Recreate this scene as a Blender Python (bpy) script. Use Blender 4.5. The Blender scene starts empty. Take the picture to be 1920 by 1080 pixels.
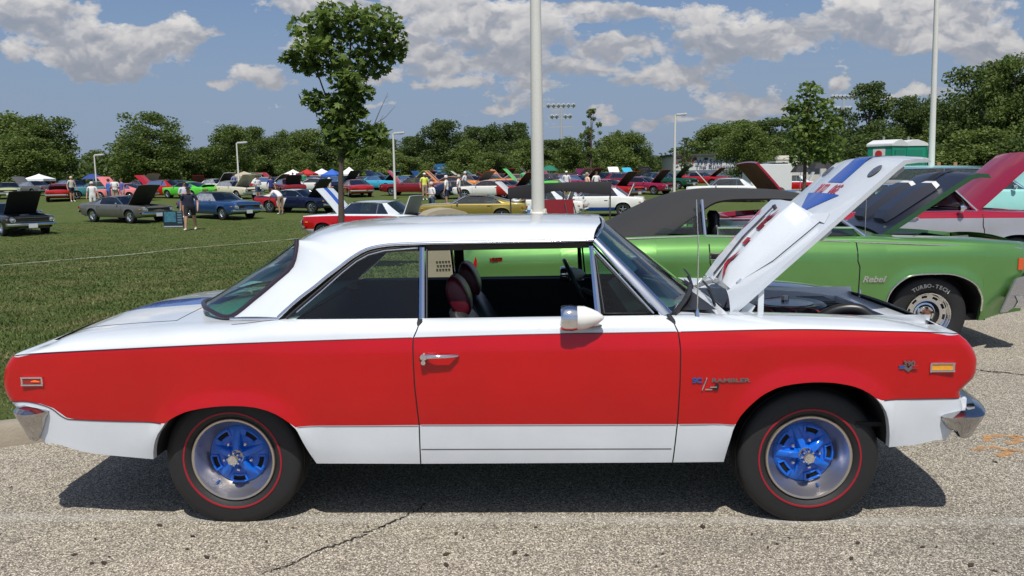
import bpy, bmesh, math, random
import numpy as np
from mathutils import Vector, Matrix, Euler

# ---------------------------------------------------------------- camera, light, sky
SC = bpy.context.scene
COL = SC.collection
FOC = 1547.0; HCAM = 1.615; TH = math.atan(209/1547.0); RO = 0.01428
cam_d = bpy.data.cameras.new('camera'); cam = bpy.data.objects.new('camera', cam_d); COL.objects.link(cam)
cam_d.sensor_width = 36; cam_d.lens = 36*FOC/1920; cam_d.clip_start = .05; cam_d.clip_end = 6000
_U0 = Vector((0, math.sin(TH), math.cos(TH))); _R0 = Vector((1, 0, 0)); _F = Vector((0, math.cos(TH), -math.sin(TH)))
_U = _U0*math.cos(RO)+_R0*math.sin(RO); _R = _R0*math.cos(RO)-_U0*math.sin(RO)
M_ = Matrix((( _R.x, _U.x, -_F.x, 0), (_R.y, _U.y, -_F.y, 0), (_R.z, _U.z, -_F.z, HCAM), (0, 0, 0, 1)))
cam.matrix_world = M_
SC.camera = cam
SC.view_settings.view_transform = 'Standard'; SC.view_settings.look = 'None'
SC.view_settings.gamma = 1; SC.view_settings.use_curve_mapping = False
SC.view_settings.exposure = 0.0

SUN_EL = math.radians(62); SUN_AZ = math.radians(180.5)   # azimuth clockwise from +Y
sd = Vector((math.sin(SUN_AZ)*math.cos(SUN_EL), math.cos(SUN_AZ)*math.cos(SUN_EL), math.sin(SUN_EL)))
sl = bpy.data.lights.new('sun', 'SUN'); sl.energy = 4.35; sl.angle = math.radians(.53); sl.color = (1, .955, .88)
so = bpy.data.objects.new('sun', sl); COL.objects.link(so); so.rotation_euler = sd.to_track_quat('Z', 'Y').to_euler()

W = bpy.data.worlds.new('World'); SC.world = W; W.use_nodes = True
nt = W.node_tree; nt.nodes.clear()
def nn(t, ty, **kw):
    n = t.nodes.new(ty)
    for k, v in kw.items():
        if k in n.inputs.keys() if hasattr(n.inputs, 'keys') else False: n.inputs[k].default_value = v
        else: setattr(n, k, v)
    return n
def math_n(t, op, a, b=None, c=None, clamp=False):
    n = t.nodes.new('ShaderNodeMath'); n.operation = op; n.use_clamp = clamp
    for i, q in enumerate((a, b, c)):
        if q is None: continue
        if isinstance(q, (int, float)): n.inputs[i].default_value = q
        else: t.links.new(q, n.inputs[i])
    return n.outputs[0]
def mix_n(t, f, a, b, bt='MIX'):
    n = t.nodes.new('ShaderNodeMix'); n.data_type = 'RGBA'; n.blend_type = bt
    for i, q in ((0, f), (6, a), (7, b)):
        if isinstance(q, (int, float)): n.inputs[i].default_value = q
        elif isinstance(q, tuple): n.inputs[i].default_value = q if len(q) == 4 else (*q, 1)
        else: t.links.new(q, n.inputs[i])
    return n.outputs[2]
def ramp_n(t, f, stops, interp='LINEAR'):
    n = t.nodes.new('ShaderNodeValToRGB'); t.links.new(f, n.inputs[0]); cr = n.color_ramp; cr.interpolation = interp
    while len(cr.elements) < len(stops): cr.elements.new(.5)
    for e, (p, c) in zip(cr.elements, stops):
        e.position = p; e.color = (c, c, c, 1) if isinstance(c, (int, float)) else (*c, 1)
    return n.outputs[0]
def noise_n(t, vec, scale, detail=4, rough=.55, dist=0, out=0):
    n = t.nodes.new('ShaderNodeTexNoise'); n.inputs['Scale'].default_value = scale; n.inputs['Detail'].default_value = detail
    n.inputs['Roughness'].default_value = rough; n.inputs['Distortion'].default_value = dist
    if vec is not None: t.links.new(vec, n.inputs['Vector'])
    return n.outputs[out]
def map_n(t, vec, scale=(1, 1, 1), loc=(0, 0, 0), rot=(0, 0, 0)):
    n = t.nodes.new('ShaderNodeMapping'); t.links.new(vec, n.inputs['Vector'])
    n.inputs['Scale'].default_value = scale; n.inputs['Location'].default_value = loc; n.inputs['Rotation'].default_value = rot
    return n.outputs[0]
def vmath(t, op, a, b=None, out=0):
    n = t.nodes.new('ShaderNodeVectorMath'); n.operation = op
    for i, q in enumerate((a, b)):
        if q is None: continue
        if isinstance(q, tuple): n.inputs[i].default_value = q
        elif isinstance(q, (int, float)): n.inputs[3].default_value = q
        else: t.links.new(q, n.inputs[i])
    return n.outputs[out]

sky = nt.nodes.new('ShaderNodeTexSky'); sky.sky_type = 'NISHITA'; sky.sun_disc = False
sky.sun_elevation = SUN_EL; sky.sun_rotation = SUN_AZ; sky.air_density = 1.0; sky.dust_density = 1.6; sky.ozone_density = 2.0; sky.altitude = 200
geo = nt.nodes.new('ShaderNodeTexCoord').outputs['Generated']
sep = nt.nodes.new('ShaderNodeSeparateXYZ'); nt.links.new(geo, sep.inputs[0])
zz = math_n(nt, 'MAXIMUM', sep.outputs[2], 0.0)
# cloud layer seen in perspective: direction divided by height
den = math_n(nt, 'ADD', zz, .075)
cx_ = math_n(nt, 'DIVIDE', sep.outputs[0], den); cy_ = math_n(nt, 'DIVIDE', sep.outputs[1], den)
cmb = nt.nodes.new('ShaderNodeCombineXYZ'); nt.links.new(cx_, cmb.inputs[0]); nt.links.new(cy_, cmb.inputs[1])
flat = cmb.outputs[0]
# cumulus masks: (azimuth tangent, elevation tangent) blobs plus noise
az = math_n(nt, 'DIVIDE', sep.outputs[0], math_n(nt, 'MAXIMUM', sep.outputs[1], .05))
el = math_n(nt, 'DIVIDE', sep.outputs[2], math_n(nt, 'MAXIMUM', sep.outputs[1], .05))
ae = nt.nodes.new('ShaderNodeCombineXYZ'); nt.links.new(az, ae.inputs[0]); nt.links.new(el, ae.inputs[1])
AE = ae.outputs[0]
wob = noise_n(nt, map_n(nt, AE, (1, 1.5, 1)), 7, 5, .62, 0, 1)
wv = vmath(nt, 'SUBTRACT', wob, (.5, .5, .5)); wv = vmath(nt, 'MULTIPLY', wv, (.10, .07, 0))
AEw = vmath(nt, 'ADD', AE, wv)
def px2ae(px, py):
    d = (px-960)/FOC, (540-py)/FOC
    v = _F+_R*d[0]+_U*d[1]; return v.x/v.y, v.z/v.y
BL = [  # centre px, py and half size of each cumulus seen over the treeline, weight
 (235, 92, 150, 52, 1.3), (355, 60, 85, 34, 1.1), (150, 110, 80, 30, .9), (50, 22, 130, 48, 1.2), (20, 100, 60, 18, .7), (480, 150, 85, 24, .8), (395, 172, 40, 12, .6),
 (575, 70, 50, 48, .9), (640, 5, 170, 26, 1.1), (850, 40, 150, 48, 1.1), (860, 122, 160, 24, .9), (700, 160, 150, 16, .6), (990, 70, 90, 60, .9),
 (1130, 78, 60, 26, 1.0), (1150, 16, 150, 22, .9), (1090, 125, 110, 22, .7), (1360, 62, 130, 52, 1.2), (1475, 85, 70, 32, .9), (1250, 150, 120, 24, 1.0),
 (1400, 195, 110, 30, 1.0), (1575, 165, 46, 22, .9), (1585, 45, 60, 34, .9), (1730, 25, 190, 50, 1.2), (1790, 88, 150, 38, 1.0), (1890, 95, 70, 34, 1.0), (1740, 175, 60, 18, .7), (950, 200, 130, 18, .6), (1000, 165, 90, 22, .8), (1330, 225, 60, 12, .7), (1120, 215, 90, 14, .6), (700, 205, 90, 12, .5), (1240, 232, 70, 12, .6), (1660, 190, 50, 14, .6), (860, 165, 80, 16, .7), (1180, 95, 60, 20, .8), (760, 90, 60, 26, .9)]
acc = None; acc2 = None
for (px, py, rx, ry, w) in BL:
    a0, e0 = px2ae(px, py); sx, sy = FOC/(rx*1.65), FOC/(ry*1.75)
    gr = nt.nodes.new('ShaderNodeTexGradient'); gr.gradient_type = 'QUADRATIC_SPHERE'
    nt.links.new(map_n(nt, AEw, (sx, sy, 0), (-a0*sx, -e0*sy, 0)), gr.inputs[0])
    acc = math_n(nt, 'MULTIPLY_ADD', gr.outputs[1], w, 0.0 if acc is None else acc)
    acc2 = math_n(nt, 'MULTIPLY_ADD', gr.outputs[1], w*e0, 0.0 if acc2 is None else acc2)
cen = math_n(nt, 'DIVIDE', acc2, math_n(nt, 'MAXIMUM', acc, .001))
fine = noise_n(nt, map_n(nt, AE, (1, 1.7, 1)), 30, 6, .6)
midn = noise_n(nt, map_n(nt, AE, (1, 2.0, 1), (3, 1, 0)), 8, 3, .55)
front = math_n(nt, 'GREATER_THAN', sep.outputs[1], .15)
dens = math_n(nt, 'ADD', acc, math_n(nt, 'MULTIPLY', math_n(nt, 'SUBTRACT', fine, .5), 1.3))
dens = math_n(nt, 'ADD', dens, math_n(nt, 'MULTIPLY', math_n(nt, 'SUBTRACT', midn, .5), .35))
mask1 = math_n(nt, 'MULTIPLY', ramp_n(nt, dens, [(.24, 0), (.32, .55), (.46, .97)]), front)
fl = noise_n(nt, flat, .55, 5, .6)
mask2 = math_n(nt, 'MULTIPLY', ramp_n(nt, fl, [(.50, 0), (.60, .85)]), math_n(nt, 'MAXIMUM', math_n(nt, 'SUBTRACT', 1.0, front), ramp_n(nt, el, [(.25, 0), (.34, 1)])))
mask = math_n(nt, 'MAXIMUM', mask1, mask2, clamp=True)
rel = math_n(nt, 'MULTIPLY', math_n(nt, 'SUBTRACT', el, cen), math_n(nt, 'MULTIPLY', mask1, 17.0)); rel = math_n(nt, 'MINIMUM', math_n(nt, 'MAXIMUM', rel, -.6), .6)
rel = math_n(nt, 'MULTIPLY', rel, math_n(nt, 'LESS_THAN', el, .28))
bill = noise_n(nt, map_n(nt, AEw, (1, 1.4, 1), (0, .016, 0)), 17, 3, .6)
bill0 = noise_n(nt, map_n(nt, AEw, (1, 1.4, 1)), 17, 3, .6)
emb = math_n(nt, 'MULTIPLY', math_n(nt, 'SUBTRACT', bill0, bill), 2.2)
shade = math_n(nt, 'ADD', math_n(nt, 'ADD', rel, .45), emb)
shade = math_n(nt, 'ADD', shade, math_n(nt, 'MULTIPLY', math_n(nt, 'SUBTRACT', fine, .5), .55))
ccol = ramp_n(nt, shade, [(.0, (.46, .52, .63)), (.32, (.60, .63, .71)), (.56, (.88, .88, .91)), (.95, (1.18, 1.15, 1.12))])
ccol = mix_n(nt, 1.0, ccol, (6.6, 6.6, 6.6), 'MULTIPLY')
warmc = mix_n(nt, ramp_n(nt, el, [(.05, .45), (.2, 0)]), ccol, (3.4, 3.4, 3.6))
skyc = mix_n(nt, 1.0, sky.outputs[0], (.74, .86, 1.02), 'MULTIPLY')
hz = ramp_n(nt, sep.outputs[2], [(.0, .92), (.09, .78), (.20, .30), (.5, 0)])
skyc = mix_n(nt, hz, skyc, (2.75, 3.5, 4.85))
fin = mix_n(nt, mask, skyc, warmc)
bg = nt.nodes.new('ShaderNodeBackground'); bg.inputs[1].default_value = .095
nt.links.new(fin, bg.inputs[0])
wo = nt.nodes.new('ShaderNodeOutputWorld'); nt.links.new(bg.outputs[0], wo.inputs[0])
W.cycles.sampling_method = 'MANUAL'; W.cycles.sample_map_resolution = 256

# ---------------------------------------------------------------- helpers
R_ = np.array(_R); U_ = np.array(_U); F_ = np.array(_F); C_ = np.array([0, 0, HCAM])
def ray(px, py): return F_+R_*((px-960)/FOC)-U_*((py-540)/FOC)
def at_depth(px, py, D): d = ray(px, py); return C_+d*(D/d[1])
def at_ground(px, py, z=0): d = ray(px, py); return C_+d*((z-HCAM)/d[2])
class Pose:
    def __init__(s, tx, ty, psi, tz=0): s.T = np.array([tx, ty]); s.psi = psi; s.tz = tz
    def side(s, px, py, w):
        d = ray(px, py); n = np.array([math.sin(s.psi), math.cos(s.psi)]); o = C_[:2]-s.T
        t = (-w-(o@n))/(d[:2]@n); P = C_+d*t; e = P[:2]-s.T
        return math.cos(s.psi)*e[0]-math.sin(s.psi)*e[1], P[2]-s.tz
    def place(s, o): o.location = (s.T[0], s.T[1], s.tz); o.rotation_euler = (0, 0, -s.psi)

_mats = {}
def mat(name, col=(.5, .5, .5), rough=.5, metal=0, coat=0, spec=.5, emis=None, var=0, vscale=8, bump=0, bscale=60, alpha=None, coat_rough=.04):
    if name in _mats: return _mats[name]
    m = bpy.data.materials.new(name); m.use_nodes = True; t = m.node_tree; b = t.nodes['Principled BSDF']
    b.inputs['Base Color'].default_value = (*col, 1); b.inputs['Roughness'].default_value = rough; b.inputs['Metallic'].default_value = metal
    b.inputs['Coat Weight'].default_value = coat; b.inputs['Coat Roughness'].default_value = coat_rough; b.inputs['Specular IOR Level'].default_value = spec
    if emis: b.inputs['Emission Color'].default_value = (*emis[0], 1); b.inputs['Emission Strength'].default_value = emis[1]
    tc = t.nodes.new('ShaderNodeTexCoord').outputs['Object']
    if var:
        n = noise_n(t, tc, vscale, 5, .6)
        t.links.new(mix_n(t, n, tuple(max(0, c*(1-var)) for c in col), tuple(min(1, c*(1+var)) for c in col)), b.inputs['Base Color'])
        rr = t.nodes.new('ShaderNodeMapRange'); t.links.new(n, rr.inputs[0]); rr.inputs[3].default_value = max(.02, rough*(1-var*.6)); rr.inputs[4].default_value = min(1, rough*(1+var*.6)); t.links.new(rr.outputs[0], b.inputs['Roughness'])
    if bump:
        n = noise_n(t, tc, bscale, 4, .6); bn = t.nodes.new('ShaderNodeBump'); bn.inputs['Strength'].default_value = bump; bn.inputs['Distance'].default_value = .01
        t.links.new(n, bn.inputs['Height']); t.links.new(bn.outputs[0], b.inputs['Normal'])
    _mats[name] = m; return m
def glass(name, tint=(.75, .85, .82), refl=.06, rough=.01):
    if name in _mats: return _mats[name]
    m = bpy.data.materials.new(name); m.use_nodes = True; t = m.node_tree; t.nodes.clear()
    tr = t.nodes.new('ShaderNodeBsdfTransparent'); tr.inputs[0].default_value = (*tint, 1)
    gl = t.nodes.new('ShaderNodeBsdfGlossy'); gl.inputs['Roughness'].default_value = rough
    fr = t.nodes.new('ShaderNodeFresnel'); fr.inputs[0].default_value = 1.52
    f = math_n(t, 'ADD', math_n(t, 'MULTIPLY', fr.outputs[0], 1.0), refl)
    mx = t.nodes.new('ShaderNodeMixShader'); t.links.new(f, mx.inputs[0]); t.links.new(tr.outputs[0], mx.inputs[1]); t.links.new(gl.outputs[0], mx.inputs[2])
    o = t.nodes.new('ShaderNodeOutputMaterial'); t.links.new(mx.outputs[0], o.inputs[0]); _mats[name] = m; return m
def paint(name, col, flake=0, rough=.32):
    """car paint: base with a clear coat, faint orange peel and dust"""
    if name in _mats: return _mats[name]
    m = mat(name, col, rough, flake, 1.0, .12, coat_rough=.03); t = m.node_tree; b = t.nodes['Principled BSDF']
    tc = t.nodes.new('ShaderNodeTexCoord').outputs['Object']
    n = noise_n(t, tc, 2.2, 6, .6); c = mix_n(t, ramp_n(t, n, [(.3, 0), (.7, 1)]), tuple(x*.93 for x in col), tuple(min(1, x*1.05) for x in col)); t.links.new(c, b.inputs['Base Color'])
    n2 = noise_n(t, tc, 1.6, 3, .5); bn = t.nodes.new('ShaderNodeBump'); bn.inputs['Strength'].default_value = .12; bn.inputs['Distance'].default_value = .02
    t.links.new(n2, bn.inputs['Height']); t.links.new(bn.outputs[0], b.inputs['Coat Normal'])
    n3 = noise_n(t, tc, 9, 8, .7); t.links.new(ramp_n(t, n3, [(.4, .02), (.75, .10)]), b.inputs['Coat Roughness'])
    return m

def pchip(pts):
    pts = sorted(pts); x = np.array([p[0] for p in pts], float); y = np.array([p[1] for p in pts], float)
    h = np.diff(x); h[h < 1e-6] = 1e-6; d = np.diff(y)/h; m = np.zeros(len(x))
    if len(x) > 2:
        for i in range(1, len(x)-1):
            if d[i-1]*d[i] > 0:
                w1 = 2*h[i]+h[i-1]; w2 = h[i]+2*h[i-1]; m[i] = (w1+w2)/(w1/d[i-1]+w2/d[i])
    m[0] = d[0]; m[-1] = d[-1]
    def f(q):
        q = np.clip(np.asarray(q, float), x[0], x[-1]); i = np.clip(np.searchsorted(x, q)-1, 0, len(x)-2); t = (q-x[i])/h[i]
        r = (2*t**3-3*t**2+1)*y[i]+(t**3-2*t**2+t)*h[i]*m[i]+(-2*t**3+3*t**2)*y[i+1]+(t**3-t**2)*h[i]*m[i+1]
        return float(r) if np.ndim(r) == 0 else r
    return f
def lin(pts):
    x = [p[0] for p in pts]; y = [p[1] for p in pts]
    return lambda q: float(np.interp(q, x, y))
def polyres(pts, n):
    """resample a polyline (Catmull-Rom) to n points"""
    P = np.array(pts, float); d = np.r_[0, np.cumsum(np.linalg.norm(np.diff(P, axis=0), axis=1))]; s = np.linspace(0, d[-1], n)
    T = np.zeros_like(P)
    for i in range(len(P)):
        a, b = max(0, i-1), min(len(P)-1, i+1); T[i] = (P[b]-P[a])/max(1e-6, d[b]-d[a])
    out = []
    for q in s:
        i = min(max(np.searchsorted(d, q)-1, 0), len(P)-2); h = d[i+1]-d[i]; t = (q-d[i])/h
        out.append((2*t**3-3*t**2+1)*P[i]+(t**3-2*t**2+t)*h*T[i]+(-2*t**3+3*t**2)*P[i+1]+(t**3-t**2)*h*T[i+1])
    return np.array(out)

class MB:
    def __init__(s): s.v = []; s.f = []; s.m = []
    def add(s, vs, fs, m=0):
        n = len(s.v); s.v.extend([tuple(map(float, p)) for p in vs]); s.f.extend([tuple(i+n for i in f) for f in fs])
        s.m.extend([m]*len(fs) if isinstance(m, int) else m); return s
    def grid(s, P, m=0, closeu=False):
        P = np.asarray(P, float); a, b = P.shape[:2]; fs = []; ms = []
        for i in range(a-1+(1 if closeu else 0)):
            for j in range(b-1):
                i2 = (i+1) % a
                fs.append((i*b+j, i2*b+j, i2*b+j+1, i*b+j+1)); ms.append(m(i, j) if callable(m) else m)
        return s.add(P.reshape(-1, 3), fs, ms)
    def poly(s, pts, m=0): return s.add(pts, [tuple(range(len(pts)))], m)
    def box(s, c, d, m=0, rot=None, taper=1):
        x, y, z = d[0]/2, d[1]/2, d[2]/2
        vs = [Vector((sx*x*(taper if sz > 0 else 1), sy*y*(taper if sz > 0 else 1), sz*z)) for sz in (-1, 1) for sy in (-1, 1) for sx in (-1, 1)]
        if rot: R = Euler(rot).to_matrix(); vs = [R@v for v in vs]
        vs = [v+Vector(c) for v in vs]
        return s.add(vs, [(0, 2, 3, 1), (4, 5, 7, 6), (0, 1, 5, 4), (2, 6, 7, 3), (0, 4, 6, 2), (1, 3, 7, 5)], m)
    def tube(s, path, r, seg=8, m=0, cap=True, flat=1.0):
        P = [Vector(p) for p in path]; n = len(P); rs = r if isinstance(r, (list, tuple)) else [r]*n; rings = []
        up = None
        for i in range(n):
            t = (P[min(n-1, i+1)]-P[max(0, i-1)]).normalized()
            if up is None: up = Vector((0, 0, 1)) if abs(t.z) < .9 else Vector((0, 1, 0))
            a = t.cross(up)
            if a.length < 1e-4: a = t.orthogonal()
            a.normalize(); b = a.cross(t).normalized(); up = b
            rings.append([P[i]+a*math.cos(2*math.pi*k/seg)*rs[i]+b*math.sin(2*math.pi*k/seg)*rs[i]*flat for k in range(seg)])
        vs = [v for rg in rings for v in rg]; fs = []
        for i in range(n-1):
            for k in range(seg): fs.append((i*seg+k, i*seg+(k+1) % seg, (i+1)*seg+(k+1) % seg, (i+1)*seg+k))
        if cap: fs.append(tuple(range(seg))[::-1]); fs.append(tuple((n-1)*seg+k for k in range(seg)))
        return s.add(vs, fs, m)
    def lathe(s, prof, c=(0, 0, 0), axis='y', seg=48, m=0, a0=0, a1=None):
        """prof: (radius, offset along axis)"""
        full = a1 is None; a1 = a0+2*math.pi if full else a1; n = seg if full else seg+1; vs = []
        for (r, o) in prof:
            for k in range(n):
                a = a0+(a1-a0)*k/seg
                p = {'y': (r*math.cos(a), o, r*math.sin(a)), 'z': (r*math.cos(a), r*math.sin(a), o), 'x': (o, r*math.cos(a), r*math.sin(a))}[axis]
                vs.append((p[0]+c[0], p[1]+c[1], p[2]+c[2]))
        fs = []; ms = []
        for i in range(len(prof)-1):
            for k in range(n if full else n-1):
                k2 = (k+1) % n; fs.append((i*n+k, i*n+k2, (i+1)*n+k2, (i+1)*n+k)); ms.append(m[i] if isinstance(m, (list, tuple)) else m)
        return s.add(vs, fs, ms)
    def prism(s, pts, ax, d0, d1, m=0):
        """pts: 2-D polygon in the other two axes, extruded along ax"""
        def mk(p, d): return {'y': (p[0], d, p[1]), 'z': (p[0], p[1], d), 'x': (d, p[0], p[1])}[ax]
        n = len(pts); vs = [mk(p, d0) for p in pts]+[mk(p, d1) for p in pts]
        fs = [tuple(range(n)), tuple(range(n, 2*n))[::-1]]+[(i, i+n, (i+1) % n+n, (i+1) % n) for i in range(n)]
        return s.add(vs, fs, m)
    def xf(s, M, i0=0):
        for i in range(i0, len(s.v)): s.v[i] = tuple(M@Vector(s.v[i]))
        return s
    def mirror_y(s):
        n = len(s.v); nf = len(s.f); s.v += [(x, -y, z) for x, y, z in s.v[:n]]
        s.f += [tuple(i+n for i in f[::-1]) for f in s.f[:nf]]; s.m += s.m[:nf]; return s
    def mesh(s, name, mats, smooth=35, merge=True, bevel=0):
        me = bpy.data.meshes.new(name); me.from_pydata(s.v, [], s.f)
        for q in mats: me.materials.append(q)
        me.polygons.foreach_set('material_index', s.m); me.update()
        if merge:
            bm = bmesh.new(); bm.from_mesh(me); bmesh.ops.remove_doubles(bm, verts=bm.verts, dist=2e-5)
            if bevel:
                es = [e for e in bm.edges if len(e.link_faces) == 2 and e.calc_face_angle(0) > .6]
                if es: bmesh.ops.bevel(bm, geom=es, offset=bevel, segments=2, affect='EDGES', clamp_overlap=True)
            bmesh.ops.recalc_face_normals(bm, faces=bm.faces); bm.to_mesh(me); bm.free()
        if smooth:
            me.polygons.foreach_set('use_smooth', [True]*len(me.polygons))
            me.set_sharp_from_angle(angle=math.radians(smooth))
        me.update(); return me
    def build(s, name, mats, parent=None, smooth=35, merge=True, bevel=0, **tags):
        if not isinstance(mats, (list, tuple)): mats = [mats]
        return link(name, s.mesh(name, mats, smooth, merge, bevel), parent, **tags)
def link(name, data, parent=None, loc=None, rot=None, **tags):
    o = bpy.data.objects.new(name, data); COL.objects.link(o)
    if parent is not None: o.parent = parent
    if loc is not None: o.location = loc
    if rot is not None: o.rotation_euler = rot
    for k, v in tags.items():
        if v is not None: o[k] = v
    return o
def thing(name, label, category, group=None, loc=(0, 0, 0), rz=0):
    o = link(name, None, None, loc, (0, 0, rz)); o['label'] = label; o['category'] = category
    if group: o['group'] = group
    return o
def text_mesh(txt, size, depth=.002, xs=1.0, bold=0, align='CENTER', shear=0):
    cu = bpy.data.curves.new('lettering', 'FONT'); cu.body = txt; cu.size = size; cu.extrude = depth; cu.align_x = align; cu.align_y = 'CENTER'; cu.offset = bold; cu.shear = shear; cu.resolution_u = 3
    o = bpy.data.objects.new('lettering', cu); COL.objects.link(o); dg = bpy.context.evaluated_depsgraph_get(); dg.update()
    me = bpy.data.meshes.new_from_object(o.evaluated_get(dg)); bpy.data.objects.remove(o)
    if xs != 1: me.transform(Matrix.Scale(xs, 4, (1, 0, 0)))
    return me
def text_on(name, txt, size, parent, M, m, depth=.002, xs=1.0, bold=0, align='CENTER', shear=0, **tags):
    me = text_mesh(txt, size, depth, xs, bold, align, shear); me.materials.clear(); me.materials.append(m); me.transform(M)
    return link(name, me, parent, **tags)
def side_M(x, y, z, rot=0):
    """text plane facing -y at (x,y,z)"""
    return Matrix.Translation((x, y, z))@Matrix.Rotation(math.pi/2, 4, 'X')@Matrix.Rotation(rot, 4, 'Z')

# shared materials
CHROME = mat('chrome', (.78, .79, .82), .06, 1, bump=.02, bscale=14)
DULLCHROME = mat('brushed_aluminium', (.56, .51, .44), .28, .9, var=.14, vscale=5)
BCHROME = mat('bumper_chrome', (.50, .49, .49), .10, 1, var=.25, vscale=16, bump=.10, bscale=16)
BLACK = mat('black_trim', (.012, .012, .013), .45)
RUBBER = mat('rubber_seal', (.014, .014, .015), .6)
TYRE = mat('tyre_rubber', (.014, .014, .015), .66, var=.25, vscale=14, bump=.15, bscale=90)
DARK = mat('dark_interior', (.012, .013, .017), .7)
VINYL = mat('black_vinyl', (.020, .021, .024), .38, var=.2, vscale=20, bump=.1, bscale=150)
UNDER = mat('underbody', (.010, .010, .011), .9)
WELL = mat('wheel_well', (.008, .008, .008), .95)
GLASS = glass('clear_green_glass', (.55, .74, .68), .05)
TINT = glass('tinted_glass', (.30, .44, .46), .07)
DGLASS = glass('car_glass', (.30, .38, .37), .10)
WHITEP = paint('white_paint', (.66, .70, .74))
REDP = paint('red_paint', (.46, .0015, .0028))
BLUEP = paint('blue_paint', (.010, .075, .42))
LENSR = mat('red_lens', (.35, .01, .01), .15, coat=1)
LENSA = mat('amber_lens', (.75, .33, .02), .15, coat=1, var=.25, vscale=60)
LAMP = mat('headlamp_glass', (.55, .58, .60), .08, .6, coat=1)
PLATE = mat('number_plate', (.62, .64, .66), .4)
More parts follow.
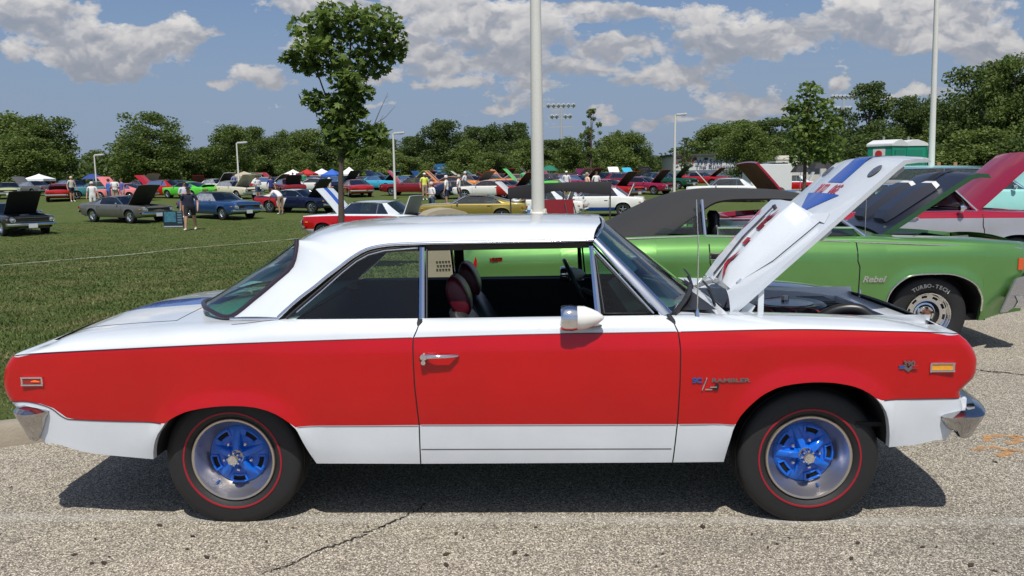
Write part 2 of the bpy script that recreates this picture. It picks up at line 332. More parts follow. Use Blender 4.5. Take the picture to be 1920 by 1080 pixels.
# ---------------------------------------------------------------- car body shell
class Body:
    """one side skin as y = W(x, z), bands between paint lines, rounded shoulder, ends that follow xe(z)"""
    def __init__(s, prof, plan, rear, front, bottom, arches, L1, L2, win, zin, flare=.022, fw=.05, rnd=.09, crown=.04):
        s.prof = pchip(prof); s.plan = pchip(plan); s.rear = pchip([(z, x) for x, z in rear]); s.front = pchip([(z, x) for x, z in front])
        s.bot = lin(bottom); s.L1 = pchip(L1); s.L2 = pchip(L2); s.win = pchip(win); s.zin = pchip(zin)
        s.flare = flare; s.fw = fw; s.rnd = rnd; s.crown = crown; s.arch = []
        for a in arches:
            P = polyres(a, 60); P[:, 0] = np.maximum.accumulate(P[:, 0]+np.arange(60)*1e-5); s.arch.append(P)
        s.xr = min(x for x, z in rear); s.xf = max(x for x, z in front)
    def archz(s, x):
        for P in s.arch:
            if P[0, 0] < x < P[-1, 0]: return float(np.interp(x, P[:, 0], P[:, 1]))
        return -1
    def bottom(s, x): return max(s.bot(x), s.archz(x))
    def W(s, x, z):
        w = s.prof(z)*s.plan(x)
        for P in s.arch:
            if P[0, 0]-.3 < x < P[-1, 0]+.3:
                d = float(np.min(np.hypot(P[:, 0]-x, P[:, 1]-z))); w += s.flare*math.exp(-(d/s.fw)**2)*min(1, max(0, (z-P[0, 1])/.12))
        for e, sg in ((s.rear(z), 1), (s.front(z), -1)):
            q = (x-e)*sg
            if q < s.rnd: q = max(0, q); k = s.rnd-q; w -= s.rnd*.8*(1-math.sqrt(max(0, 1-(k/s.rnd)**2)))
        return w
    def pt(s, pose, px, py):
        w = .86
        for _ in range(4):
            x, z = pose.side(px, py, w); w = s.W(x, z)
        return x, z
    def cols(s, a, b, step=.06):
        xs = set(np.linspace(a, b, max(2, int((b-a)/step)+1)).tolist())
        for P in s.arch:
            for x in P[::2, 0]:
                if a+.004 < x < b-.004: xs.add(float(x))
            for x in (P[0, 0], P[-1, 0]):
                if a+.004 < x < b-.004: xs.add(float(x)-.0005); xs.add(float(x)+.0005)
        if b > s.xf-.02: xs |= {s.xf-d for d in (.01, .02, .035, .05, .07, .09, .12)}
        if a < s.xr+.02: xs |= {s.xr+d for d in (.01, .02, .035, .05, .07, .09, .12)}
        xs = sorted(xs); return [x for i, x in enumerate(xs) if i == 0 or x-xs[i-1] > 2e-4]
    def panel(s, mb, Lc, Rc, mats=(0, 1, 0), sides=(-1,), rows=(4, 10, 7), step=.06, lip=True):
        """Lc/Rc: functions z->x of the two edges"""
        L0 = Lc(.6); R0 = Rc(.6)
        if Lc is s.rear: L0 = s.xr
        if Rc is s.front: R0 = s.xf
        xs = s.cols(L0, R0, step)
        for sd_ in sides:
            rowsP = []
            for xn in xs:
                u = (xn-L0)/(R0-L0)
                def X(z):
                    if Lc is s.rear:
                        k = max(0, 1-(xn-s.xr)/.35); return xn+k*(Lc(z)-s.xr)
                    if Rc is s.front:
                        k = max(0, 1-(s.xf-xn)/.35); return xn+k*(Rc(z)-s.xf)+(1-u)*(Lc(z)-L0)
                    return Lc(z)+(Rc(z)-Lc(z))*u
                def X2(z):
                    x = X(z)
                    if Lc is s.rear and Rc is not s.front: x += u*(Rc(z)-R0)
                    return x
                zb = s.bottom(xn); z2 = s.L2(xn); z1 = min(max(s.L1(xn), zb), z2)
                zs = list(np.linspace(zb, z1, rows[0]+1))+list(np.linspace(z1, z2, rows[1]+1))[1:]
                col = []
                for z in zs:
                    x = X2(z); col.append((x, sd_*s.W(x, z), z))
                x = X2(z2); w0 = abs(col[-1][1]); w1 = min(s.win(xn), w0-.01); z3 = s.zin(xn)
                for k in range(1, rows[2]+1):
                    t = k/rows[2]*math.pi/2; z = z2+(z3-z2)*math.sin(t)
                    xx = X2(z) if (Lc is not s.rear and Rc is not s.front) else x+(X2(z)-x)*1
                    col.append((xx, sd_*(w0-(w0-w1)*(1-math.cos(t))), z))
                rowsP.append(col)
            b0, b1 = rows[0], rows[0]+rows[1]
            mb.grid(rowsP, lambda i, j: mats[0] if j < b0 else mats[1] if j < b1 else mats[2])
            if lip:
                P = np.array([c[0] for c in rowsP]); Q = P.copy(); Q[:, 1] -= sd_*.035; Q2 = Q.copy(); mb.grid(np.stack([P, Q], 1), mats[0])
        return mb
    def end_cap(s, mb, which, mats=(0, 1, 0), bulge=.04, n=14, rows=(4, 8, 5)):
        fn = s.rear if which == 'rear' else s.front; x0 = s.xr if which == 'rear' else s.xf; sg = -1 if which == 'rear' else 1
        zb = s.bottom(x0-sg*.01); z1 = s.L1(x0); z2 = s.L2(x0); z3 = s.zin(x0)
        zs = list(np.linspace(zb, z1, rows[0]+1))+list(np.linspace(z1, z2, rows[1]+1))[1:]
        P = []
        for j, z in enumerate(zs):
            w = s.W(fn(z), z); P.append([(fn(z)+sg*bulge*(1-(2*k/n-1)**2), -w+2*w*k/n, z) for k in range(n+1)])
        w0 = s.W(fn(z2), z2); w1 = min(s.win(x0), w0-.01)
        for q in range(1, rows[2]+1):
            t = q/rows[2]*math.pi/2; z = z2+(z3-z2)*math.sin(t); w = w0-(w0-w1)*(1-math.cos(t))
            P.append([(fn(z)+sg*bulge*(1-(2*k/n-1)**2)*math.cos(t)**.7, -w+2*w*k/n, z+s.crown*(1-(2*k/n-1)**2)*(q/rows[2])**2) for k in range(n+1)])
        b0, b1 = rows[0], rows[0]+rows[1]
        mb.grid(P, lambda i, j: mats[0] if i < b0 else mats[1] if i < b1 else mats[2]); return mb
    def deck(s, mb, x0, x1, m=0, y0=None, y1=None, n=16, step=.08, stripe=None, dz=0):
        """top skin between the shoulders from x0 to x1; y0/y1: part of the width as fractions of the half width, or metres"""
        xs = np.linspace(x0, x1, max(2, int((x1-x0)/step)+1)); P = []
        for x in xs:
            w = s.win(x)
            a = -w if y0 is None else y0; b = w if y1 is None else y1
            ys = np.linspace(a, b, n+1)
            if stripe: ys = np.array(sorted(set(ys.tolist()) | {-stripe, stripe}))
            P.append([(s.clampx(x), y, s.zin(x)+s.crown*(1-(y/w)**2)+dz) for y in ys])
        if stripe:
            yy = [p[1] for p in P[0]]; mb.grid(P, lambda i, j: 1 if abs((yy[j]+yy[j+1])/2) < stripe else m)
        else: mb.grid(P, m)
        return mb
    def clampx(s, x):
        z = s.zin(x)
        if x > s.xf-.35: return x+max(0, 1-(s.xf-x)/.35)*(s.front(z)-s.xf)
        if x < s.xr+.35: return x+max(0, 1-(x-s.xr)/.35)*(s.rear(z)-s.xr)
        return x
    def wells(s, mb, m=0, depth=.32, only=None, sides=(-1, 1)):
        for P in (s.arch if only is None else [s.arch[only]]):
            zl = P[:, 1].copy(); xs = P[:, 0]
            x = np.r_[xs[0], xs, xs[-1]]; z = np.r_[s.bot(xs[0]), zl, s.bot(xs[-1])]
            for sd_ in sides:
                A = np.array([(x[i], sd_*(s.W(x[i], max(z[i], .3))-.03), z[i]) for i in range(len(x))]); B = A.copy(); B[:, 1] = sd_*(.86-depth)
                mb.grid(np.stack([A, B], 1), m)
                xc = (x[0]+x[-1])/2; mb.add([tuple(b) for b in B], [tuple(range(len(B)))], m)
        return mb
def floor_pan(mb, b, z=.33, m=0):
    x0, x1 = b.xr+.25, b.xf-.3; mb.box(((x0+x1)/2, 0, z), (x1-x0, 1.06, .03), m)
    edges = [x0]+[v for P in b.arch for v in (P[0, 0]-.01, P[-1, 0]+.01)]+[x1]
    for i in range(0, len(edges), 2):
        a, c = edges[i], edges[i+1]
        for sg in (-1, 1): mb.box(((a+c)/2, sg*.66, z), (c-a, .27, .028), m)
    return mb

# ---------------------------------------------------------------- wheels (centre at origin, outer face towards -y)
def tyre_mb(R=.33, w=.195, rim=.19, ring=None, seg=72, mats=(0, 0, 1)):
    mb = MB(); h = w/2
    prof = [(rim, h*.78), (R*.80, h*1.0), (R*.93, h*.98), (R*.985, h*.80), (R, h*.55), (R, -h*.55), (R*.985, -h*.80), (R*.95, -h*.95), (R*.86, -h*1.02)]
    if ring: prof += [(ring+.0045, -h*1.045), (ring+.0035, -h*1.075), (ring-.0035, -h*1.075), (ring-.0045, -h*1.04)]
    prof += [(R*.66, -h*.98), (rim+.004, -h*.86), (rim-.004, -h*.78), (rim-.006, -h*.5)]
    mm = [0]*(len(prof)-1)
    if ring:
        i = 9; mm[i] = mm[i+1] = mm[i+2] = 1
    mb.lathe(prof, seg=seg, m=mm)
    if seg > 40:   # tread grooves and side ribs
        for o in (-.045, 0, .045): mb.lathe([(R+.0015, o-.012), (R+.004, o-.010), (R+.004, o+.010), (R+.0015, o+.012)], seg=seg, m=0)
    return mb
# ================================================================= the red, white and blue hardtop in front
P0 = Pose(.0415, 4.511, .03166)
def X0(px, py, w): return P0.side(px, py, w)
car = thing('parked_car', 'red and white two-door hardtop with blue wheels and raised hood, filling the foreground', 'car')
P0.place(car)
_b = Body([(.28, .848), (.36, .868), (.45, .880), (.50, .886), (.60, .895), (.70, .898), (.80, .896), (.868, .893), (.882, .886), (.925, .866), (1.0, .84)],
          [(-2.45, .93), (-2.2, .955), (-1.8, .98), (-1, 1), (0, 1), (1, 1), (1.6, .985), (1.9, .96), (2.15, .93)],
          [(-2.38, .5), (-2.38, 1)], [(2.1, .5), (2.1, 1)], [(-2.4, .35), (2.1, .35)], [], [(-2, .5), (2, .5)], [(-2, .9), (2, .9)], [(-2, .7), (2, .7)], [(-2, .95), (2, .95)])
tr = lambda L: [_b.pt(P0, *p) for p in L]
rearP = tr([(20, 668), (15, 690), (16, 715), (20, 740), (25, 757)])+[(-2.30, .50), (-2.26, .42), (-2.25, .36)]+tr([(44, 644)])
rearP += [(_b.pt(P0, 67, 631)[0]-.02, .875)]
frontP = [(1.93, .93)]+tr([(1806, 629), (1822, 642), (1830, 655), (1835, 676), (1833, 702), (1819, 723), (1806, 738)])+tr([(1812, 757), (1812, 775), (1800, 800), (1785, 823)])
botP = tr([(73, 831), (89, 834), (178, 851), (287, 861)])+tr([(594, 869), (788, 869.5), (1261, 867), (1363, 866)])+tr([(1666, 837), (1730, 834), (1785, 824)])
arR = tr([(287, 861), (288, 845), (291, 830), (298, 812), (307, 799), (311, 792), (329, 780), (355, 769), (400, 761), (444, 759), (480, 762), (511, 771), (538, 787), (556, 804), (565, 822), (579, 849), (592, 869)])
arF = tr([(1363, 866), (1366, 847), (1370, 825), (1376, 800), (1387, 778), (1410, 753), (1432, 736), (1461, 723), (1504, 716), (1547, 715), (1581, 719), (1610, 727), (1636, 742), (1652, 759), (1661, 778), (1665, 804), (1666, 836)])
L1 = tr([(24, 751), (49, 753), (75, 758), (98, 767), (115, 780), (129, 786), (309, 792), (557, 799), (784, 797), (1270, 795.5), (1380, 795), (1649, 749), (1802, 747)])
L1[-4] = (L1[-4][0], L1[-4][1])
L2 = tr([(20, 668), (44, 664), (133, 659), (311, 650), (444, 644), (640, 637), (775, 633), (983, 627), (1270, 622), (1495, 617.5), (1666, 621), (1772, 624), (1806, 628)])
zin = [(-2.36, .852), (-2.25, .885), (-2.1, .905), (-1.9, .922), (-1.6, .941), (-1.3, .958), (-1.09, .974), (-.43, .975), (.70, .979), (.93, .966), (1.2, .957), (1.5, .944), (1.9, .912), (2.0, .898), (2.1, .892)]
win = [(-2.4, .60), (-2.2, .62), (-1.6, .655), (-1.3, .70), (-1.09, .775), (-.4, .785), (.6, .785), (.75, .76), (.95, .70), (1.4, .68), (1.9, .65), (2.1, .60)]
B0 = Body([(.28, .848), (.36, .868), (.45, .880), (.50, .886), (.60, .895), (.70, .898), (.80, .896), (.868, .893), (.882, .886), (.925, .866), (1.0, .84)],
          [(-2.45, .93), (-2.2, .955), (-1.8, .98), (-1, 1), (0, 1), (1, 1), (1.6, .985), (1.9, .96), (2.15, .93)],
          rearP, frontP, botP, [arR, arF], L1, L2, win, zin, flare=.020, fw=.045, rnd=.055, crown=.022)
MB3 = [WHITEP, REDP]
seamR = lambda z: float(np.interp(z, SR[0], SR[1])); seamF = lambda z: float(np.interp(z, SF[0], SF[1]))
q = tr([(789, 870), (786, 797), (777, 720), (774.5, 660), (775, 634), (783, 616), (787, 599)]); SR = ([a[1] for a in q], [a[0] for a in q])
q = tr([(1261, 868), (1270, 795), (1275, 720), (1276, 660), (1272, 624), (1262, 602), (1254, 591)]); SF = ([a[1] for a in q], [a[0] for a in q])
g = .0030
for sd_, nm in ((-1, 'near'), (1, 'far')):
    B0.panel(MB(), B0.rear, lambda z: seamR(z)-g, sides=(sd_,)).build('quarter_panel', MB3, car)
    door = B0.panel(MB(), lambda z: seamR(z)+g, lambda z: seamF(z)-g, sides=(sd_,)).build('door', MB3, car)
    if sd_ == -1: DOOR = door
    B0.panel(MB(), lambda z: seamF(z)+g, B0.front, sides=(sd_,)).build('front_fender', MB3, car)
mb = MB(); B0.end_cap(mb, 'rear'); mb.build('tail_panel', MB3, car)
MB().prism([(-.80, .50), (.80, .50), (.80, .592), (-.80, .592)], 'x', 1.90, 2.048).build('front_valance', [WHITEP], car, bevel=.006)
mb = MB(); B0.end_cap(mb, 'front', bulge=.03); mb.build('nose_panel', [WHITEP, mat('grille_black', (.02, .02, .02), .4)], car)
mb = MB(); B0.deck(mb, -1.66, -1.02, 0); B0.deck(mb, B0.xr, -1.66, 0, dz=-.010); mb.build('rear_deck', [WHITEP], car)
mb = MB(); B0.deck(mb, .66, .985, 0); mb.build('cowl_panel', [WHITEP], car)
for sg in (-1, 1):
    P = []; Q = []
    for x in np.linspace(-2.33, -1.66, 14):
        w = B0.win(x); P.append([(B0.clampx(x), sg*y, B0.zin(x)+.022*(1-(y/w)**2)) for y in np.linspace(w, w-.055, 4)])
    mb = MB(); mb.grid(P, 0); mb.build('deck_edge', [WHITEP], car)
    for x in np.linspace(.985, 2.02, 20):
        w = B0.win(x); wi = .52; Q.append([(B0.clampx(x), sg*y, B0.zin(x)-.010*((w-y)/.15)**1.5) for y in np.linspace(w, wi, 5)]+[(B0.clampx(x), sg*wi, B0.zin(x)-.03), (B0.clampx(x), sg*(wi-.035), B0.zin(x)-.032), (B0.clampx(x), sg*(wi-.05), B0.zin(x)-.30)])
    mb = MB(); mb.grid(Q, 0); mb.build('fender_top', [WHITEP], car)
# trunk lid with the blue stripe
mb = MB(); P = []
xs = np.linspace(-2.355, -1.665, 16); ys = np.array(sorted(set(np.linspace(-1, 1, 17).tolist()) | {-.27, .27}))
for x in xs:
    w = B0.win(x); P.append([(B0.clampx(x), y*(w-.062), B0.zin(x)+.022*(1-(y*(w-.062)/w)**2)+.001) for y in ys])
mb.grid(P, lambda i, j: 1 if abs((ys[j]+ys[j+1])/2) < .27 else 0)
mb.build('trunk_lid', [WHITEP, BLUEP], car)
mb = MB(); x = -1.40
for sg in (1,):
    P = [[(x, y, B0.zin(x)+.022*(1-(y/B0.win(x))**2)+.003) for y in (-.19, 0, .19)] for x in np.linspace(-1.66, -1.60, 3)]
mb.grid(P, 0); mb.build('deck_stripe', [BLUEP], car)
for k_ in (0, 1):
    for sg in (-1, 1): mb = MB(); B0.wells(mb, 0, .34, k_, (sg,)); mb.build('wheel_liner', [WELL], car)
mb = MB(); floor_pan(mb, B0, .40, 0)
mb.box((-1.0, -.1, .26), (1.6, .5, .14)); mb.tube([(.9, -.35, .22), (-2.1, -.35, .24)], .035, 8); mb.tube([(.9, .35, .22), (-2.1, .35, .24)], .035, 8)
mb.tube([(-1.346, -.7, .3), (-1.346, .7, .3)], .05, 8); mb.tube([(1.346, -.7, .26), (1.346, .7, .26)], .04, 8)
mb.build('underbody', [UNDER], car)
# dark tubes added behind the door gaps to stop sunlight leaking through
for SS in (SR, SF):
    for sg in (-1, 1): MB().tube([(x, sg*(B0.W(x, z)-.016), z) for z, x in zip(*SS)], .011, 6).build('seam_light_block', [RUBBER], car)
# black paint seams (a raised hairline where red meets white) and rocker seam
def line_on(pts, name, m, r=.0022, off=.001, n=60, parent=car):
    P = polyres(pts, n); path = [(x, -(B0.W(x, z)+off), z) for x, z in P]; MB().tube(path, r, 6).build(name, m, parent)
PIN = mat('dark_pinstripe', (.05, .02, .03), .4)
line_on(tr([(24, 668), (44, 664.5), (133, 659), (311, 650), (444, 644), (640, 637), (772, 633)]), 'pinstripe', PIN)
line_on(tr([(778, 633), (983, 627), (1268, 622)]), 'pinstripe', PIN)
line_on(tr([(1277, 622), (1495, 617.5), (1666, 621), (1772, 624), (1800, 627)]), 'pinstripe', PIN)
line_on(tr([(26, 751), (49, 753), (75, 758), (98, 767), (115, 780), (129, 786), (305, 792)]), 'pinstripe', PIN)
line_on(tr([(560, 799), (784, 798)]), 'pinstripe', mat('grey_pin', (.25, .25, .27), .4))
line_on(tr([(789, 797), (1267, 796)]), 'pinstripe', mat('grey_pin', (.25, .25, .27), .4))
line_on(tr([(1274, 796), (1376, 795)]), 'pinstripe', mat('grey_pin', (.25, .25, .27), .4))
line_on(tr([(1655, 749), (1800, 747)]), 'pinstripe', PIN)
line_on(tr([(790, 842.5), (1259, 841.5)]), 'rocker_seam', BLACK, .0022, -.0004)

# ---- greenhouse
def yg(z): return .777-(z-.975)*.50
def gp(px, py, off=0):   # a point on the sloping window plane
    z = 1.1
    for _ in range(6): x, z = P0.side(px, py, yg(z))
    return np.array([x, -(yg(z)+off), z])
def cp(px, py, y): x, z = P0.side(px, py, y); return np.array([x, -y, z])
Apx = [(1112, 450), (1050, 452), (960, 453.5), (844, 455.5), (760, 457.5), (719, 460.5), (687, 468), (659, 484), (637, 501), (613, 519), (590, 538), (566, 556), (545, 574), (522, 595)]
Cpx = [(1122, 403.5), (1050, 402.5), (945, 402.5), (820, 404.5), (720, 409), (659, 414.5), (612, 424), (583, 437), (560, 450)]
Epx = [(557, 450, .52), (556, 470, .54), (548, 500, .57), (520, 526, .60), (482, 558, .635), (432, 595, .665)]
A = [gp(*p) for p in Apx]; Cn = [cp(x, y, 0) for x, y in Cpx]
g1 = []; 
for i in range(len(A)):
    if i < 9:
        a, c = A[i], Cn[i]; S = np.array([a[0]*.35+c[0]*.65, -.47 if i < 7 else -.49, a[2]+(c[2]-a[2])*.82])
        if i == 8: S = cp(*Epx[0])
        if i == 7: S = (S+cp(*Epx[0]))/2
        ct = np.array([a[0]*.8+S[0]*.2, a[1]+.02, a[2]+(S[2]-a[2])*.78])
    else:
        a = A[i]; S = cp(*Epx[i-8]); ct = (a+S)/2+np.array([0, -.035, .012])
    g1.append([(1-t)**2*a+2*t*(1-t)*ct+t*t*S for t in np.linspace(0, 1, 11)])
g1 = np.array(g1)
g2 = []
for i in range(9):
    S = g1[i][-1]; c = Cn[i]; d = g1[i][-1]-g1[i][-2]; d = d/np.linalg.norm(d)*abs(S[1])*.5
    ct = S+d; ct[2] = min(ct[2], c[2]); ct[0] = (S[0]+c[0])/2
    g2.append([(1-t)**2*S+2*t*(1-t)*ct+t*t*c for t in np.linspace(0, 1, 9)])
g2 = np.array(g2)
def refine(G, k=3):
    out = []
    idx = np.arange(len(G))
    cols_ = [polyres(G[:, j], (len(G)-1)*k+1) for j in range(G.shape[1])]
    return np.stack(cols_, 1)
h1 = refine(g1[:9]); h1b = refine(g1[8:]); h2 = refine(g2)
mb = MB()
for G in (h1, h1b, h2): mb.grid(G, 0)
mb.mirror_y(); mb.build('roof', [WHITEP], car, smooth=60)
# inner roof lining
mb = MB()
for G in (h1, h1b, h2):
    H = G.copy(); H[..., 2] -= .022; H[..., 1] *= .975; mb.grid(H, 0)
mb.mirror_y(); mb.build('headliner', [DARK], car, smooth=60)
# rear window: E edge to centre line
G = []
for j in range(len(Epx)):
    t = j/(len(Epx)-1); e = cp(*Epx[j]); c = np.array([g2[8][-1][0]+(-1.70-g2[8][-1][0])*t, 0, g2[8][-1][2]+(.955-g2[8][-1][2])*t])
    nrm = np.array([-.6, 0, .8]); row = []
    for k in np.linspace(0, 1, 13):
        p = e*(1-k)+c*k; p[0] = e[0]+(c[0]-e[0])*k**(1-.5*t*t) if k > 0 else e[0]; p = p+nrm*.085*math.sin(math.pi*min(1, k)*.5)**.8*(1-k)*1.1*min(1, .1+1.6*t); row.append(p)
    G.append(row)
G = refine(np.array(G), 3)
mb = MB(); mb.grid(G, 0); mb.mirror_y(); mb.build('rear_window', [glass('rear_glass', (.30, .62, .52), .03)], car, smooth=60)
def lr(mb, name, mats, parent, smooth=35):
    a = mb.build(name, mats, parent, smooth); b = a.copy(); COL.objects.link(b); b.scale = (1, -1, 1); return a
def cyl(name, path, r, m, seg=8, flat=1, parent=car, mir=True):
    mb = MB(); mb.tube(path, r, seg, flat=flat)
    if mir and min(abs(p[1]) for p in path) > .02: return lr(mb, name, [m], parent, 50)
    if mir: mb.mirror_y()
    return mb.build(name, [m], parent, smooth=50)
cyl('window_gasket', [tuple(p) for p in polyres([e+np.array([0, -.006, .004]) for e in [cp(*q) for q in Epx]]+[q_+np.array([-.004, 0, .004]) for q_ in G[-1][2:]], 40)], .012, mat('window_gasket_dark', (.03, .02, .035), .3))
# windshield
Wn = [gp(*p) for p in [(1116, 446), (1165, 493), (1215, 541), (1262, 589)]]
top_c = Cn[0]; base_c = np.array([.93, 0, 1.005]); G = []
for j, e in enumerate(polyres(Wn, 8)):
    t = j/7; c = top_c*(1-t)+base_c*t; c[2] -= .012*(1-t); row = []
    for k in np.linspace(0, 1, 13): p = e*(1-k)+c*k; p = p+np.array([.72, 0, .6])*.11*math.sin(k*math.pi/2)**.8*(1-k); row.append(p)
    G.append(row)
Gw = np.array(G)
mb = MB(); mb.grid(refine(Gw, 2), 0); mb.mirror_y(); mb.build('windshield', [glass('windshield_glass', (.42, .62, .56), .07)], car, smooth=60)
cyl('windshield_gasket', [tuple(p+np.array([.004, 0, .002])) for p in polyres(Gw[-1], 20)], .012, RUBBER)
cyl('header_moulding', [tuple(p+np.array([.002, 0, .003])) for p in polyres(Gw[0], 20)], .009, CHROME)
# drip rail and pillar mouldings
SILV = mat('bright_trim', (.70, .73, .80), .16, 1, var=.1, vscale=12)
Ar = polyres([a+np.array([0, -.006, 0]) for a in A], 60)
cyl('drip_rail', [tuple(p) for p in Ar], .0085, SILV)
Ad = polyres([gp(x, y+(6 if i < 7 else 4.5), -.008)+np.array([.004*(i > 6), 0, 0]) for i, (x, y) in enumerate(Apx)], 50)
mb = MB(); mb.grid(np.stack([Ad+np.array([0, .004, .004]), Ad+np.array([0.006, .012, -.022])], 1), 0); lr(mb, 'roof_rail_seal', [BLACK], car, 35)
pil = [gp(*p, .004) for p in [(1115, 452), (1180, 519), (1248, 590)]]
mb = MB(); L = polyres([gp(*p, .006) for p in [(1110, 452), (1175, 523), (1239, 592)]], 12); Rr = polyres([gp(*p, .0) for p in [(1121, 445), (1192, 515), (1262, 587)]], 12)
mid = (L+Rr)/2+np.array([0, -.010, .004])
mb.grid(np.stack([L, L+np.array([.006, -.006, 0]), mid, Rr+np.array([-.004, -.007, 0]), Rr, Rr+np.array([.01, .05, -.01])], 1), 0); lr(mb, 'windshield_pillar', [SILV], car, 50)
# side glass
qg = [(531, 601), (540, 590), (572, 563), (625, 520), (656, 492), (682, 476), (704, 470), (735, 466), (783, 464.5), (785, 598.5), (552, 605)]
qgp = [gp(x, y, -.012) for x, y in qg]
mb = MB(); mb.poly([tuple(p) for p in qgp]); lr(mb, 'quarter_window', [glass('quarter_glass', (.86, .93, .91), .0)], car, 0)
cyl('quarter_window_frame', [tuple(gp(*p, -.008)) for p in [(555, 586), (600, 548), (640, 512), (668, 490), (690, 478), (720, 470), (783, 465)]], .0035, SILV)
cyl('rear_pillar_seal', [tuple(gp(*p, -.006)) for p in [(536, 597), (560, 576), (600, 542), (640, 508), (668, 486), (690, 474), (720, 467), (783, 462)]], .0065, BLACK)
mb = MB()
a, b_ = gp(787, 463.5, .004), gp(796, 463.5, .004); c, d = gp(796, 598, .004), gp(786, 598.5, .004)
mb.grid([[a, (a+b_)/2+[0, -.006, 0], b_, b_+[0, .04, 0]], [d, (c+d)/2+[0, -.006, 0], c, c+[0, .04, 0]]], 0); lr(mb, 'window_bar', [SILV], car, 35)
cyl('window_bar_seal', [tuple(gp(799, 464, -.02)), tuple(gp(799, 598, -.02))], .006, BLACK)
mb = MB()
a, b_ = gp(1104, 461, .002), gp(1112, 461, .002); c, d = gp(1127, 590, .002), gp(1116, 590, .002)
mb.grid([[a, (a+b_)/2+[0, -.006, 0], b_, b_+[0, .03, 0]], [d, (c+d)/2+[0, -.006, 0], c, c+[0, .03, 0]]], 0); lr(mb, 'vent_window_post', [SILV], car, 35)
cyl('vent_window_frame', [tuple(gp(*p, -.004)) for p in [(1113, 466), (1175, 532), (1226, 588)]], .0055, SILV)
cyl('vent_window_seal', [tuple(gp(*p, -.012)) for p in [(1117, 481), (1133, 589), (1210, 589.5), (1222, 588), (1117, 477)]], .006, BLACK)
mb = MB(); mb.poly([tuple(gp(*p, -.008)) for p in [(1112, 466), (1126, 589), (1228, 589)]]); lr(mb, 'vent_window', [glass('vent_glass', (.55, .72, .68), .0)], car, 0)
cyl('belt_moulding', [tuple(gp(*p, .006)) for p in [(432, 597), (470, 597), (524, 597)]], .006, SILV)
cyl('window_sill_seal', [tuple(gp(*p, -.004)) for p in [(535, 604), (600, 602.5), (785, 600)]], .004, BLACK)
cyl('window_sill_seal', [tuple(gp(*p, -.004)) for p in [(799, 599.5), (1000, 595), (1238, 592)]], .004, BLACK)
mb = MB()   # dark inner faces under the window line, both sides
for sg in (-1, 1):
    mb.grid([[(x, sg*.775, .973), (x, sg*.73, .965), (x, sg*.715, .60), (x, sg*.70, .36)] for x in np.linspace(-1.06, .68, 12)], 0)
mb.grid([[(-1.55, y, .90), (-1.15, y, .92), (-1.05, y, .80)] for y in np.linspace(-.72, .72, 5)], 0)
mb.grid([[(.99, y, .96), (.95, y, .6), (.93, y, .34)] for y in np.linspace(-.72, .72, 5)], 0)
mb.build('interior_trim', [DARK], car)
MB().tube([(-.1, .708, .72), (.42, .708, .72)], .006, 6).build('door_pull', [mat('dull_trim', (.12, .12, .13), .3, 1)], car)

# ---- seats
def seat(y, nm='bucket_seat'):
    t = link(nm, None, car, (.20, 0, -.06))
    mb = MB(); S = []
    for k, (x, z, w, th) in enumerate([(-.30, .52, .23, .07), (-.36, .70, .235, .075), (-.43, .86, .225, .075), (-.475, .95, .20, .065), (-.50, 1.005, .15, .05), (-.505, 1.02, .08, .02)]):
        n = 20; S.append([(x+math.copysign(abs(math.cos(a))**.7, math.cos(a))*th, y+math.copysign(abs(math.sin(a))**.6, math.sin(a))*w, z) for a in np.linspace(0, 2*math.pi, n)])
    mb.grid(S, 0); mb.add(S[-1], [tuple(range(len(S[-1])))], 0)
    mb.build('seat_back', [VINYL], t, smooth=60)
    mb = MB(); mb.box((-.08, y, .50), (.50, .46, .14)); mb.build('seat_cushion', [VINYL], t, bevel=.03)
    mb = MB(); mb.tube([(-.415, y-.222, .80), (-.46, y-.216, .93), (-.505, y-.15, 1.0), (-.515, y, 1.03), (-.505, y+.15, 1.0)], .007, 6); mb.build('seat_piping', [mat('seat_piping_grey', (.09, .09, .10), .35)], t)
    # head restraint: wine red sides, striped wrap
    hz = 1.055; c = (-.50, y, hz+.02); mats_ = [mat('headrest_wine', (.085, .004, .012), .42, bump=.1, bscale=120), mat('headrest_stripe_light', (.42, .40, .34), .45), mat('headrest_stripe_dark', (.015, .018, .03), .4)]
    mb = MB(); n = 28; prof = []
    sec = [(-.125, .60), (-.118, .86), (-.10, .97), (-.062, 1.0), (-.058, 1.0), (-.045, 1.0), (-.041, 1.0), (-.028, 1.0), (-.024, 1.0), (0, 1.0), (.024, 1.0), (.028, 1.0), (.041, 1.0), (.045, 1.0), (.058, 1.0), (.062, 1.0), (.10, .97), (.118, .86), (.125, .6)]
    mm = [0, 0, 0, 2, 1, 2, 1, 2, 1, 1, 2, 1, 2, 1, 2, 0, 0, 0]
    rings = []
    for (o, f) in sec:
        o2 = o
        rings.append([(c[0]+(.052*math.cos(a)*f)-(.10*math.sin(a)*f)*.35, y+o2, c[2]+.105*math.sin(a)*f+.012*math.cos(a)) for a in np.linspace(0, 2*math.pi, n)])
    mb.grid(rings, lambda i, j: mm[i]); mb.add(rings[0], [tuple(range(n))], 0); mb.add(rings[-1], [tuple(range(n))], 0)
    mb.build('headrest', mats_, t, smooth=50)
seat(-.34); seat(.34)
mb = MB(); mb.box((-1.10, 0, .72), (.14, 1.3, .46), rot=(0, -.25, 0)); mb.box((-.85, 0, .50), (.5, 1.3, .14)); mb.build('rear_seat', [VINYL], car, bevel=.03)
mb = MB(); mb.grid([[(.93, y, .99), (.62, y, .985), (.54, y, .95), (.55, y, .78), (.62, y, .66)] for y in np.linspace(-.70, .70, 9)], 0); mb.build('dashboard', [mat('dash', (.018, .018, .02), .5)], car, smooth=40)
mb = MB(); 
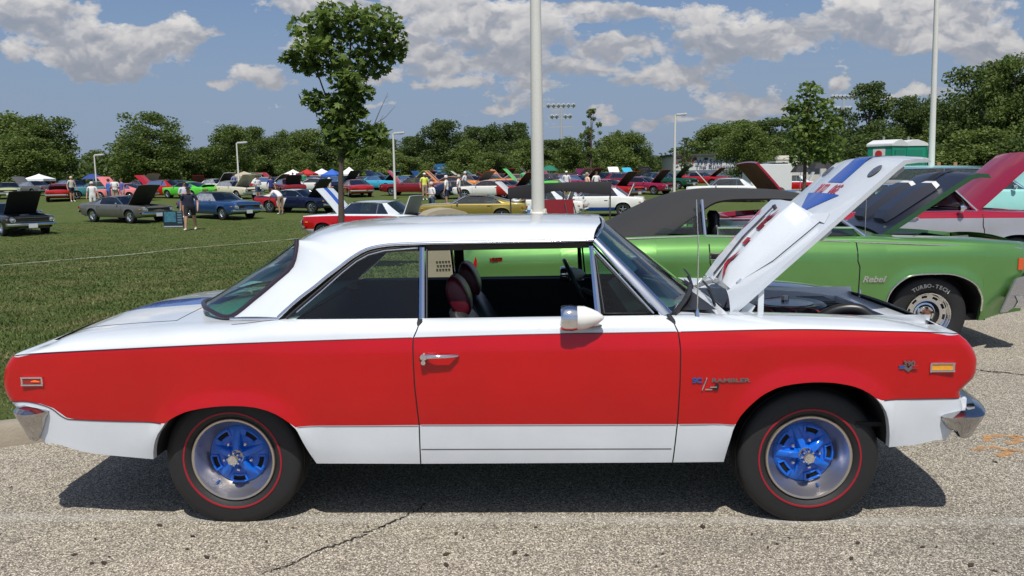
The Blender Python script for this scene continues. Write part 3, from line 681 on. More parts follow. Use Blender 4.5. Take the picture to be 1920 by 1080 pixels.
ring = [Vector((.34, .34, .95))+Matrix.Rotation(-.45, 3, 'Y')@Vector((0, .19*math.cos(a), .19*math.sin(a))) for a in np.linspace(0, 2*math.pi, 37)]
mb.tube(ring, .011, 8, cap=False); 
for a in (.2, math.pi-.2, -math.pi/2): mb.tube([(.36, .34, .94), Vector((.34, .34, .95))+Matrix.Rotation(-.45, 3, 'Y')@Vector((0, .18*math.cos(a), .18*math.sin(a)))], .009, 6)
mb.tube([(.36, .34, .94), (.62, .34, .82)], .025, 8); mb.build('steering_wheel', [BLACK], car)
mb = MB(); mb.lathe([(0.0, -.03), (.042, -.03), (.045, .02), (.045, .045), (.0, .045)], c=(.60, .12, 1.035), axis='y', seg=20); mb.box((.60, .12, .99), (.03, .03, .06)); mb.build('tachometer', [mat('gauge_chrome', (.45, .62, .68), .2, .8)], car)
mb = MB(); mb.box((.40, -.1, 1.315), (.03, .24, .06)); mb.tube([(.44, -.1, 1.36), (.42, -.1, 1.33)], .006, 6); mb.build('rearview_mirror', [BLACK], car)
for sg in (-1, 1): MB().tube([(-.05, sg*.50, 1.15), (.10, sg*.55, 1.0), (.14, sg*.60, .8)], .006, 6) if False else None
# wipers
for y0 in (-.52, .05):
    mb = MB(); mb.tube([(.955, y0-.02, .985), (.965, y0+.10, 1.01), (.975, y0+.25, 1.02)], .007, 6); mb.tube([(.955, y0-.02, 1.0), (.975, y0+.20, 1.035), (.985, y0+.42, 1.045)], .006, 6); mb.build('wiper', [BLACK], car)

# ---- door furniture
hx, hz = B0.pt(P0, 822, 668); yw = B0.W(hx, hz)
hd = link('door_handle', None, DOOR)
mb = MB(); mb.tube([(hx-.075, -(yw+.004), hz+.002), (hx-.065, -(yw+.026), hz+.004), (hx-.02, -(yw+.036), hz+.006), (hx+.05, -(yw+.034), hz+.006), (hx+.085, -(yw+.012), hz+.004), (hx+.092, -(yw+.002), hz+.003)], [.013, .015, .0095, .008, .007, .004], 10)
mb.lathe([(0, -.045), (.015, -.043), (.018, -.03), (.018, 0)], c=(hx-.062, -yw, hz+.004), seg=20); mb.lathe([(.0, -.012), (.010, -.012), (.013, -.006), (.013, .004)], c=(hx-.068, -yw, hz-.028), seg=18)
mb.build('handle', [CHROME], hd, smooth=50)
hd.parent = DOOR
# bullet mirror
mx, mz = X0(1071, 598, .93); mir = link('door_mirror', None, DOOR)
c = (mx+.005, -.905, mz)
i0 = 0; mb = MB(); mb.lathe([(0, -.052), (.050, -.050), (.054, -.044), (.057, -.03), (.058, .0), (.054, .022)], c=c, axis='x', seg=36); mb.build('mirror_ring', [CHROME], mir, smooth=40)
mb = MB(); mb.lathe([(.052, .022), (.0535, .03), (.052, .055), (.041, .085), (.028, .114), (.011, .136), (.0, .142)], c=c, axis='x', seg=36); mb.build('mirror_shell', [mat('mirror_white', (.80, .79, .74), .3, coat=1)], mir, smooth=60)
mb = MB(); mb.prism([(c[0]+.01, -.925), (c[0]+.09, -.92), (c[0]+.135, -.88), (c[0]+.12, -.825), (c[0]+.02, -.825)], 'z', c[2]-.045, c[2]-.037); mb.tube([(c[0]+.07, -.885, c[2]-.04), (c[0]+.06, -.895, c[2]-.02)], .02, 10)
mb.build('mirror_base', [mat('mirror_foot', (.25, .25, .26), .25, 1)], mir, bevel=.002)
m2 = mir.copy(); 
# far mirror
far = link('door_mirror', None, car, (0, 0, 0)); far.scale = (1, -1, 1)
for ch in [o for o in COL.objects if o.parent == mir]:
    d = ch.copy(); COL.objects.link(d); d.parent = far
bpy.data.objects.remove(m2)
far.location = (.03+mx*.18, -.17, .03+.17); far.scale = (.82, -.82, .82)

# ---- bumpers
def bumper(name, stations, n=8, m=BCHROME, parent=car):
    """stations: (x, y, outward 2-D, ztop, zbot, bulge)"""
    S = []
    for (x, y, ox, oy, zt, zb_, bg) in stations:
        h = zt-zb_
        S.append([(x-ox*.06, y-oy*.06, zt-.02), (x-ox*.02, y-oy*.02, zt-.002), (x+ox*.012*bg, y+oy*.012*bg, zt-.004-h*.04), (x+ox*.030*bg, y+oy*.030*bg, zt-h*.16), (x+ox*.028*bg, y+oy*.028*bg, zt-h*.25), (x-ox*.002, y-oy*.002, zt-h*.6), (x-ox*.028, y-oy*.028, zt-h*.93), (x-ox*.04, y-oy*.04, zb_), (x-ox*.07, y-oy*.07, zb_+.01)])
    S = np.array(S); k = refine(S, 4); mb = MB(); mb.grid(k, 0); H = k[::-1].copy(); H[..., 1] *= -1; mb.grid(H, 0); mb.build(name, [m], parent, smooth=32)
def zp(px, py, w): return X0(px, py, w)
F1 = zp(1766, 783, .86); F2 = zp(1797, 778, .87); F3 = zp(1840, 770, .83); F4 = zp(1822, 824, .85)
bumper('front_bumper', [(F1[0], -.862, 0, -1, F1[1]+.008, F1[1]-.012, .3), (F1[0]+.03, -.880, 0, -1, F1[1]+.022, F1[1]-.055, .8), (F2[0], -.885, .05, -1, F2[1]+.018, F4[1]+.045, 1), (F2[0]+.03, -.885, .1, -1, F2[1]+.022, F4[1]+.004, 1), (F2[0]+.085, -.872, .3, -.95, F2[1]+.026, F4[1]+.003, 1), (2.088, -.82, .7, -.7, F3[1]+.03, F4[1], 1), (2.13, -.70, .95, -.3, F3[1]+.03, F4[1], 1), (2.165, -.45, 1, -.1, F3[1]+.03, F4[1]+.01, 1), (2.18, 0, 1, 0, F3[1]+.03, F4[1]+.01, 1)])
Rb1 = zp(89, 771, .86); Rb3 = zp(14, 770, .84); Rb4 = zp(57, 829, .85)
bumper('rear_bumper', [(Rb1[0]+.005, -.862, 0, -1, Rb1[1]+.004, Rb1[1]-.012, .3), (Rb1[0]-.025, -.880, 0, -1, Rb1[1]+.012, Rb1[1]-.07, .8), (Rb1[0]-.06, -.885, -.05, -1, Rb1[1]+.022, Rb4[1]+.02, 1), (Rb1[0]-.075, -.885, -.1, -1, Rb1[1]+.024, Rb4[1]+.003, 1), (Rb1[0]-.115, -.872, -.3, -.95, Rb1[1]+.028, Rb4[1]-.002, 1), (Rb3[0]+.050, -.82, -.7, -.7, Rb1[1]+.028, Rb4[1]+.01, 1), (Rb3[0]+.02, -.70, -.95, -.3, Rb1[1]+.028, Rb4[1]+.02, 1), (Rb3[0]-.01, -.45, -1, -.1, Rb1[1]+.025, Rb4[1]+.03, 1), (Rb3[0]-.02, 0, -1, 0, Rb1[1]+.025, Rb4[1]+.03, 1)])
# ---- side marker lamps
def marker(px0, py0, px1, py1, lens, name, lab):
    a = B0.pt(P0, px0, py0); c = B0.pt(P0, px1, py1); xa, xb = a[0], c[0]; za, zb_ = c[1], a[1]
    ya = -B0.W(xa, za); yb = -B0.W(xb, za); t = link(name, None, car)
    mb = MB(); 
    for z0, z1, x0, x1 in ((zb_-.007, zb_, xa, xb), (za, za+.007, xa, xb), (za, zb_, xa, xa+.008), (za, zb_, xb-.008, xb)):
        y0 = -B0.W((x0+x1)/2, (z0+z1)/2); mb.box(((x0+x1)/2, y0-.003, (z0+z1)/2), (x1-x0, .018, z1-z0))
    mb.build('bezel', [CHROME], t, bevel=.0015)
    ym = -B0.W((xa+xb)/2, (za+zb_)/2); mb = MB(); mb.box(((xa+xb)/2, ym-.001, (za+zb_)/2), (xb-xa-.012, .012, zb_-za-.010)); mb.build('lens', [lens], t, bevel=.003)
    return t
marker(41, 706, 83, 723, mat('red_marker_lens', (.30, .006, .008), .2, coat=1), 'side_marker', None)
tq = B0.pt(P0, 67, 715); mb = MB(); mb.tube([(tq[0]-.018, -B0.W(*tq)-.0075, tq[1]), (tq[0], -B0.W(*tq)-.009, tq[1]+.002), (tq[0]+.022, -B0.W(*tq)-.0075, tq[1]-.001)], [.002, .005, .002], 8); mb.build('painted_glint', [mat('marker_glint', (.9, .12, .02), .2, emis=((1, .12, .02), .5))], car)  # glowing sliver stands in for a glint on the red lens
marker(1743, 680, 1788, 696, LENSA, 'side_marker', None)
# ---- badges
def bx(px, py): x, z = B0.pt(P0, px, py); return x, -(B0.W(x, z)+.003), z
GREYM = mat('badge_grey', (.28, .25, .25), .3, .8); BADGEB = mat('badge_blue', (.02, .12, .45), .25, .5, coat=1)
x, y, z = bx(1312, 713); text_on('badge_letter', 'SC', .030, car, side_M(x-.012, y, z)@Matrix.Scale(1, 4), BADGEB, .003, 1.25, .0012)
x, y, z = bx(1367, 713); text_on('badge_lettering', 'RAMBLER', .0235, car, side_M(x+.006, y, z), GREYM, .003, 1.72, .0006)
x, y, z = bx(1321, 719); mb = MB(); mb.tube([(x-.011, y-.003, z-.029), (x+.009, y-.003, z+.029)], .0035, 6); mb.build('badge_slash', [CHROME], car)
x, y, z = bx(1331, 725); mb = MB(); mb.box((x-.006, y, z-.012), (.030, .005, .005)); mb.box((x+.014, y-.004, z), (.030, .006, .005)); mb.build('badge_emblem', [CHROME], car)
mb = MB(); mb.prism([(x+.017, z-.014), (x+.036, z-.014), (x+.041, z+.011), (x+.023, z+.011)], 'y', y-.004, y); mb.build('badge_emblem', [BLACK], car)
x, y, z = bx(1702, 686); mb = MB(); mb.prism([(x-.042, z+.004), (x-.012, z+.004), (x, z-.010), (x+.012, z+.004), (x+.042, z+.004), (x+.042, z-.012), (x+.018, z-.012), (x, z-.026), (x-.018, z-.012), (x-.042, z-.012)], 'y', y-.004, y); mb.m = [0]*len(mb.f)
mb.build('fender_badge', [mat('badge_chevron', (.30, .28, .30), .25, .9)], car)
mb = MB(); mb.box((x-.030, y-.0055, z-.004), (.022, .002, .012)); mb.build('fender_badge', [BADGEB], car)
mb = MB(); mb.box((x+.030, y-.0055, z-.004), (.022, .002, .012)); mb.build('fender_badge', [REDP], car)
text_on('badge_number', '390', .030, car, side_M(x+.002, y-.004, z+.012), GREYM, .003, 1.15, .001)
# ---- antenna
ax, az = X0(1307, 603, .76); top = X0(1306, 374, .76); mb = MB(); mb.lathe([(.020, -.006), (.020, .0), (.012, .018), (.009, .045), (.004, .06), (.0, .062)], c=(ax, -.76, az), axis='z', seg=20)
mb.build('antenna_base', [CHROME], car); mb = MB(); mb.tube([(ax, -.76, az+.04), (ax, -.76, az+.35), (top[0], -.76, top[1])], [.0034, .0028, .0018], 8); mb.build('antenna', [CHROME], car)
mb = MB(); mb.lathe([(.024, -.008), (.024, -.003), (.0, -.003)], c=(ax, -.76, az), axis='z', seg=20); mb.build('antenna_grommet', [BLACK], car)

# ---- wheels
def main_wheel(x, sg, rot):
    t = link('wheel', None, car, (x, sg*.705, .307), (0, 0, 0 if sg < 0 else math.pi))
    tyre_mb(.327, .195, .197, .232, 96).build('tyre', [TYRE, mat('tyre_redline', (.30, .008, .02), .55)], t, smooth=40)
    rim = link('rim', None, t); dz = Matrix.Rotation(rot, 4, 'Y')
    mb = MB(); mb.lathe([(.196, -.070), (.200, -.082), (.2005, -.090), (.197, -.094), (.188, -.092), (.185, -.086), (.176, -.060), (.160, -.030), (.148, -.012), (.143, -.006)], seg=96); mb.build('rim_lip', [DULLCHROME], rim, smooth=30)
    blue = mat('wheel_blue', (.002, .125, .62), .28, coat=.6, var=.15, vscale=30)
    mb = MB()
    # disc with slots
    n = 120
    slot = lambda a: any(abs(((a-(math.radians(90+36+72*k)+rot)+math.pi) % (2*math.pi))-math.pi) < math.radians(14) for k in range(5))
    radii = [(.146, .000), (.135, -.012), (.126, -.018), (.104, -.020), (.090, -.016), (.040, -.016)]
    P = [[(r*math.cos(a), o, r*math.sin(a)) for (r, o) in radii] for a in np.linspace(0, 2*math.pi, n+1)]
    vs = [p for row in P for p in row]; fs = []; ms = []
    for i in range(n):
        am = (i+.5)/n*2*math.pi
        for j in range(5):
            fs.append((i*6+j, (i+1)*6+j, (i+1)*6+j+1, i*6+j+1)); ms.append(1 if (j == 2 and slot(am)) else 0)
    mb.add(vs, fs, ms)
    for k in range(5):
        a = math.radians(90+72*k)+rot; ca, sa = math.cos(a), math.sin(a)
        def q(r, off, y): return (r*ca-off*sa, y, r*sa+off*ca)
        rings = []
        for (r, w, h) in ((.028, .020, -.052), (.055, .0185, -.050), (.085, .017, -.040), (.112, .016, -.028), (.132, .015, -.014)):
            rings.append([q(r, -w*1.25, -.014), q(r, -w*.95, h*.7-.005), q(r, -w*.62, h), q(r, w*.62, h), q(r, w*.95, h*.7-.005), q(r, w*1.25, -.014)])
        mb.grid(rings, 0)
        b = a+math.radians(36)   # raised rim round each slot
        def q2(r, an, y): return (r*math.cos(b+an), y, r*math.sin(b+an))
        loop = [q2(.131, d, -.022) for d in np.linspace(-.29, .29, 8)]+[q2(.099, d, -.022) for d in np.linspace(.29, -.29, 8)]; loop.append(loop[0])
        mb.tube(loop, .006, 6, cap=False)
    mb.lathe([(.045, -.016), (.042, -.045), (.034, -.056)], seg=40)
    mb.build('wheel_spider', [blue, WELL], rim, smooth=45)
    mb = MB(); mb.lathe([(.0, -.103), (.018, -.103), (.0185, -.105), (.022, -.105), (.025, -.100), (.026, -.085), (.031, -.062), (.036, -.054)], seg=32)
    for k in range(8):
        a = k*math.pi/4; mb.box((.029*math.cos(a), -.072, .029*math.sin(a)), (.008, .03, .008), rot=(0, -a, 0))
    mb.build('centre_cap', [CHROME], rim, smooth=30)
    for k in range(5):
        a = math.radians(90+36+72*k)+rot; mb = MB(); mb.lathe([(.0, -.042), (.005, -.041), (.0095, -.036), (.0105, -.016)], c=(.068*math.cos(a), 0, .068*math.sin(a)), seg=6); mb.build('lug_nut', [CHROME], rim, smooth=30)
    a = math.radians(232 if x < 0 else 292); mb = MB(); mb.tube([(.163*math.cos(a), -.020, .163*math.sin(a)), (.159*math.cos(a), -.052, .159*math.sin(a))], .006, 8); mb.build('valve', [mat('valve_cap', (.02, .10, .35), .3)], rim)
    mb = MB(); mb.lathe([(.0, .02), (.15, .02), (.19, .03), (.19, .09)], seg=40); mb.build('brake_drum', [WELL], rim)
main_wheel(-1.346, -1, math.radians(0)); main_wheel(1.346, -1, math.radians(20)); main_wheel(-1.346, 1, 1); main_wheel(1.346, 1, 2)

# ---- hood, hinged at the cowl (local u forwards, y across, n up), raised
HA = math.radians(41.8); hx0, hz0 = X0(1369, 587, .51)
hood = link('hood', None, car, (hx0, -.02, hz0), (0, -HA, 0))
HC = .030
def hn(u, y, L=1.085):   # skin height over the hood plane
    z = HC*(1-(y/.49)**2)
    if u > L: z -= (u-L)*.62+(u-L)**2*1.6
    return z
def hu0(y): return .10*(1-(y/.49)**2)
us = np.linspace(0, 1, 26); G = []
for y in np.linspace(-.49, .49, 25):
    yw_ = y; row = []
    for s_ in us:
        u = hu0(y)+(1.235-.05*(y/.49)**2-hu0(y))*s_; row.append((u, y*(1-.08*s_), hn(u, y)))
    G.append(row)
G = np.array(G)
mb = MB(); mb.grid(G, 0)
H = G.copy(); H[..., 2] -= .022; H[:, :, 1] *= .985; mb.grid(H, 1)
for e in (G[0], G[-1], G[:, 0], G[:, -1]):
    f = e.copy(); f[:, 2] -= .024; f[:, 1] *= .985; mb.grid(np.stack([e, f], 1), 0)
mb.build('hood_panel', [WHITEP, mat('hood_underside', (.42, .43, .42), .5, var=.15)], hood, smooth=40)
mb = MB()  # under-hood bracing
for y in (-.34, 0, .34): mb.box((.6, y, -.035), (1.0, .07, .03))
for u in (.14, .6, 1.05): mb.box((u, 0, -.036), (.07, .84, .03))
mb.build('hood_brace', [mat('hood_underside', (.42, .43, .42), .5)], hood, bevel=.006)
# blue stripe and arrow, 3 mm above the skin
def on_hood(pts, name, m, sub=8):
    mb = MB()
    for quad in pts:
        a, b_, c, d = [np.array(p) for p in quad]; G = []
        for i in np.linspace(0, 1, sub*2+1):
            row = []
            for j in np.linspace(0, 1, sub+1):
                p = (a*(1-j)+b_*j)*(1-i)+(d*(1-j)+c*j)*i; row.append((p[0], p[1], hn(p[0], p[1])+.0025))
            G.append(row)
        mb.grid(G, 0)
    return mb.build(name, [m], hood)
on_hood([((.895, -.125), (.895, .085), (1.23, .08), (1.23, -.115))], 'hood_stripe', BLUEP)
on_hood([((.812, -.255), (.812, .215), (.655, -.01), (.655, -.03))], 'hood_arrow', BLUEP)
HR = mat('hood_red', (.42, .012, .03), .4, coat=.6)
def hood_text(txt, u, y, size, xs, nm='hood_lettering', rot=math.pi/2, z=.003, bold=.002):
    M = Matrix.Translation((u, y, hn(u, y)+z))@Matrix.Rotation(rot, 4, 'Z'); return text_on(nm, txt, size, hood, M, HR, .0006, xs, bold)
hood_text('390', .85, -.135, .095, .80); hood_text('CU. IN.', .85, .065, .095, .46)
# scoop
SH = [(.10, .035, .16), (.18, .075, .18), (.34, .098, .20), (.54, .115, .215), (.63, .115, .22)]
mb = MB(); S = []
for (u, h, w) in SH:
    z0 = HC
    S.append([(u, -w-.07-.08*(u > .3), hn(u, -w-.1)+.002), (u, -w-.045, hn(u, w)+.006+h*.12), (u, -w, z0*.8+h*.9), (u, -w+.02, z0*.9+h*.99), (u, -w*.5, z0+h), (u, 0, z0+h+.004), (u, w*.5, z0+h), (u, w-.02, z0*.9+h*.99), (u, w, z0*.8+h*.9), (u, w+.045, hn(u, w)+.006+h*.12), (u, w+.07+.08*(u > .3), hn(u, w+.1)+.002)])
S = np.array(S); mb.grid(S, 0)
# skirts close the front on both sides; the mouth stays open
u1 = .63
for sg in (-1, 1):
    mb.add([(u1, sg*.22, HC*.8+.115*.9), (u1, sg*.265, hn(u1, .265)+.02), (u1, sg*.42, hn(u1, .42)+.002), (u1+.07, sg*.36, hn(u1+.07, .36)+.002), (u1+.035, sg*.20, hn(u1, .2)+.002)], [(0, 1, 4), (1, 2, 3, 4)], 0)
b0_ = S[0]; mb.add([tuple(p) for p in b0_]+[(.085, -.22, hn(.09, .22)), (.085, .22, hn(.09, .22))], [(0, 1, 2, 3, 4, 5, 6, 7, 8, 9, 10, 12, 11)], 0)
mb.build('hood_scoop', [WHITEP], hood, smooth=28)
mb = MB(); mb.grid([[(u1-.03, y, HC+.003), (u1-.03, y, HC+.10)] for y in np.linspace(-.21, .21, 5)], 0); mb.build('scoop_mouth_shade', [mat('scoop_shade', (.30, .32, .33), .6)], hood)  # grey sheet inside the mouth, coloured to stand in for its shade
# lid on the scoop with its lock rod
mb = MB(); G = [[(u, y, HC*(1)+h+.016) for y in (-.075, 0, .075)] for (u, h) in ((.075, .052), (.18, .078), (.34, .1), (.50, .108))]
G = np.array(G); mb.grid(G, 0); H = G.copy(); H[..., 2] -= .02
for e, f in ((G[0], H[0]), (G[-1], H[-1]), (G[:, 0], H[:, 0]), (G[:, -1], H[:, -1])): mb.grid(np.stack([e, f], 1), 0)
mb.build('scoop_lid', [WHITEP], hood, smooth=30)
mb = MB(); mb.tube([(.10, -.078, HC+.075), (.34, -.078, HC+.12), (.56, -.078, HC+.135)], .005, 6); mb.tube([(.56, -.078, HC+.10), (.57, -.078, HC+.14)], .011, 8); mb.build('lock_rod', [mat('rod_dark', (.10, .09, .10), .35, .6)], hood)
for y, z_ in ((-.128, .122), (.112, .122)):
    me = text_mesh('A I R', .095, .0006, 2.1, .006); me.materials.clear(); me.materials.append(HR)
    sl_ = Matrix.Rotation(-.10, 4, 'Y')
    me.transform(Matrix.Translation((.33, y, HC+.1035))@sl_@Matrix.Rotation(0 if y < 0 else math.pi, 4, 'Z'))
    for v in me.vertices: v.co.z = HC+float(np.interp(v.co.x, [q_[0] for q_ in SH], [q_[1] for q_ in SH]))+.0065
    link('scoop_lettering', me, hood)
# hood pin plates
for sg in (-1, 1):
    mb = MB(); mb.lathe([(0, .004), (.034, .004), (.040, .002), (.042, 0)], c=(.995, sg*.33, hn(.995, .33)+.002), axis='z', seg=28); mb.tube([(.98, sg*.33-.02, hn(.98, .33)+.008), (1.005, sg*.33+.015, hn(.98, .33)+.008)], .004, 6)
    mb.build('hood_pin_plate', [mat('pin_plate', (.30, .31, .34), .35, .8)], hood, smooth=30)
mb = MB(); mb.box((.16, -.24, hn(.16, .24)+.005), (.03, .012, .008)); mb.build('washer_nozzle', [CHROME], hood)
# hinge bracket
mb = MB(); q1 = X0(1420, 592, .48); q2 = X0(1424, 540, .46)
mb.box(((q1[0]+q2[0])/2+.01, -.475, (q1[1]+q2[1])/2-.01), (.028, .012, q2[1]-q1[1]+.06)); mb.box((q1[0]+.02, -.46, q1[1]-.01), (.13, .03, .02)); mb.box((q1[0]-.05, -.465, q1[1]+.02), (.05, .01, .09), rot=(0, .5, 0)); mb.build('hood_hinge', [WHITEP], car, bevel=.002)

# ---- engine bay
bay = link('engine_bay', None, car)
mb = MB()
mb.grid([[(x, y, .50) for y in np.linspace(-.56, .56, 4)] for x in (.97, 2.05)], 0)
mb.build('bay_floor', [UNDER], bay)
mb = MB(); mb.grid([[(.99, y, .985), (1.0, y, .955), (1.01, y, .5)] for y in np.linspace(-.52, .52, 12)], 0); mb.build('firewall', [mat('firewall_white', (.55, .57, .58), .4)], bay)
mb = MB()
for sg in (-1, 1): mb.grid([[(x, sg*.515, .925), (x, sg*.50, .89), (x, sg*.46, .68), (x, sg*.45, .5)] for x in np.linspace(1.0, 2.0, 6)], 0)
mb.build('inner_fender', [mat('inner_fender_white', (.78, .80, .82), .4, coat=.5, var=.08, vscale=4)], bay)
mb = MB(); c = X0(1465, 572, 0); mb.lathe([(.0, .034), (.03, .034), (.04, .03), (.15, .022), (.165, .026), (.20, .028), (.215, .018), (.218, -.005), (.205, -.05), (.19, -.08), (.0, -.08)], c=(c[0]+.02, 0, c[1]-.01), axis='z', seg=48); mb.build('air_cleaner', [mat('air_cleaner_black', (.012, .012, .013), .3, coat=.4)], bay, smooth=35)
mb = MB(); mb.lathe([(.0, .037), (.11, .028), (.145, .024)], c=(c[0]+.02, 0, c[1]-.008), axis='z', seg=40); mb.lathe([(0, .06), (.02, .06), (.022, .037)], c=(c[0]+.02, 0, c[1]-.008), axis='z', seg=6); mb.build('air_cleaner_top', [mat('cleaner_metal', (.35, .36, .38), .25, .9)], bay, smooth=35)
mb = MB(); mb.box((1.38, 0, .70), (.62, .36, .28)); 
for sg in (-1, 1): mb.box((1.36, sg*.25, .76), (.56, .16, .12), rot=(sg*.5, 0, 0))
mb.lathe([(0, -.04), (.10, -.04), (.10, .0), (0, 0)], c=(1.70, 0, .74), axis='x', seg=20); mb.build('engine_block', [mat('engine_dark_blue', (.02, .03, .07), .35, coat=.4)], bay, bevel=.02)
hz1 = [X0(p, q, .30) for p, q in ((1528, 600), (1545, 584), (1575, 572), (1603, 572), (1622, 584), (1645, 596), (1665, 601))]
mb = MB(); pth = [(x, -.30-.02*i, z-.015) for i, (x, z) in enumerate(hz1)]; mb.tube([tuple(p) for p in polyres(pth, 40)], .030, 14)
mb.build('radiator_hose', [mat('hose_rubber', (.014, .014, .015), .35)], bay, smooth=50)
cc = hz1[-1]; mb = MB(); mb.lathe([(.034, -.012), (.034, .012)], c=(cc[0]-.01, -.415, cc[1]-.012), axis='x', seg=20); mb.build('hose_clamp', [CHROME], bay)
mb = MB(); z_ = X0(1582, 590, .2); mb.box((z_[0], -.12, z_[1]-.08), (.14, .05, .19)); mb.build('fan_shroud_red', [mat('part_red', (.30, .01, .012), .4)], bay, bevel=.006)
MB().box((2.03, 0, .475), (.17, 1.52, .03)).build('bumper_light_block', [UNDER], car); MB().box((1.80, 0, .47), (.50, 1.62, .02)).build('bay_light_block', [UNDER], car); MB().box((1.97, 0, .72), (.16, 1.50, .02)).build('bay_light_block', [UNDER], car)  # unseen plates added to stop sunlight leaking onto the ground below the nose
MB().box((-.395, .675, 1.13), (.060, .03, .36), rot=(.44, 0, 0)).build('far_pillar_shade', [BLACK], car)  # black colour stands in for shade on the far pillar's inner side
mb = MB(); mb.box((1.86, 0, .73), (.06, .86, .20)); mb.build('radiator', [mat('radiator_black', (.015, .015, .016), .4, var=.3)], bay, bevel=.01)
mb = MB(); mb.tube([tuple(p) for p in polyres([(1.55, .0, .86), (1.7, .05, .885), (1.80, .0, .88), (1.88, -.2, .86), (1.86, -.40, .80)], 24)], .018, 10); mb.tube([tuple(p) for p in polyres([(1.2, .25, .80), (1.4, .28, .84), (1.7, .26, .84), (1.86, .24, .82)], 20)], .012, 8); mb.build('coolant_hose', [mat('hose_rubber')], bay, smooth=50)
for k in range(8):
    x = 1.18+.12*(k % 4); sg = 1 if k < 4 else -1; mb = MB(); mb.tube([tuple(p) for p in polyres([(x, sg*.30, .80), (x+.02, sg*.24, .90), (1.15+.02*k, sg*.06, .90)], 10)], .005, 6); mb.build('spark_lead', [mat('lead_red', (.22, .02, .02), .4)], bay)
mb = MB(); mb.box((1.74, .36, .79), (.17, .22, .17)); mb.build('battery', [BLACK], bay, bevel=.006)
mb = MB(); mb.box((1.10, -.42, .86), (.12, .14, .14)); mb.build('washer_bottle', [mat('bottle_plastic', (.5, .5, .46), .4)], bay, bevel=.02)
# hood pins on the fenders / radiator support
for (px, py, y) in ((1612, 560, -.45 if False else .42), (1721, 598, -.42)):
    x, z = X0(px, py, -y); mb = MB(); mb.lathe([(.022, -.012), (.022, -.004), (.012, -.002), (.0065, .0), (.0065, .045), (.004, .055), (0, .056)], c=(x, y, z), axis='z', seg=14); mb.build('hood_pin', [CHROME], car)
mb = MB(); mb.grid([[(1.90, y, .875), (1.985, y, .885), (2.05, y, .86)] for y in np.linspace(-.53, .53, 12)], 0); mb.grid([[(1.90, y, .875), (1.90, y, .7)] for y in np.linspace(-.53, .53, 12)], 0); mb.build('radiator_support', [WHITEP], bay)
for sg in (-1, 1):   # head lamps and tail lamps, seen from other sides
    mb = MB(); mb.lathe([(.0, .03), (.06, .025), (.08, .0), (.088, .012), (.094, .0)], c=(2.085, sg*.62, .74), axis='x', seg=28); mb.build('headlight', [LAMP], car)
    mb = MB(); mb.box((-2.42, sg*.62, .72), (.03, .16, .08)); mb.build('taillight', [LENSR], car, bevel=.008)
# ================================================================= terrain, lot, kerb
_tz = pchip([(-20, .10), (6, .10), (10, .02), (15, -.12), (22, -.36), (29, -.52), (34, -.42), (40, -.30), (48, -.06), (57, .15), (68, .45), (90, .62), (160, .8), (400, 1.0), (3000, 3.0)])
def _ss(a): a = min(1, max(0, a)); return a*a*(3-2*a)
def tz(x, y): return float(_tz(y))+.95*_ss((x-16.3)/1.8)*_ss((y-24)/9)*(1-_ss((y-43)/4))+.02*math.sin(x*.21+y*.13)*min(1, max(0, (y-8)/8))
def at_terrain(px, py):
    d = ray(px, py); t = 3.0
    for _ in range(4000):
        P = C_+d*t
        if P[2] <= tz(P[0], P[1]): return P
        t *= 1.004
    return C_+d*120
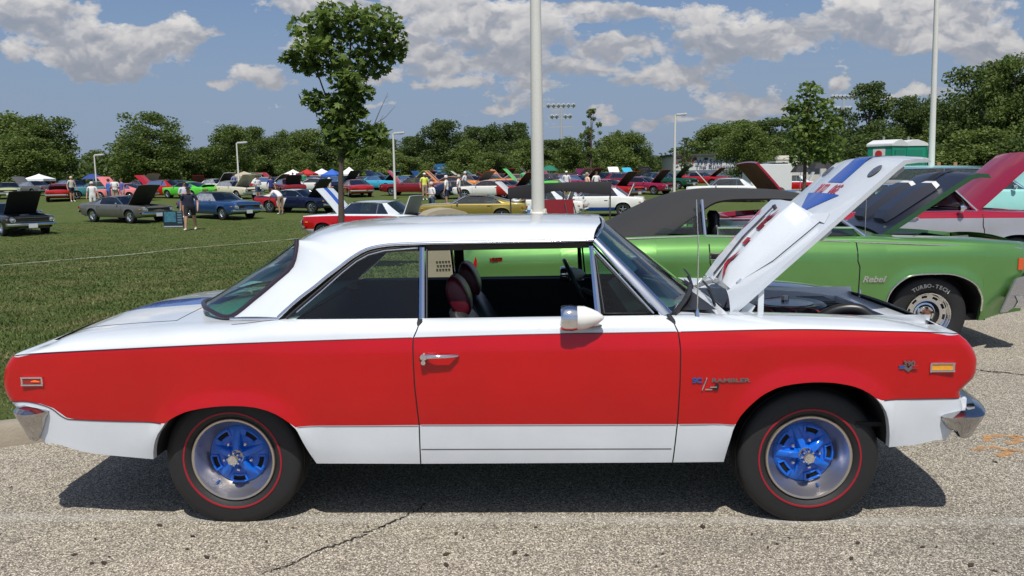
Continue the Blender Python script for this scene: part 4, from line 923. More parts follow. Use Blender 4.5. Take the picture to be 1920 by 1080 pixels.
# lot edge (kerb) polyline, from left front round to the right back
KERB = polyres([(-16, 1.2), (-9, 3.2), (-5, 4.25), (-3.15, 4.93), (-2.3, 5.45), (-1.7, 6.3), (-1.4, 7.6), (-1.15, 9.3), (-.4, 10.5), (1.5, 11.6), (6, 12.8), (16, 13.6), (40, 14.5)], 90)
def asphalt_mat():
    m = bpy.data.materials.new('asphalt'); m.use_nodes = True; t = m.node_tree; b = t.nodes['Principled BSDF']; b.inputs['Roughness'].default_value = .88; b.inputs['Specular IOR Level'].default_value = .3
    P = t.nodes.new('ShaderNodeTexCoord').outputs['Object']
    v = t.nodes.new('ShaderNodeTexVoronoi'); v.inputs['Scale'].default_value = 165; t.links.new(vmath(t, 'ADD', P, vmath(t, 'MULTIPLY', noise_n(t, P, 90, 2, .5, 0, 1), (.012, .012, 0))), v.inputs['Vector'])
    vc = t.nodes.new('ShaderNodeSeparateColor'); t.links.new(v.outputs['Color'], vc.inputs[0])
    agg = ramp_n(t, vc.outputs[0], [(0, (.080, .072, .062)), (.20, (.125, .113, .096)), (.5, (.20, .182, .153)), (.78, (.285, .262, .222)), (.97, (.42, .395, .345))])
    edge = ramp_n(t, v.outputs['Distance'], [(.30, 1), (.75, .35)])
    col = mix_n(t, 1.0, agg, edge, 'MULTIPLY')
    fineg = noise_n(t, P, 300, 3, .7); col = mix_n(t, .45, col, mix_n(t, 1.0, col, ramp_n(t, fineg, [(.3, .7), (.7, 1.4)]), 'MULTIPLY'))
    big = noise_n(t, P, 1.1, 5, .6); col = mix_n(t, 1.0, col, ramp_n(t, big, [(.3, (1.95, 1.95, 1.93)), (.7, (2.4, 2.37, 2.32))]), 'MULTIPLY')
    sp = t.nodes.new('ShaderNodeSeparateXYZ'); t.links.new(P, sp.inputs[0])
    # darker, newer paving to the lower right of the long crack
    s = math_n(t, 'ADD', math_n(t, 'MULTIPLY', sp.outputs[0], .30), math_n(t, 'MULTIPLY', sp.outputs[1], -.35)); s = math_n(t, 'ADD', s, math_n(t, 'MULTIPLY', big, .5))
    col = mix_n(t, 1.0, col, ramp_n(t, math_n(t, 'MULTIPLY_ADD', s, .3, .5), [(.15, (1.06, 1.04, 1.0)), (.75, (.86, .86, .87))]), 'MULTIPLY')
    # stains
    st = noise_n(t, P, 5.5, 3, .5); col = mix_n(t, ramp_n(t, st, [(.70, 0), (.78, .55)]), col, (.035, .03, .025))
    st2 = noise_n(t, map_n(t, P, (.6, 1.4, 1), (4, 2, 0)), 1.4, 6, .65); col = mix_n(t, ramp_n(t, st2, [(.56, 0), (.72, .28)]), col, (.10, .095, .088))
    # faint worn line along the parked car
    yl = math_n(t, 'ADD', sp.outputs[1], math_n(t, 'MULTIPLY', sp.outputs[0], .045)); yl = math_n(t, 'ADD', yl, math_n(t, 'MULTIPLY', noise_n(t, P, 9, 4, .6), .03))
    dl = math_n(t, 'ABSOLUTE', math_n(t, 'SUBTRACT', yl, 3.755)); wear = noise_n(t, P, 4, 6, .7)
    lm = math_n(t, 'MULTIPLY', ramp_n(t, dl, [(.022, .34), (.06, 0)]), ramp_n(t, wear, [(.35, .25), (.65, 1)]))
    col = mix_n(t, lm, col, (.60, .60, .57))
    t.links.new(col, b.inputs['Base Color'])
    bn = t.nodes.new('ShaderNodeBump'); bn.inputs['Strength'].default_value = .7; bn.inputs['Distance'].default_value = .005
    t.links.new(math_n(t, 'ADD', v.outputs['Distance'], fineg), bn.inputs['Height']); t.links.new(bn.outputs[0], b.inputs['Normal'])
    return m
ASPH = asphalt_mat()
mb = MB(); poly = [(p[0], p[1], 0) for p in KERB]+[(60, 14, 0), (60, -12, 0), (-30, -12, 0), (-30, 0, 0)]
mb.poly(poly); mb.build('parking_lot', [ASPH], None, smooth=0, kind='structure')
# cracks: thin dark grooves
CRK = mat('crack_dark', (.018, .017, .015), .95)
def crack(pts, w, nm='crack'):
    rnd = random.Random(5); P = polyres([tuple(at_ground(*p)[:2]) for p in pts], 90); mb = MB(); G = []
    for i, (x, y) in enumerate(P):
        x += rnd.gauss(0, .006); y += rnd.gauss(0, .006); ww = w*rnd.uniform(.35, 1.3)*min(1, i/6+.2, (90-i)/6)
        j = min(i+1, 89); dx, dy = P[j]-P[j-1]; L = math.hypot(dx, dy)+1e-6; G.append([(x-dy/L*ww, y+dx/L*ww, .004), (x+dy/L*ww, y-dx/L*ww, .004)])
    mb.grid(G); mb.build(nm, [CRK], None, smooth=0, kind='structure')
crack([(806, 938), (780, 958), (722, 985), (655, 1015), (600, 1032), (560, 1052), (490, 1079)], .0055, 'asphalt_crack')
crack([(1826, 693), (1850, 697), (1885, 699), (1925, 705)], .009, 'asphalt_crack')
crack([(1826, 693), (1760, 700), (1500, 720)], .008, 'asphalt_crack')
# sprayed orange mark
def spray():
    m = bpy.data.materials.new('orange_spray'); m.use_nodes = True; t = m.node_tree; b = t.nodes['Principled BSDF']; P = t.nodes.new('ShaderNodeTexCoord').outputs['Object']
    b.inputs['Base Color'].default_value = (.60, .30, .10, 1); b.inputs['Roughness'].default_value = .9
    n = noise_n(t, P, 70, 4, .7); n2 = noise_n(t, P, 10, 3, .6); a = math_n(t, 'MULTIPLY', ramp_n(t, n, [(.36, .15), (.60, .9)]), ramp_n(t, n2, [(.3, .45), (.6, 1)])); t.links.new(a, b.inputs['Alpha']); return m
SPR = spray()
def stroke(pts, w, n=40):
    P = polyres([tuple(at_ground(*p)[:2]) for p in pts], n); mb = MB(); G = []
    for i in range(n):
        j = min(i+1, n-1); d = P[j]-P[j-1]; L = np.linalg.norm(d)+1e-6; nx, ny = -d[1]/L, d[0]/L; ww = w*(.8+.4*math.sin(i*.9))
        ww *= 1.5; G.append([(P[i][0]+nx*ww, P[i][1]+ny*ww, .004), (P[i][0]-nx*ww, P[i][1]-ny*ww, .004)])
    mb.grid(G); return mb
for pts, w in (([(1835, 846), (1831, 843), (1845, 840), (1868, 840), (1890, 846), (1885, 853), (1868, 855)], .020), ([(1890, 846), (1905, 845), (1925, 847)], .014), ([(1856, 829), (1850, 822), (1862, 818), (1895, 819), (1908, 824), (1902, 831), (1884, 831)], .020), ([(1900, 818), (1925, 821)], .015)):
    stroke(pts, w).build('painted_mark', [SPR], None, smooth=0, kind='structure')
# little debris flakes on the lot
rnd = random.Random(11); mb = MB()
for (px, py) in [(205, 1046), (195, 1057), (1410, 1003), (1230, 1064), (836, 1041), (855, 1002), (590, 952), (690, 990), (500, 1017), (22, 915), (388, 1046), (1745, 1042), (1440, 1028), (1866, 867)]+[(rnd.uniform(0, 1900), rnd.uniform(985, 1075)) for _ in range(30)]:
    p = at_ground(px, py); r = rnd.uniform(.004, .013); a = rnd.uniform(0, 3); ca, sa = math.cos(a)*r, math.sin(a)*r
    mb.add([(p[0]+ca*2, p[1]+sa*2, .006), (p[0]-sa, p[1]+ca, .009), (p[0]-ca*1.6, p[1]-sa*2, .005), (p[0]+sa, p[1]-ca, .005)], [(0, 1, 2, 3)])
mb.build('leaf_litter', [mat('litter_brown', (.045, .03, .018), .9, var=.4)], None, smooth=0, kind='stuff')
# kerb
def concrete(): return mat('kerb_concrete', (.30, .26, .20), .85, var=.28, vscale=3.5, bump=.5, bscale=70)
G = []
nrm = []
for i, (x, y) in enumerate(KERB):
    a = KERB[max(0, i-1)]; c = KERB[min(len(KERB)-1, i+1)]; d = c-a; d = d/np.linalg.norm(d); n = np.array([-d[1], d[0]]); nrm.append(n)
    G.append([(x, y, -.02), (x+n[0]*.012, y+n[1]*.012, .10), (x+n[0]*.03, y+n[1]*.03, .128), (x+n[0]*.055, y+n[1]*.055, .135), (x+n[0]*.15, y+n[1]*.15, .135), (x+n[0]*.17, y+n[1]*.17, .12), (x+n[0]*.17, y+n[1]*.17, 0)])
mb = MB(); mb.grid(G); kb = mb.build('kerb', [concrete()], None, smooth=40, kind='structure')
# grass
def grass_mat():
    m = bpy.data.materials.new('grass'); m.use_nodes = True; t = m.node_tree; b = t.nodes['Principled BSDF']; b.inputs['Roughness'].default_value = .9; b.inputs['Specular IOR Level'].default_value = .15
    P = t.nodes.new('ShaderNodeTexCoord').outputs['Object']
    n1 = noise_n(t, P, .55, 6, .62); n2 = noise_n(t, map_n(t, P, (1, 1.0, 1)), 14, 6, .7); n3 = noise_n(t, P, 2.6, 5, .65)
    col = mix_n(t, ramp_n(t, n2, [(.3, 0), (.7, 1)]), (.044, .064, .015), (.130, .165, .047))
    col = mix_n(t, ramp_n(t, n3, [(.35, 0), (.68, .75)]), col, (.060, .098, .022))
    col = mix_n(t, ramp_n(t, n1, [(.50, 0), (.68, .55)]), col, (.135, .115, .048))
    t.links.new(col, b.inputs['Base Color'])
    bn = t.nodes.new('ShaderNodeBump'); bn.inputs['Strength'].default_value = .9; bn.inputs['Distance'].default_value = .05; t.links.new(math_n(t, 'ADD', n2, n3), bn.inputs['Height']); t.links.new(bn.outputs[0], b.inputs['Normal'])
    return m
GRASS = grass_mat()
kx = KERB[:, 0]+np.array(nrm)[:, 0]*.17; ky = KERB[:, 1]+np.array(nrm)[:, 1]*.17
G = []; xs_b = np.concatenate([np.linspace(0, 1, 60)])
for i in range(len(KERB)):
    row = []
    x0_, y0_ = kx[i], ky[i]
    u = i/(len(KERB)-1)
    xe = -900+1800*u
    for s_ in np.r_[np.linspace(0, 70, 90), np.geomspace(72, 1500, 30)]/1500:
        y = y0_+1500*s_; x = x0_+(xe-x0_)*min(1, (y-y0_)/900)
        if u < .2: x = x0_+((-900-60*i)*.0+(xe-x0_))*min(1, (y-y0_)/900)
        row.append((x, y, tz(x, y)+.02*(s_ == 0)))
    G.append(row)
# left-hand strip beyond the kerb start
L_ = []
for k in range(8):
    f = k/7; row = []
    for (x, y, z) in G[0]: row.append((x-(1-f)*(60+ (y > 5)*min(800, y*2)), y, z))
    L_.append(row)
mb = MB(); mb.grid(L_[:-1]+G); mb.build('lawn', [GRASS], None, smooth=60, kind='structure')
# grass blades near the lot: one countless mass
rnd = np.random.default_rng(3); N = 330000
by_ = 3.0+37*rnd.random(N)**1.5; bx_ = rnd.uniform(-1, .12, N)*(by_*.70+1.4)+.3
keep = []
ksx = KERB[:, 0]+np.array(nrm)[:, 0]*.17; ksy = KERB[:, 1]+np.array(nrm)[:, 1]*.17
order = np.argsort(ksx); yk = np.interp(bx_, ksx[order], ksy[order])
ok = (by_ > yk+.02) & (np.abs(bx_) < by_*.70+1.2); bx_ = bx_[ok]; by_ = by_[ok]; n = len(bx_)
h = (rnd.uniform(.012, .032, n))*(1+.3*rnd.random(n)); an = rnd.uniform(0, 6.28, n); h = h*np.clip(1.25-by_/50, .5, 1.1); wd = rnd.uniform(.002, .0045, n)*(1+by_/6); lx = rnd.normal(0, .022, n); ly = rnd.normal(0, .022, n)
bz = np.array([tz(a, c) for a, c in zip(bx_, by_)]) if n < 1 else np.interp(by_, np.linspace(0, 50, 400), [float(_tz(q)) for q in np.linspace(0, 50, 400)])+.02*np.sin(bx_*.21+by_*.13)*np.clip((by_-8)/8, 0, 1)
V = np.empty((n, 3, 3)); V[:, 0] = np.c_[bx_-np.cos(an)*wd, by_-np.sin(an)*wd, bz-.005]; V[:, 1] = np.c_[bx_+np.cos(an)*wd, by_+np.sin(an)*wd, bz-.005]; V[:, 2] = np.c_[bx_+lx, by_+ly, bz+h]
me = bpy.data.meshes.new('grass_blades'); me.vertices.add(n*3); me.vertices.foreach_set('co', V.ravel()); me.loops.add(n*3); me.loops.foreach_set('vertex_index', np.arange(n*3)); me.polygons.add(n); me.polygons.foreach_set('loop_start', np.arange(n)*3); me.update(calc_edges=True)
def blade_mat():
    m = bpy.data.materials.new('grass_blade'); m.use_nodes = True; t = m.node_tree; b = t.nodes['Principled BSDF']; b.inputs['Roughness'].default_value = .6; b.inputs['Specular IOR Level'].default_value = .25
    P = t.nodes.new('ShaderNodeNewGeometry'); rp = P.outputs['Random Per Island']
    c = mix_n(t, rp, (.052, .078, .017), (.135, .178, .050)); n1 = noise_n(t, P.outputs['Position'], .9, 5, .62); n4 = noise_n(t, map_n(t, P.outputs['Position'], (.5, 1, 1)), 1.7, 4, .6); c = mix_n(t, ramp_n(t, n4, [(.42, 0), (.60, .7)]), c, (.040, .068, .013)); c = mix_n(t, ramp_n(t, n1, [(.47, 0), (.64, .65)]), c, (.19, .165, .075)); t.links.new(c, b.inputs['Base Color']); return m
me.materials.append(blade_mat()); link('grass_blades', me, None, kind='stuff')
# chalk line across the field
m = bpy.data.materials.new('chalk'); m.use_nodes = True; t = m.node_tree; b = t.nodes['Principled BSDF']; b.inputs['Base Color'].default_value = (.62, .63, .58, 1); b.inputs['Roughness'].default_value = .95
P_ = t.nodes.new('ShaderNodeTexCoord').outputs['Object']; t.links.new(math_n(t, 'MULTIPLY', ramp_n(t, noise_n(t, P_, 9, 5, .75), [(.38, 0), (.58, .95)]), ramp_n(t, noise_n(t, P_, .8, 3, .6), [(.35, .5), (.55, 1)])), b.inputs['Alpha'])
P = polyres([tuple(at_terrain(*p)[:2]) for p in ((-20, 503), (22, 498), (120, 490), (250, 479), (345, 468), (440, 460), (560, 449))], 60); G = []
rr = random.Random(2)
for i in range(60):
    d = P[min(i+1, 59)]-P[max(0, i-1)]; d /= np.linalg.norm(d)+1e-9; w = .045*rr.uniform(.7, 1.3); jx = rr.gauss(0, .02)
    G.append([(P[i][0]-d[1]*w, P[i][1]+d[0]*w+jx, tz(*P[i])+.035), (P[i][0]+d[1]*w, P[i][1]-d[0]*w+jx, tz(*P[i])+.035)])
mb = MB(); mb.grid(G); mb.build('chalk_line', [m], None, smooth=0, kind='structure')
# ================================================================= the other show cars: a builder by style, copies share mesh data
def arch_pts(xc, R, gap=.055, zb=.24, ex=2.3):
    r = R+gap; pts = []
    for a in np.linspace(0, math.pi, 17):
        c, s_ = math.cos(a), math.sin(a); pts.append((xc-r*math.copysign(abs(c)**(2/ex), c), R-.02+(r-.02)*abs(s_)**(2/ex)))
    return [(xc-r*.99, zb)]+pts+[(xc+r*.99, zb)]
STY = dict(
 fastback=dict(xr=-2.38, xf=2.42, ax=(-1.28, 1.45), belt=.86, hood=.83, deck=.89, zr=1.26, wsb=.92, wst=.30, rt=-.62, blb=-1.90, cb=-1.28, ct=-.92, R=.325),
 coupe=dict(xr=-2.45, xf=2.40, ax=(-1.30, 1.42), belt=.90, hood=.88, deck=.90, zr=1.31, wsb=.85, wst=.32, rt=-.85, blb=-1.45, cb=-1.12, ct=-.82, R=.325),
 boxy=dict(xr=-2.32, xf=2.20, ax=(-1.34, 1.34), belt=.94, hood=.92, deck=.90, zr=1.38, wsb=.78, wst=.38, rt=-.98, blb=-1.50, cb=-1.10, ct=-.80, R=.32),
 sedan=dict(xr=-2.50, xf=2.45, ax=(-1.42, 1.45), belt=.93, hood=.90, deck=.90, zr=1.40, wsb=.95, wst=.40, rt=-1.15, blb=-1.75, cb=-1.45, ct=-1.15, R=.325),
)
_sm = {}
def style_parts(style):
    if style in _sm: return _sm[style]
    s = STY[style] if isinstance(style, str) else style; fine_ = s.get('fine', .22)
    xr, xf = s['xr'], s['xf']; zm = (s['belt']-.30)
    b = Body(s.get('prof', [(.22, .80), (.35, .86), (.5, .89), (.65, .90), (.78, .885), (.88, .86), (1.0, .84)]), [(xr, .90), (xr+.4, .97), (0, 1), (xf-.6, .975), (xf, .90)],
             s.get('rear', [(xr+.12, .30), (xr+.05, .5), (xr, .68), (xr+.05, s['deck']-.06)]), s.get('front', [(xf-.16, .28), (xf-.06, .42), (xf, .6), (xf-.05, s['hood']-.06)]),
             [(xr, .36), (xr+.6, .28), (s['ax'][0], .25), (s['ax'][1], .25), (xf-.5, .27), (xf, .34)], s.get('arches', [arch_pts(a, s['R'], ex=s.get('ex', 2.3)) for a in s['ax']]),
             s.get('L1', [(xr, .42), (xf, .42)]), s.get('L2', [(xr, s['deck']-.07), (-.8, s['belt']-.06), (.8, s['belt']-.06), (xf, s['hood']-.08)]),
             [(xr, .62), (xr+.5, .72), (s['blb'], .74), (s['cb'], .76), (.5, .77), (s['wsb'], .74), (s['wsb']+.3, .70), (xf, .62)],
             [(xr, s['deck']-.035), (xr+.5, s['deck']), (s['cb'], s['belt']), (s['wsb'], s['belt']), (s['wsb']+.3, s['hood']+.01), (xf-.5, s['hood']-.01), (xf, s['hood']-.055)], flare=.018, fw=.05, rnd=.12, crown=.04)
    P = {}
    def M(name, mb, slots, **k): P.setdefault(name, []).append((mb.mesh(name, [BLACK]*len(slots), **k), slots, None))
    rows = s.get('rows', (2, 4, 4)); st = fine_
    hood0 = s['wsb']+.12; hood1 = xf-.10; tr0 = xr+.06; tr1 = s['blb']-.06
    mb = MB(); b.panel(mb, b.rear, b.front, (0, 1, 2), (-1, 1), rows, st); b.end_cap(mb, 'rear', (0, 1, 2), n=6, rows=rows); b.end_cap(mb, 'front', (0, 1, 2), n=6, rows=rows)
    b.deck(mb, s['wsb']-.12, hood0, 2, n=6, step=.12); b.deck(mb, tr1, s['cb']-.0+.05, 2, n=6, step=.12)
    for sg in (-1, 1):
        for (a, c, wi) in ((hood0, xf, .60), (xr, tr1, .60)):
            Q = []
            for x in np.linspace(a, c, 8): w = b.win(x); Q.append([(b.clampx(x), sg*y, b.zin(x)+.008*(w-y)/.1) for y in (w, (w+wi)/2, wi)]+[(b.clampx(x), sg*(wi-.01), b.zin(x)-.06)])
            mb.grid(Q, 2)
    M('body', mb, ('lower', 'main', 'upper'))
    # door lines
    mb = MB()
    for sg in (-1, 1):
        for x in s.get('seams', (s['wsb']-.02, s['cb']+.42)):
            mb.tube([(x-.02*(z > .8), sg*(b.W(x, z)+.0005), z) for z in np.linspace(.30, s['belt']-.05, 14)], .0055, 4)
    M('door_seam', mb, ('black',))
    def lid(x0, x1, slots, name):
        mb = MB(); G = [[(b.clampx(x)-x0, y, b.zin(x)+.008+.035*(1-(y/.6)**2)-b.zin(x0)) for y in np.linspace(-.592, .592, 9)] for x in np.linspace(x0, x1, 7)]
        G = np.array(G); mb.grid(G, lambda i, j: 1 if 3 <= j <= 4 else 0); H = G.copy(); H[..., 2] -= .025; mb.grid(H, 2)
        for e in (G[0], G[-1], G[:, 0], G[:, -1]): f = e.copy(); f[:, 2] -= .025; mb.grid(np.stack([e, f], 1), 0)
        P[name] = [(mb.mesh(name, [BLACK]*3), slots, (x0, 0, b.zin(x0)))]
    lid(hood0, hood1, ('hood', 'stripe', 'hoodin'), 'hood'); 
    # trunk lid, hinged at its front edge
    x0 = tr1; mb = MB(); G = np.array([[(b.clampx(x)-x0, y, b.zin(x)+.008+.035*(1-(y/.6)**2)-b.zin(x0)) for y in np.linspace(-.592, .592, 9)] for x in np.linspace(tr0, tr1, 6)])
    mb.grid(G, lambda i, j: 1 if 3 <= j <= 4 else 0); H = G.copy(); H[..., 2] -= .03; mb.grid(H, 2)
    for e in (G[0], G[-1], G[:, 0], G[:, -1]): f = e.copy(); f[:, 2] -= .03; mb.grid(np.stack([e, f], 1), 0)
    P['trunk_lid'] = [(mb.mesh('trunk_lid', [BLACK]*3), ('trunk', 'stripe', 'hoodin'), (x0, 0, b.zin(x0)))]
    # bay and trunk floors
    mb = MB(); mb.box(((hood0+xf-.3)/2, 0, s['hood']-.22), (xf-.3-hood0, 1.18, .02)); mb.box(((xr+.2+tr1)/2, 0, s['deck']-.34), (tr1-xr-.2, 1.18, .02)); mb.grid([[(hood0, y, s['hood']), (hood0, y, s['hood']-.25)] for y in (-.6, .6)]); mb.box((xf-.32, 0, s['hood']-.13), (.04, 1.16, .16))
    M('bay_lining', mb, ('dark',))
    mb = MB(); cx0 = (hood0+xf-.3)/2; mb.box((cx0, 0, s['hood']-.14), (.6, .4, .14)); mb.lathe([(0, .05), (.19, .045), (.2, 0), (.19, -.04), (0, -.04)], c=(cx0-.05, 0, s['hood']-.05), axis='z', seg=20); mb.tube([(cx0+.3, -.2, s['hood']-.06), (cx0+.5, -.3, s['hood']-.04)], .03, 6)
    M('engine', mb, ('engine',))
    for k_ in (0, 1):
        for sg in (-1, 1): mb = MB(); b.wells(mb, 0, .32, k_, (sg,)); M('wheel_liner', mb, ('dark',))
    mb = MB(); mb.box(((xr+xf)/2, 0, .30), (xf-xr-.7, 1.5, .06)); M('underbody', mb, ('dark',))
    # cabin
    if s.get('cabin', True):
        zb, zr = s['belt']-.004, s['zr']; wb, wr = s.get('wb', .765), s.get('wr', .60); ze = zr-.055
        yb = lambda z: wb+(wr-wb)*(z-zb)/(ze-zb)
        def arc(x): m_ = (s['wst']+s['rt'])/2; return -.03*((x-m_)/(s['wst']-m_))**2
        mb = MB(); G = []
        for x in np.linspace(s['rt'], s['wst'], 7):
            a = arc(x); G.append([(x, y, ze+a+(zr-ze)*(1-abs(y/(wr+.015))**2.6)) for y in np.linspace(-wr-.015, wr+.015, 13)])
        mb.grid(G, 0)
        zt = ze+arc(s['rt']); ztf = ze+arc(s['wst'])
        for sg in (-1, 1):   # rear pillar
            a = [np.array((s['ct'], sg*(wr+.01), ze+arc(s['ct'])-.012)), np.array((s['rt'], sg*(wr+.015), zt))]
            c = [np.array((s['cb'], sg*wb, zb)), np.array((s['blb'], sg*(wb-.05), zb))]
            mb.grid([[a[0]*(1-t)+a[1]*t+(0, 0, 0), (a[0]*(1-t)+a[1]*t)*.5+(c[0]*(1-t)+c[1]*t)*.5+(0, sg*.018, 0), c[0]*(1-t)+c[1]*t] for t in np.linspace(0, 1, 4)], 0)
        M('roof', mb, ('roof',), smooth=45)
        mb = MB(); mb.box(((s['rt']+s['wst'])/2, 0, zr-.045), (s['wst']-s['rt']-.04, 1.1, .012)); M('headliner', mb, ('dark',))
        for sg in (-1, 1):
            mb = MB(); mb.tube([(s['wsb'], sg*wb, zb), (s['wst']+.01, sg*(wr+.012), ztf-.004)], .02, 6); mb.tube([(s['wst'], sg*(wr+.015), ztf)]+[(x, sg*(wr+.017), ze+arc(x)-.004) for x in np.linspace(s['wst'], s['ct'], 5)]+[(s['cb'], sg*(wb+.004), zb)], .010, 5)
            mb.tube([(s['cb'], sg*(wb+.01), zb), (s['wsb'], sg*(wb+.01), zb)], .008, 4)
            M('window_trim', mb, ('trim',))
        def gl(nm, e0, e1, c0, c1, bul):
            mb = MB(); G = []
            for t in np.linspace(0, 1, 4):
                a = np.array(e0)*(1-t)+np.array(e1)*t; c = np.array(c0)*(1-t)+np.array(c1)*t
                G.append([tuple(np.array([c[0]+(a[0]-c[0])*k*k, a[1]*k, c[2]+(a[2]-c[2])*k*k])) for k in np.linspace(-1, 1, 9)])
            mb.grid(G); M(nm, mb, ('glass',), smooth=60)
        gl('windshield', (s['wst'], wr, ztf), (s['wsb'], wb, zb), (s['wst']+.05, 0, zr-.02), (s['wsb']+.16, 0, zb+.03), .05)
        gl('rear_window', (s['rt'], wr, zt), (s['blb'], wb-.06, zb), (s['rt']-.05, 0, zr-.03), (s['blb']-.10, 0, zb+.02), .05)
        for sg in (-1, 1):
            mb = MB(); xm = s.get('bp', s['cb']+.45)
            def edge(x): return (x, sg*(wr+.005), ze+arc(x)-.015)
            t_ = (xm-s['cb'])/(s['wsb']-s['cb']); 
            mb.poly([(xm, sg*wb, zb), (s['cb'], sg*wb, zb), edge(s['ct']), edge(max(s['ct']+.1, xm-.02))]); M('side_window', mb, ('glass',), smooth=0)
            mb = MB(); mb.poly([(s['wsb'], sg*wb, zb), (xm+.03, sg*wb, zb), edge(max(s['ct']+.1, xm+.01)), edge(s['wst'])])
            if s.get('doorglass', True): M('side_window', mb, ('glass',), smooth=0)
            mb = MB(); mb.tube([(xm+.01, sg*wb, zb), edge(max(s['ct']+.1, xm-.01))], .012, 5); M('window_pillar', mb, ('trim',))
        mb = MB()
        for y in (-.34, .34): mb.box((-.32, y, s['belt']-.02), (.12, .46, .5), rot=(0, -.2, 0), taper=.8); mb.box((-.36, y, s['belt']+.24), (.08, .2, .12))
        mb.box((-1.05, 0, s['belt']-.12), (.14, 1.2, .4), rot=(0, -.25, 0)); mb.box((s['wsb']-.2, 0, s['belt']-.06), (.3, 1.3, .12)); mb.box((0, 0, .45), (2.2, 1.4, .05))
        mb.lathe([(.17, -.01), (.185, 0), (.17, .01)], c=(.30, .34, s['belt']+.02), axis='x', seg=16)
        M('interior', mb, ('dark',))
    # bumpers, grille, lamps
    def bump_(nm, x, sg, z):
        mb = MB(); S = []
        for (y, dx) in ((-.90, -.16), (-.88, -.03), (-.70, .03), (-.35, .045), (0, .05), (.35, .045), (.70, .03), (.88, -.03), (.90, -.16)):
            X = x+sg*dx; S.append([(X-sg*.05, y, z+.055), (X, y, z+.05), (X+sg*.025, y, z), (X, y, z-.055), (X-sg*.05, y, z-.06)])
        mb.grid(S); M(nm, mb, ('chrome',))
    bump_('front_bumper', xf-.02, 1, .46); bump_('rear_bumper', xr+.02, -1, .50)
    mb = MB(); mb.box((xf+.005, 0, .64), (.05, 1.18, .15)); M('grille', mb, ('grille',), bevel=0)
    mb = MB(); mb.box((xf+.02, 0, .725), (.05, 1.55, .015)); mb.box((xf+.02, 0, .558), (.05, 1.55, .015)); M('grille_surround', mb, ('chrome',))
    for sg in (-1, 1):
        mb = MB(); mb.lathe([(0, .06), (.05, .055), (.085, .03), (.10, .045), (.105, 0)], c=(xf-.01, sg*.70, .645), axis='x', seg=18); M('headlight', mb, ('lamp',))
        mb = MB(); mb.box((xr-.012, sg*.55, .68), (.05, .52, .10)); M('taillight', mb, ('tail',), bevel=0)
        mb = MB(); yy = sg*(b.W(s['wsb']-.25, s['belt']-.08)+.05); mb.lathe([(0, -.03), (.04, -.03), (.055, .01), (.03, .05), (0, .06)], c=(s['wsb']-.28, yy, s['belt']+.04), axis='x', seg=10); mb.tube([(s['wsb']-.28, yy, s['belt']), (s['wsb']-.28, yy*.93, s['belt']-.05)], .01, 4); M('door_mirror', mb, ('chrome',))
        mb = MB(); xx = s['cb']+.55; yy = sg*(b.W(xx, .76)+.015); mb.box((xx, yy, .76), (.16, .02, .02)); M('door_handle', mb, ('chrome',))
        for xx, sl_ in ((xf-.22, 'amber'), (xr+.2, 'tail')):
            mb = MB(); mb.box((xx, sg*(b.W(xx, .66)+.003), .66), (.10, .02, .035)); M('side_marker', mb, (sl_,))
    mb = MB(); mb.box((xf+.045, 0, .40), (.02, .32, .16)); M('number_plate', mb, ('plate',))
    _sm[style if isinstance(style, str) else s['name']] = P; P['_body'] = b; return P
_wm = {}
def small_wheel_meshes(R=.325, seg=28):
    if R in _wm: return _wm[R]
    ty = tyre_mb(R, .20, R*.60, None, seg).mesh('tyre', [TYRE]); mb = MB()
    mb.lathe([(R*.60, -.075), (R*.60, -.09), (R*.56, -.088), (R*.50, -.05), (R*.46, -.03)], seg=seg, m=0)
    n = 20; mb.lathe([(R*.46, -.03), (R*.44, -.02), (.0, -.015)], seg=seg, m=2)
    for k in range(5):
        a = math.radians(90+72*k); ca, sa = math.cos(a), math.sin(a)
        mb.grid([[(r*ca-o*sa, y, r*sa+o*ca) for (o, y) in ((-w, -.02), (-w*.7, yy), (w*.7, yy), (w, -.02))] for (r, w, yy) in ((.03, .035, -.06), (R*.28, .028, -.055), (R*.46, .022, -.035))], 1)
    mb.lathe([(0, -.085), (.028, -.083), (.035, -.06), (.045, -.03)], seg=14, m=0)
    rm = mb.mesh('rim', [CHROME, CHROME, WELL]); _wm[R] = (ty, rm); return _wm[R]
HOODIN = mat('hood_inside_dark', (.022, .022, .022), .6)
HOODIN_L = mat('hood_inside_pale', (.36, .37, .31), .6, var=.2, vscale=6)
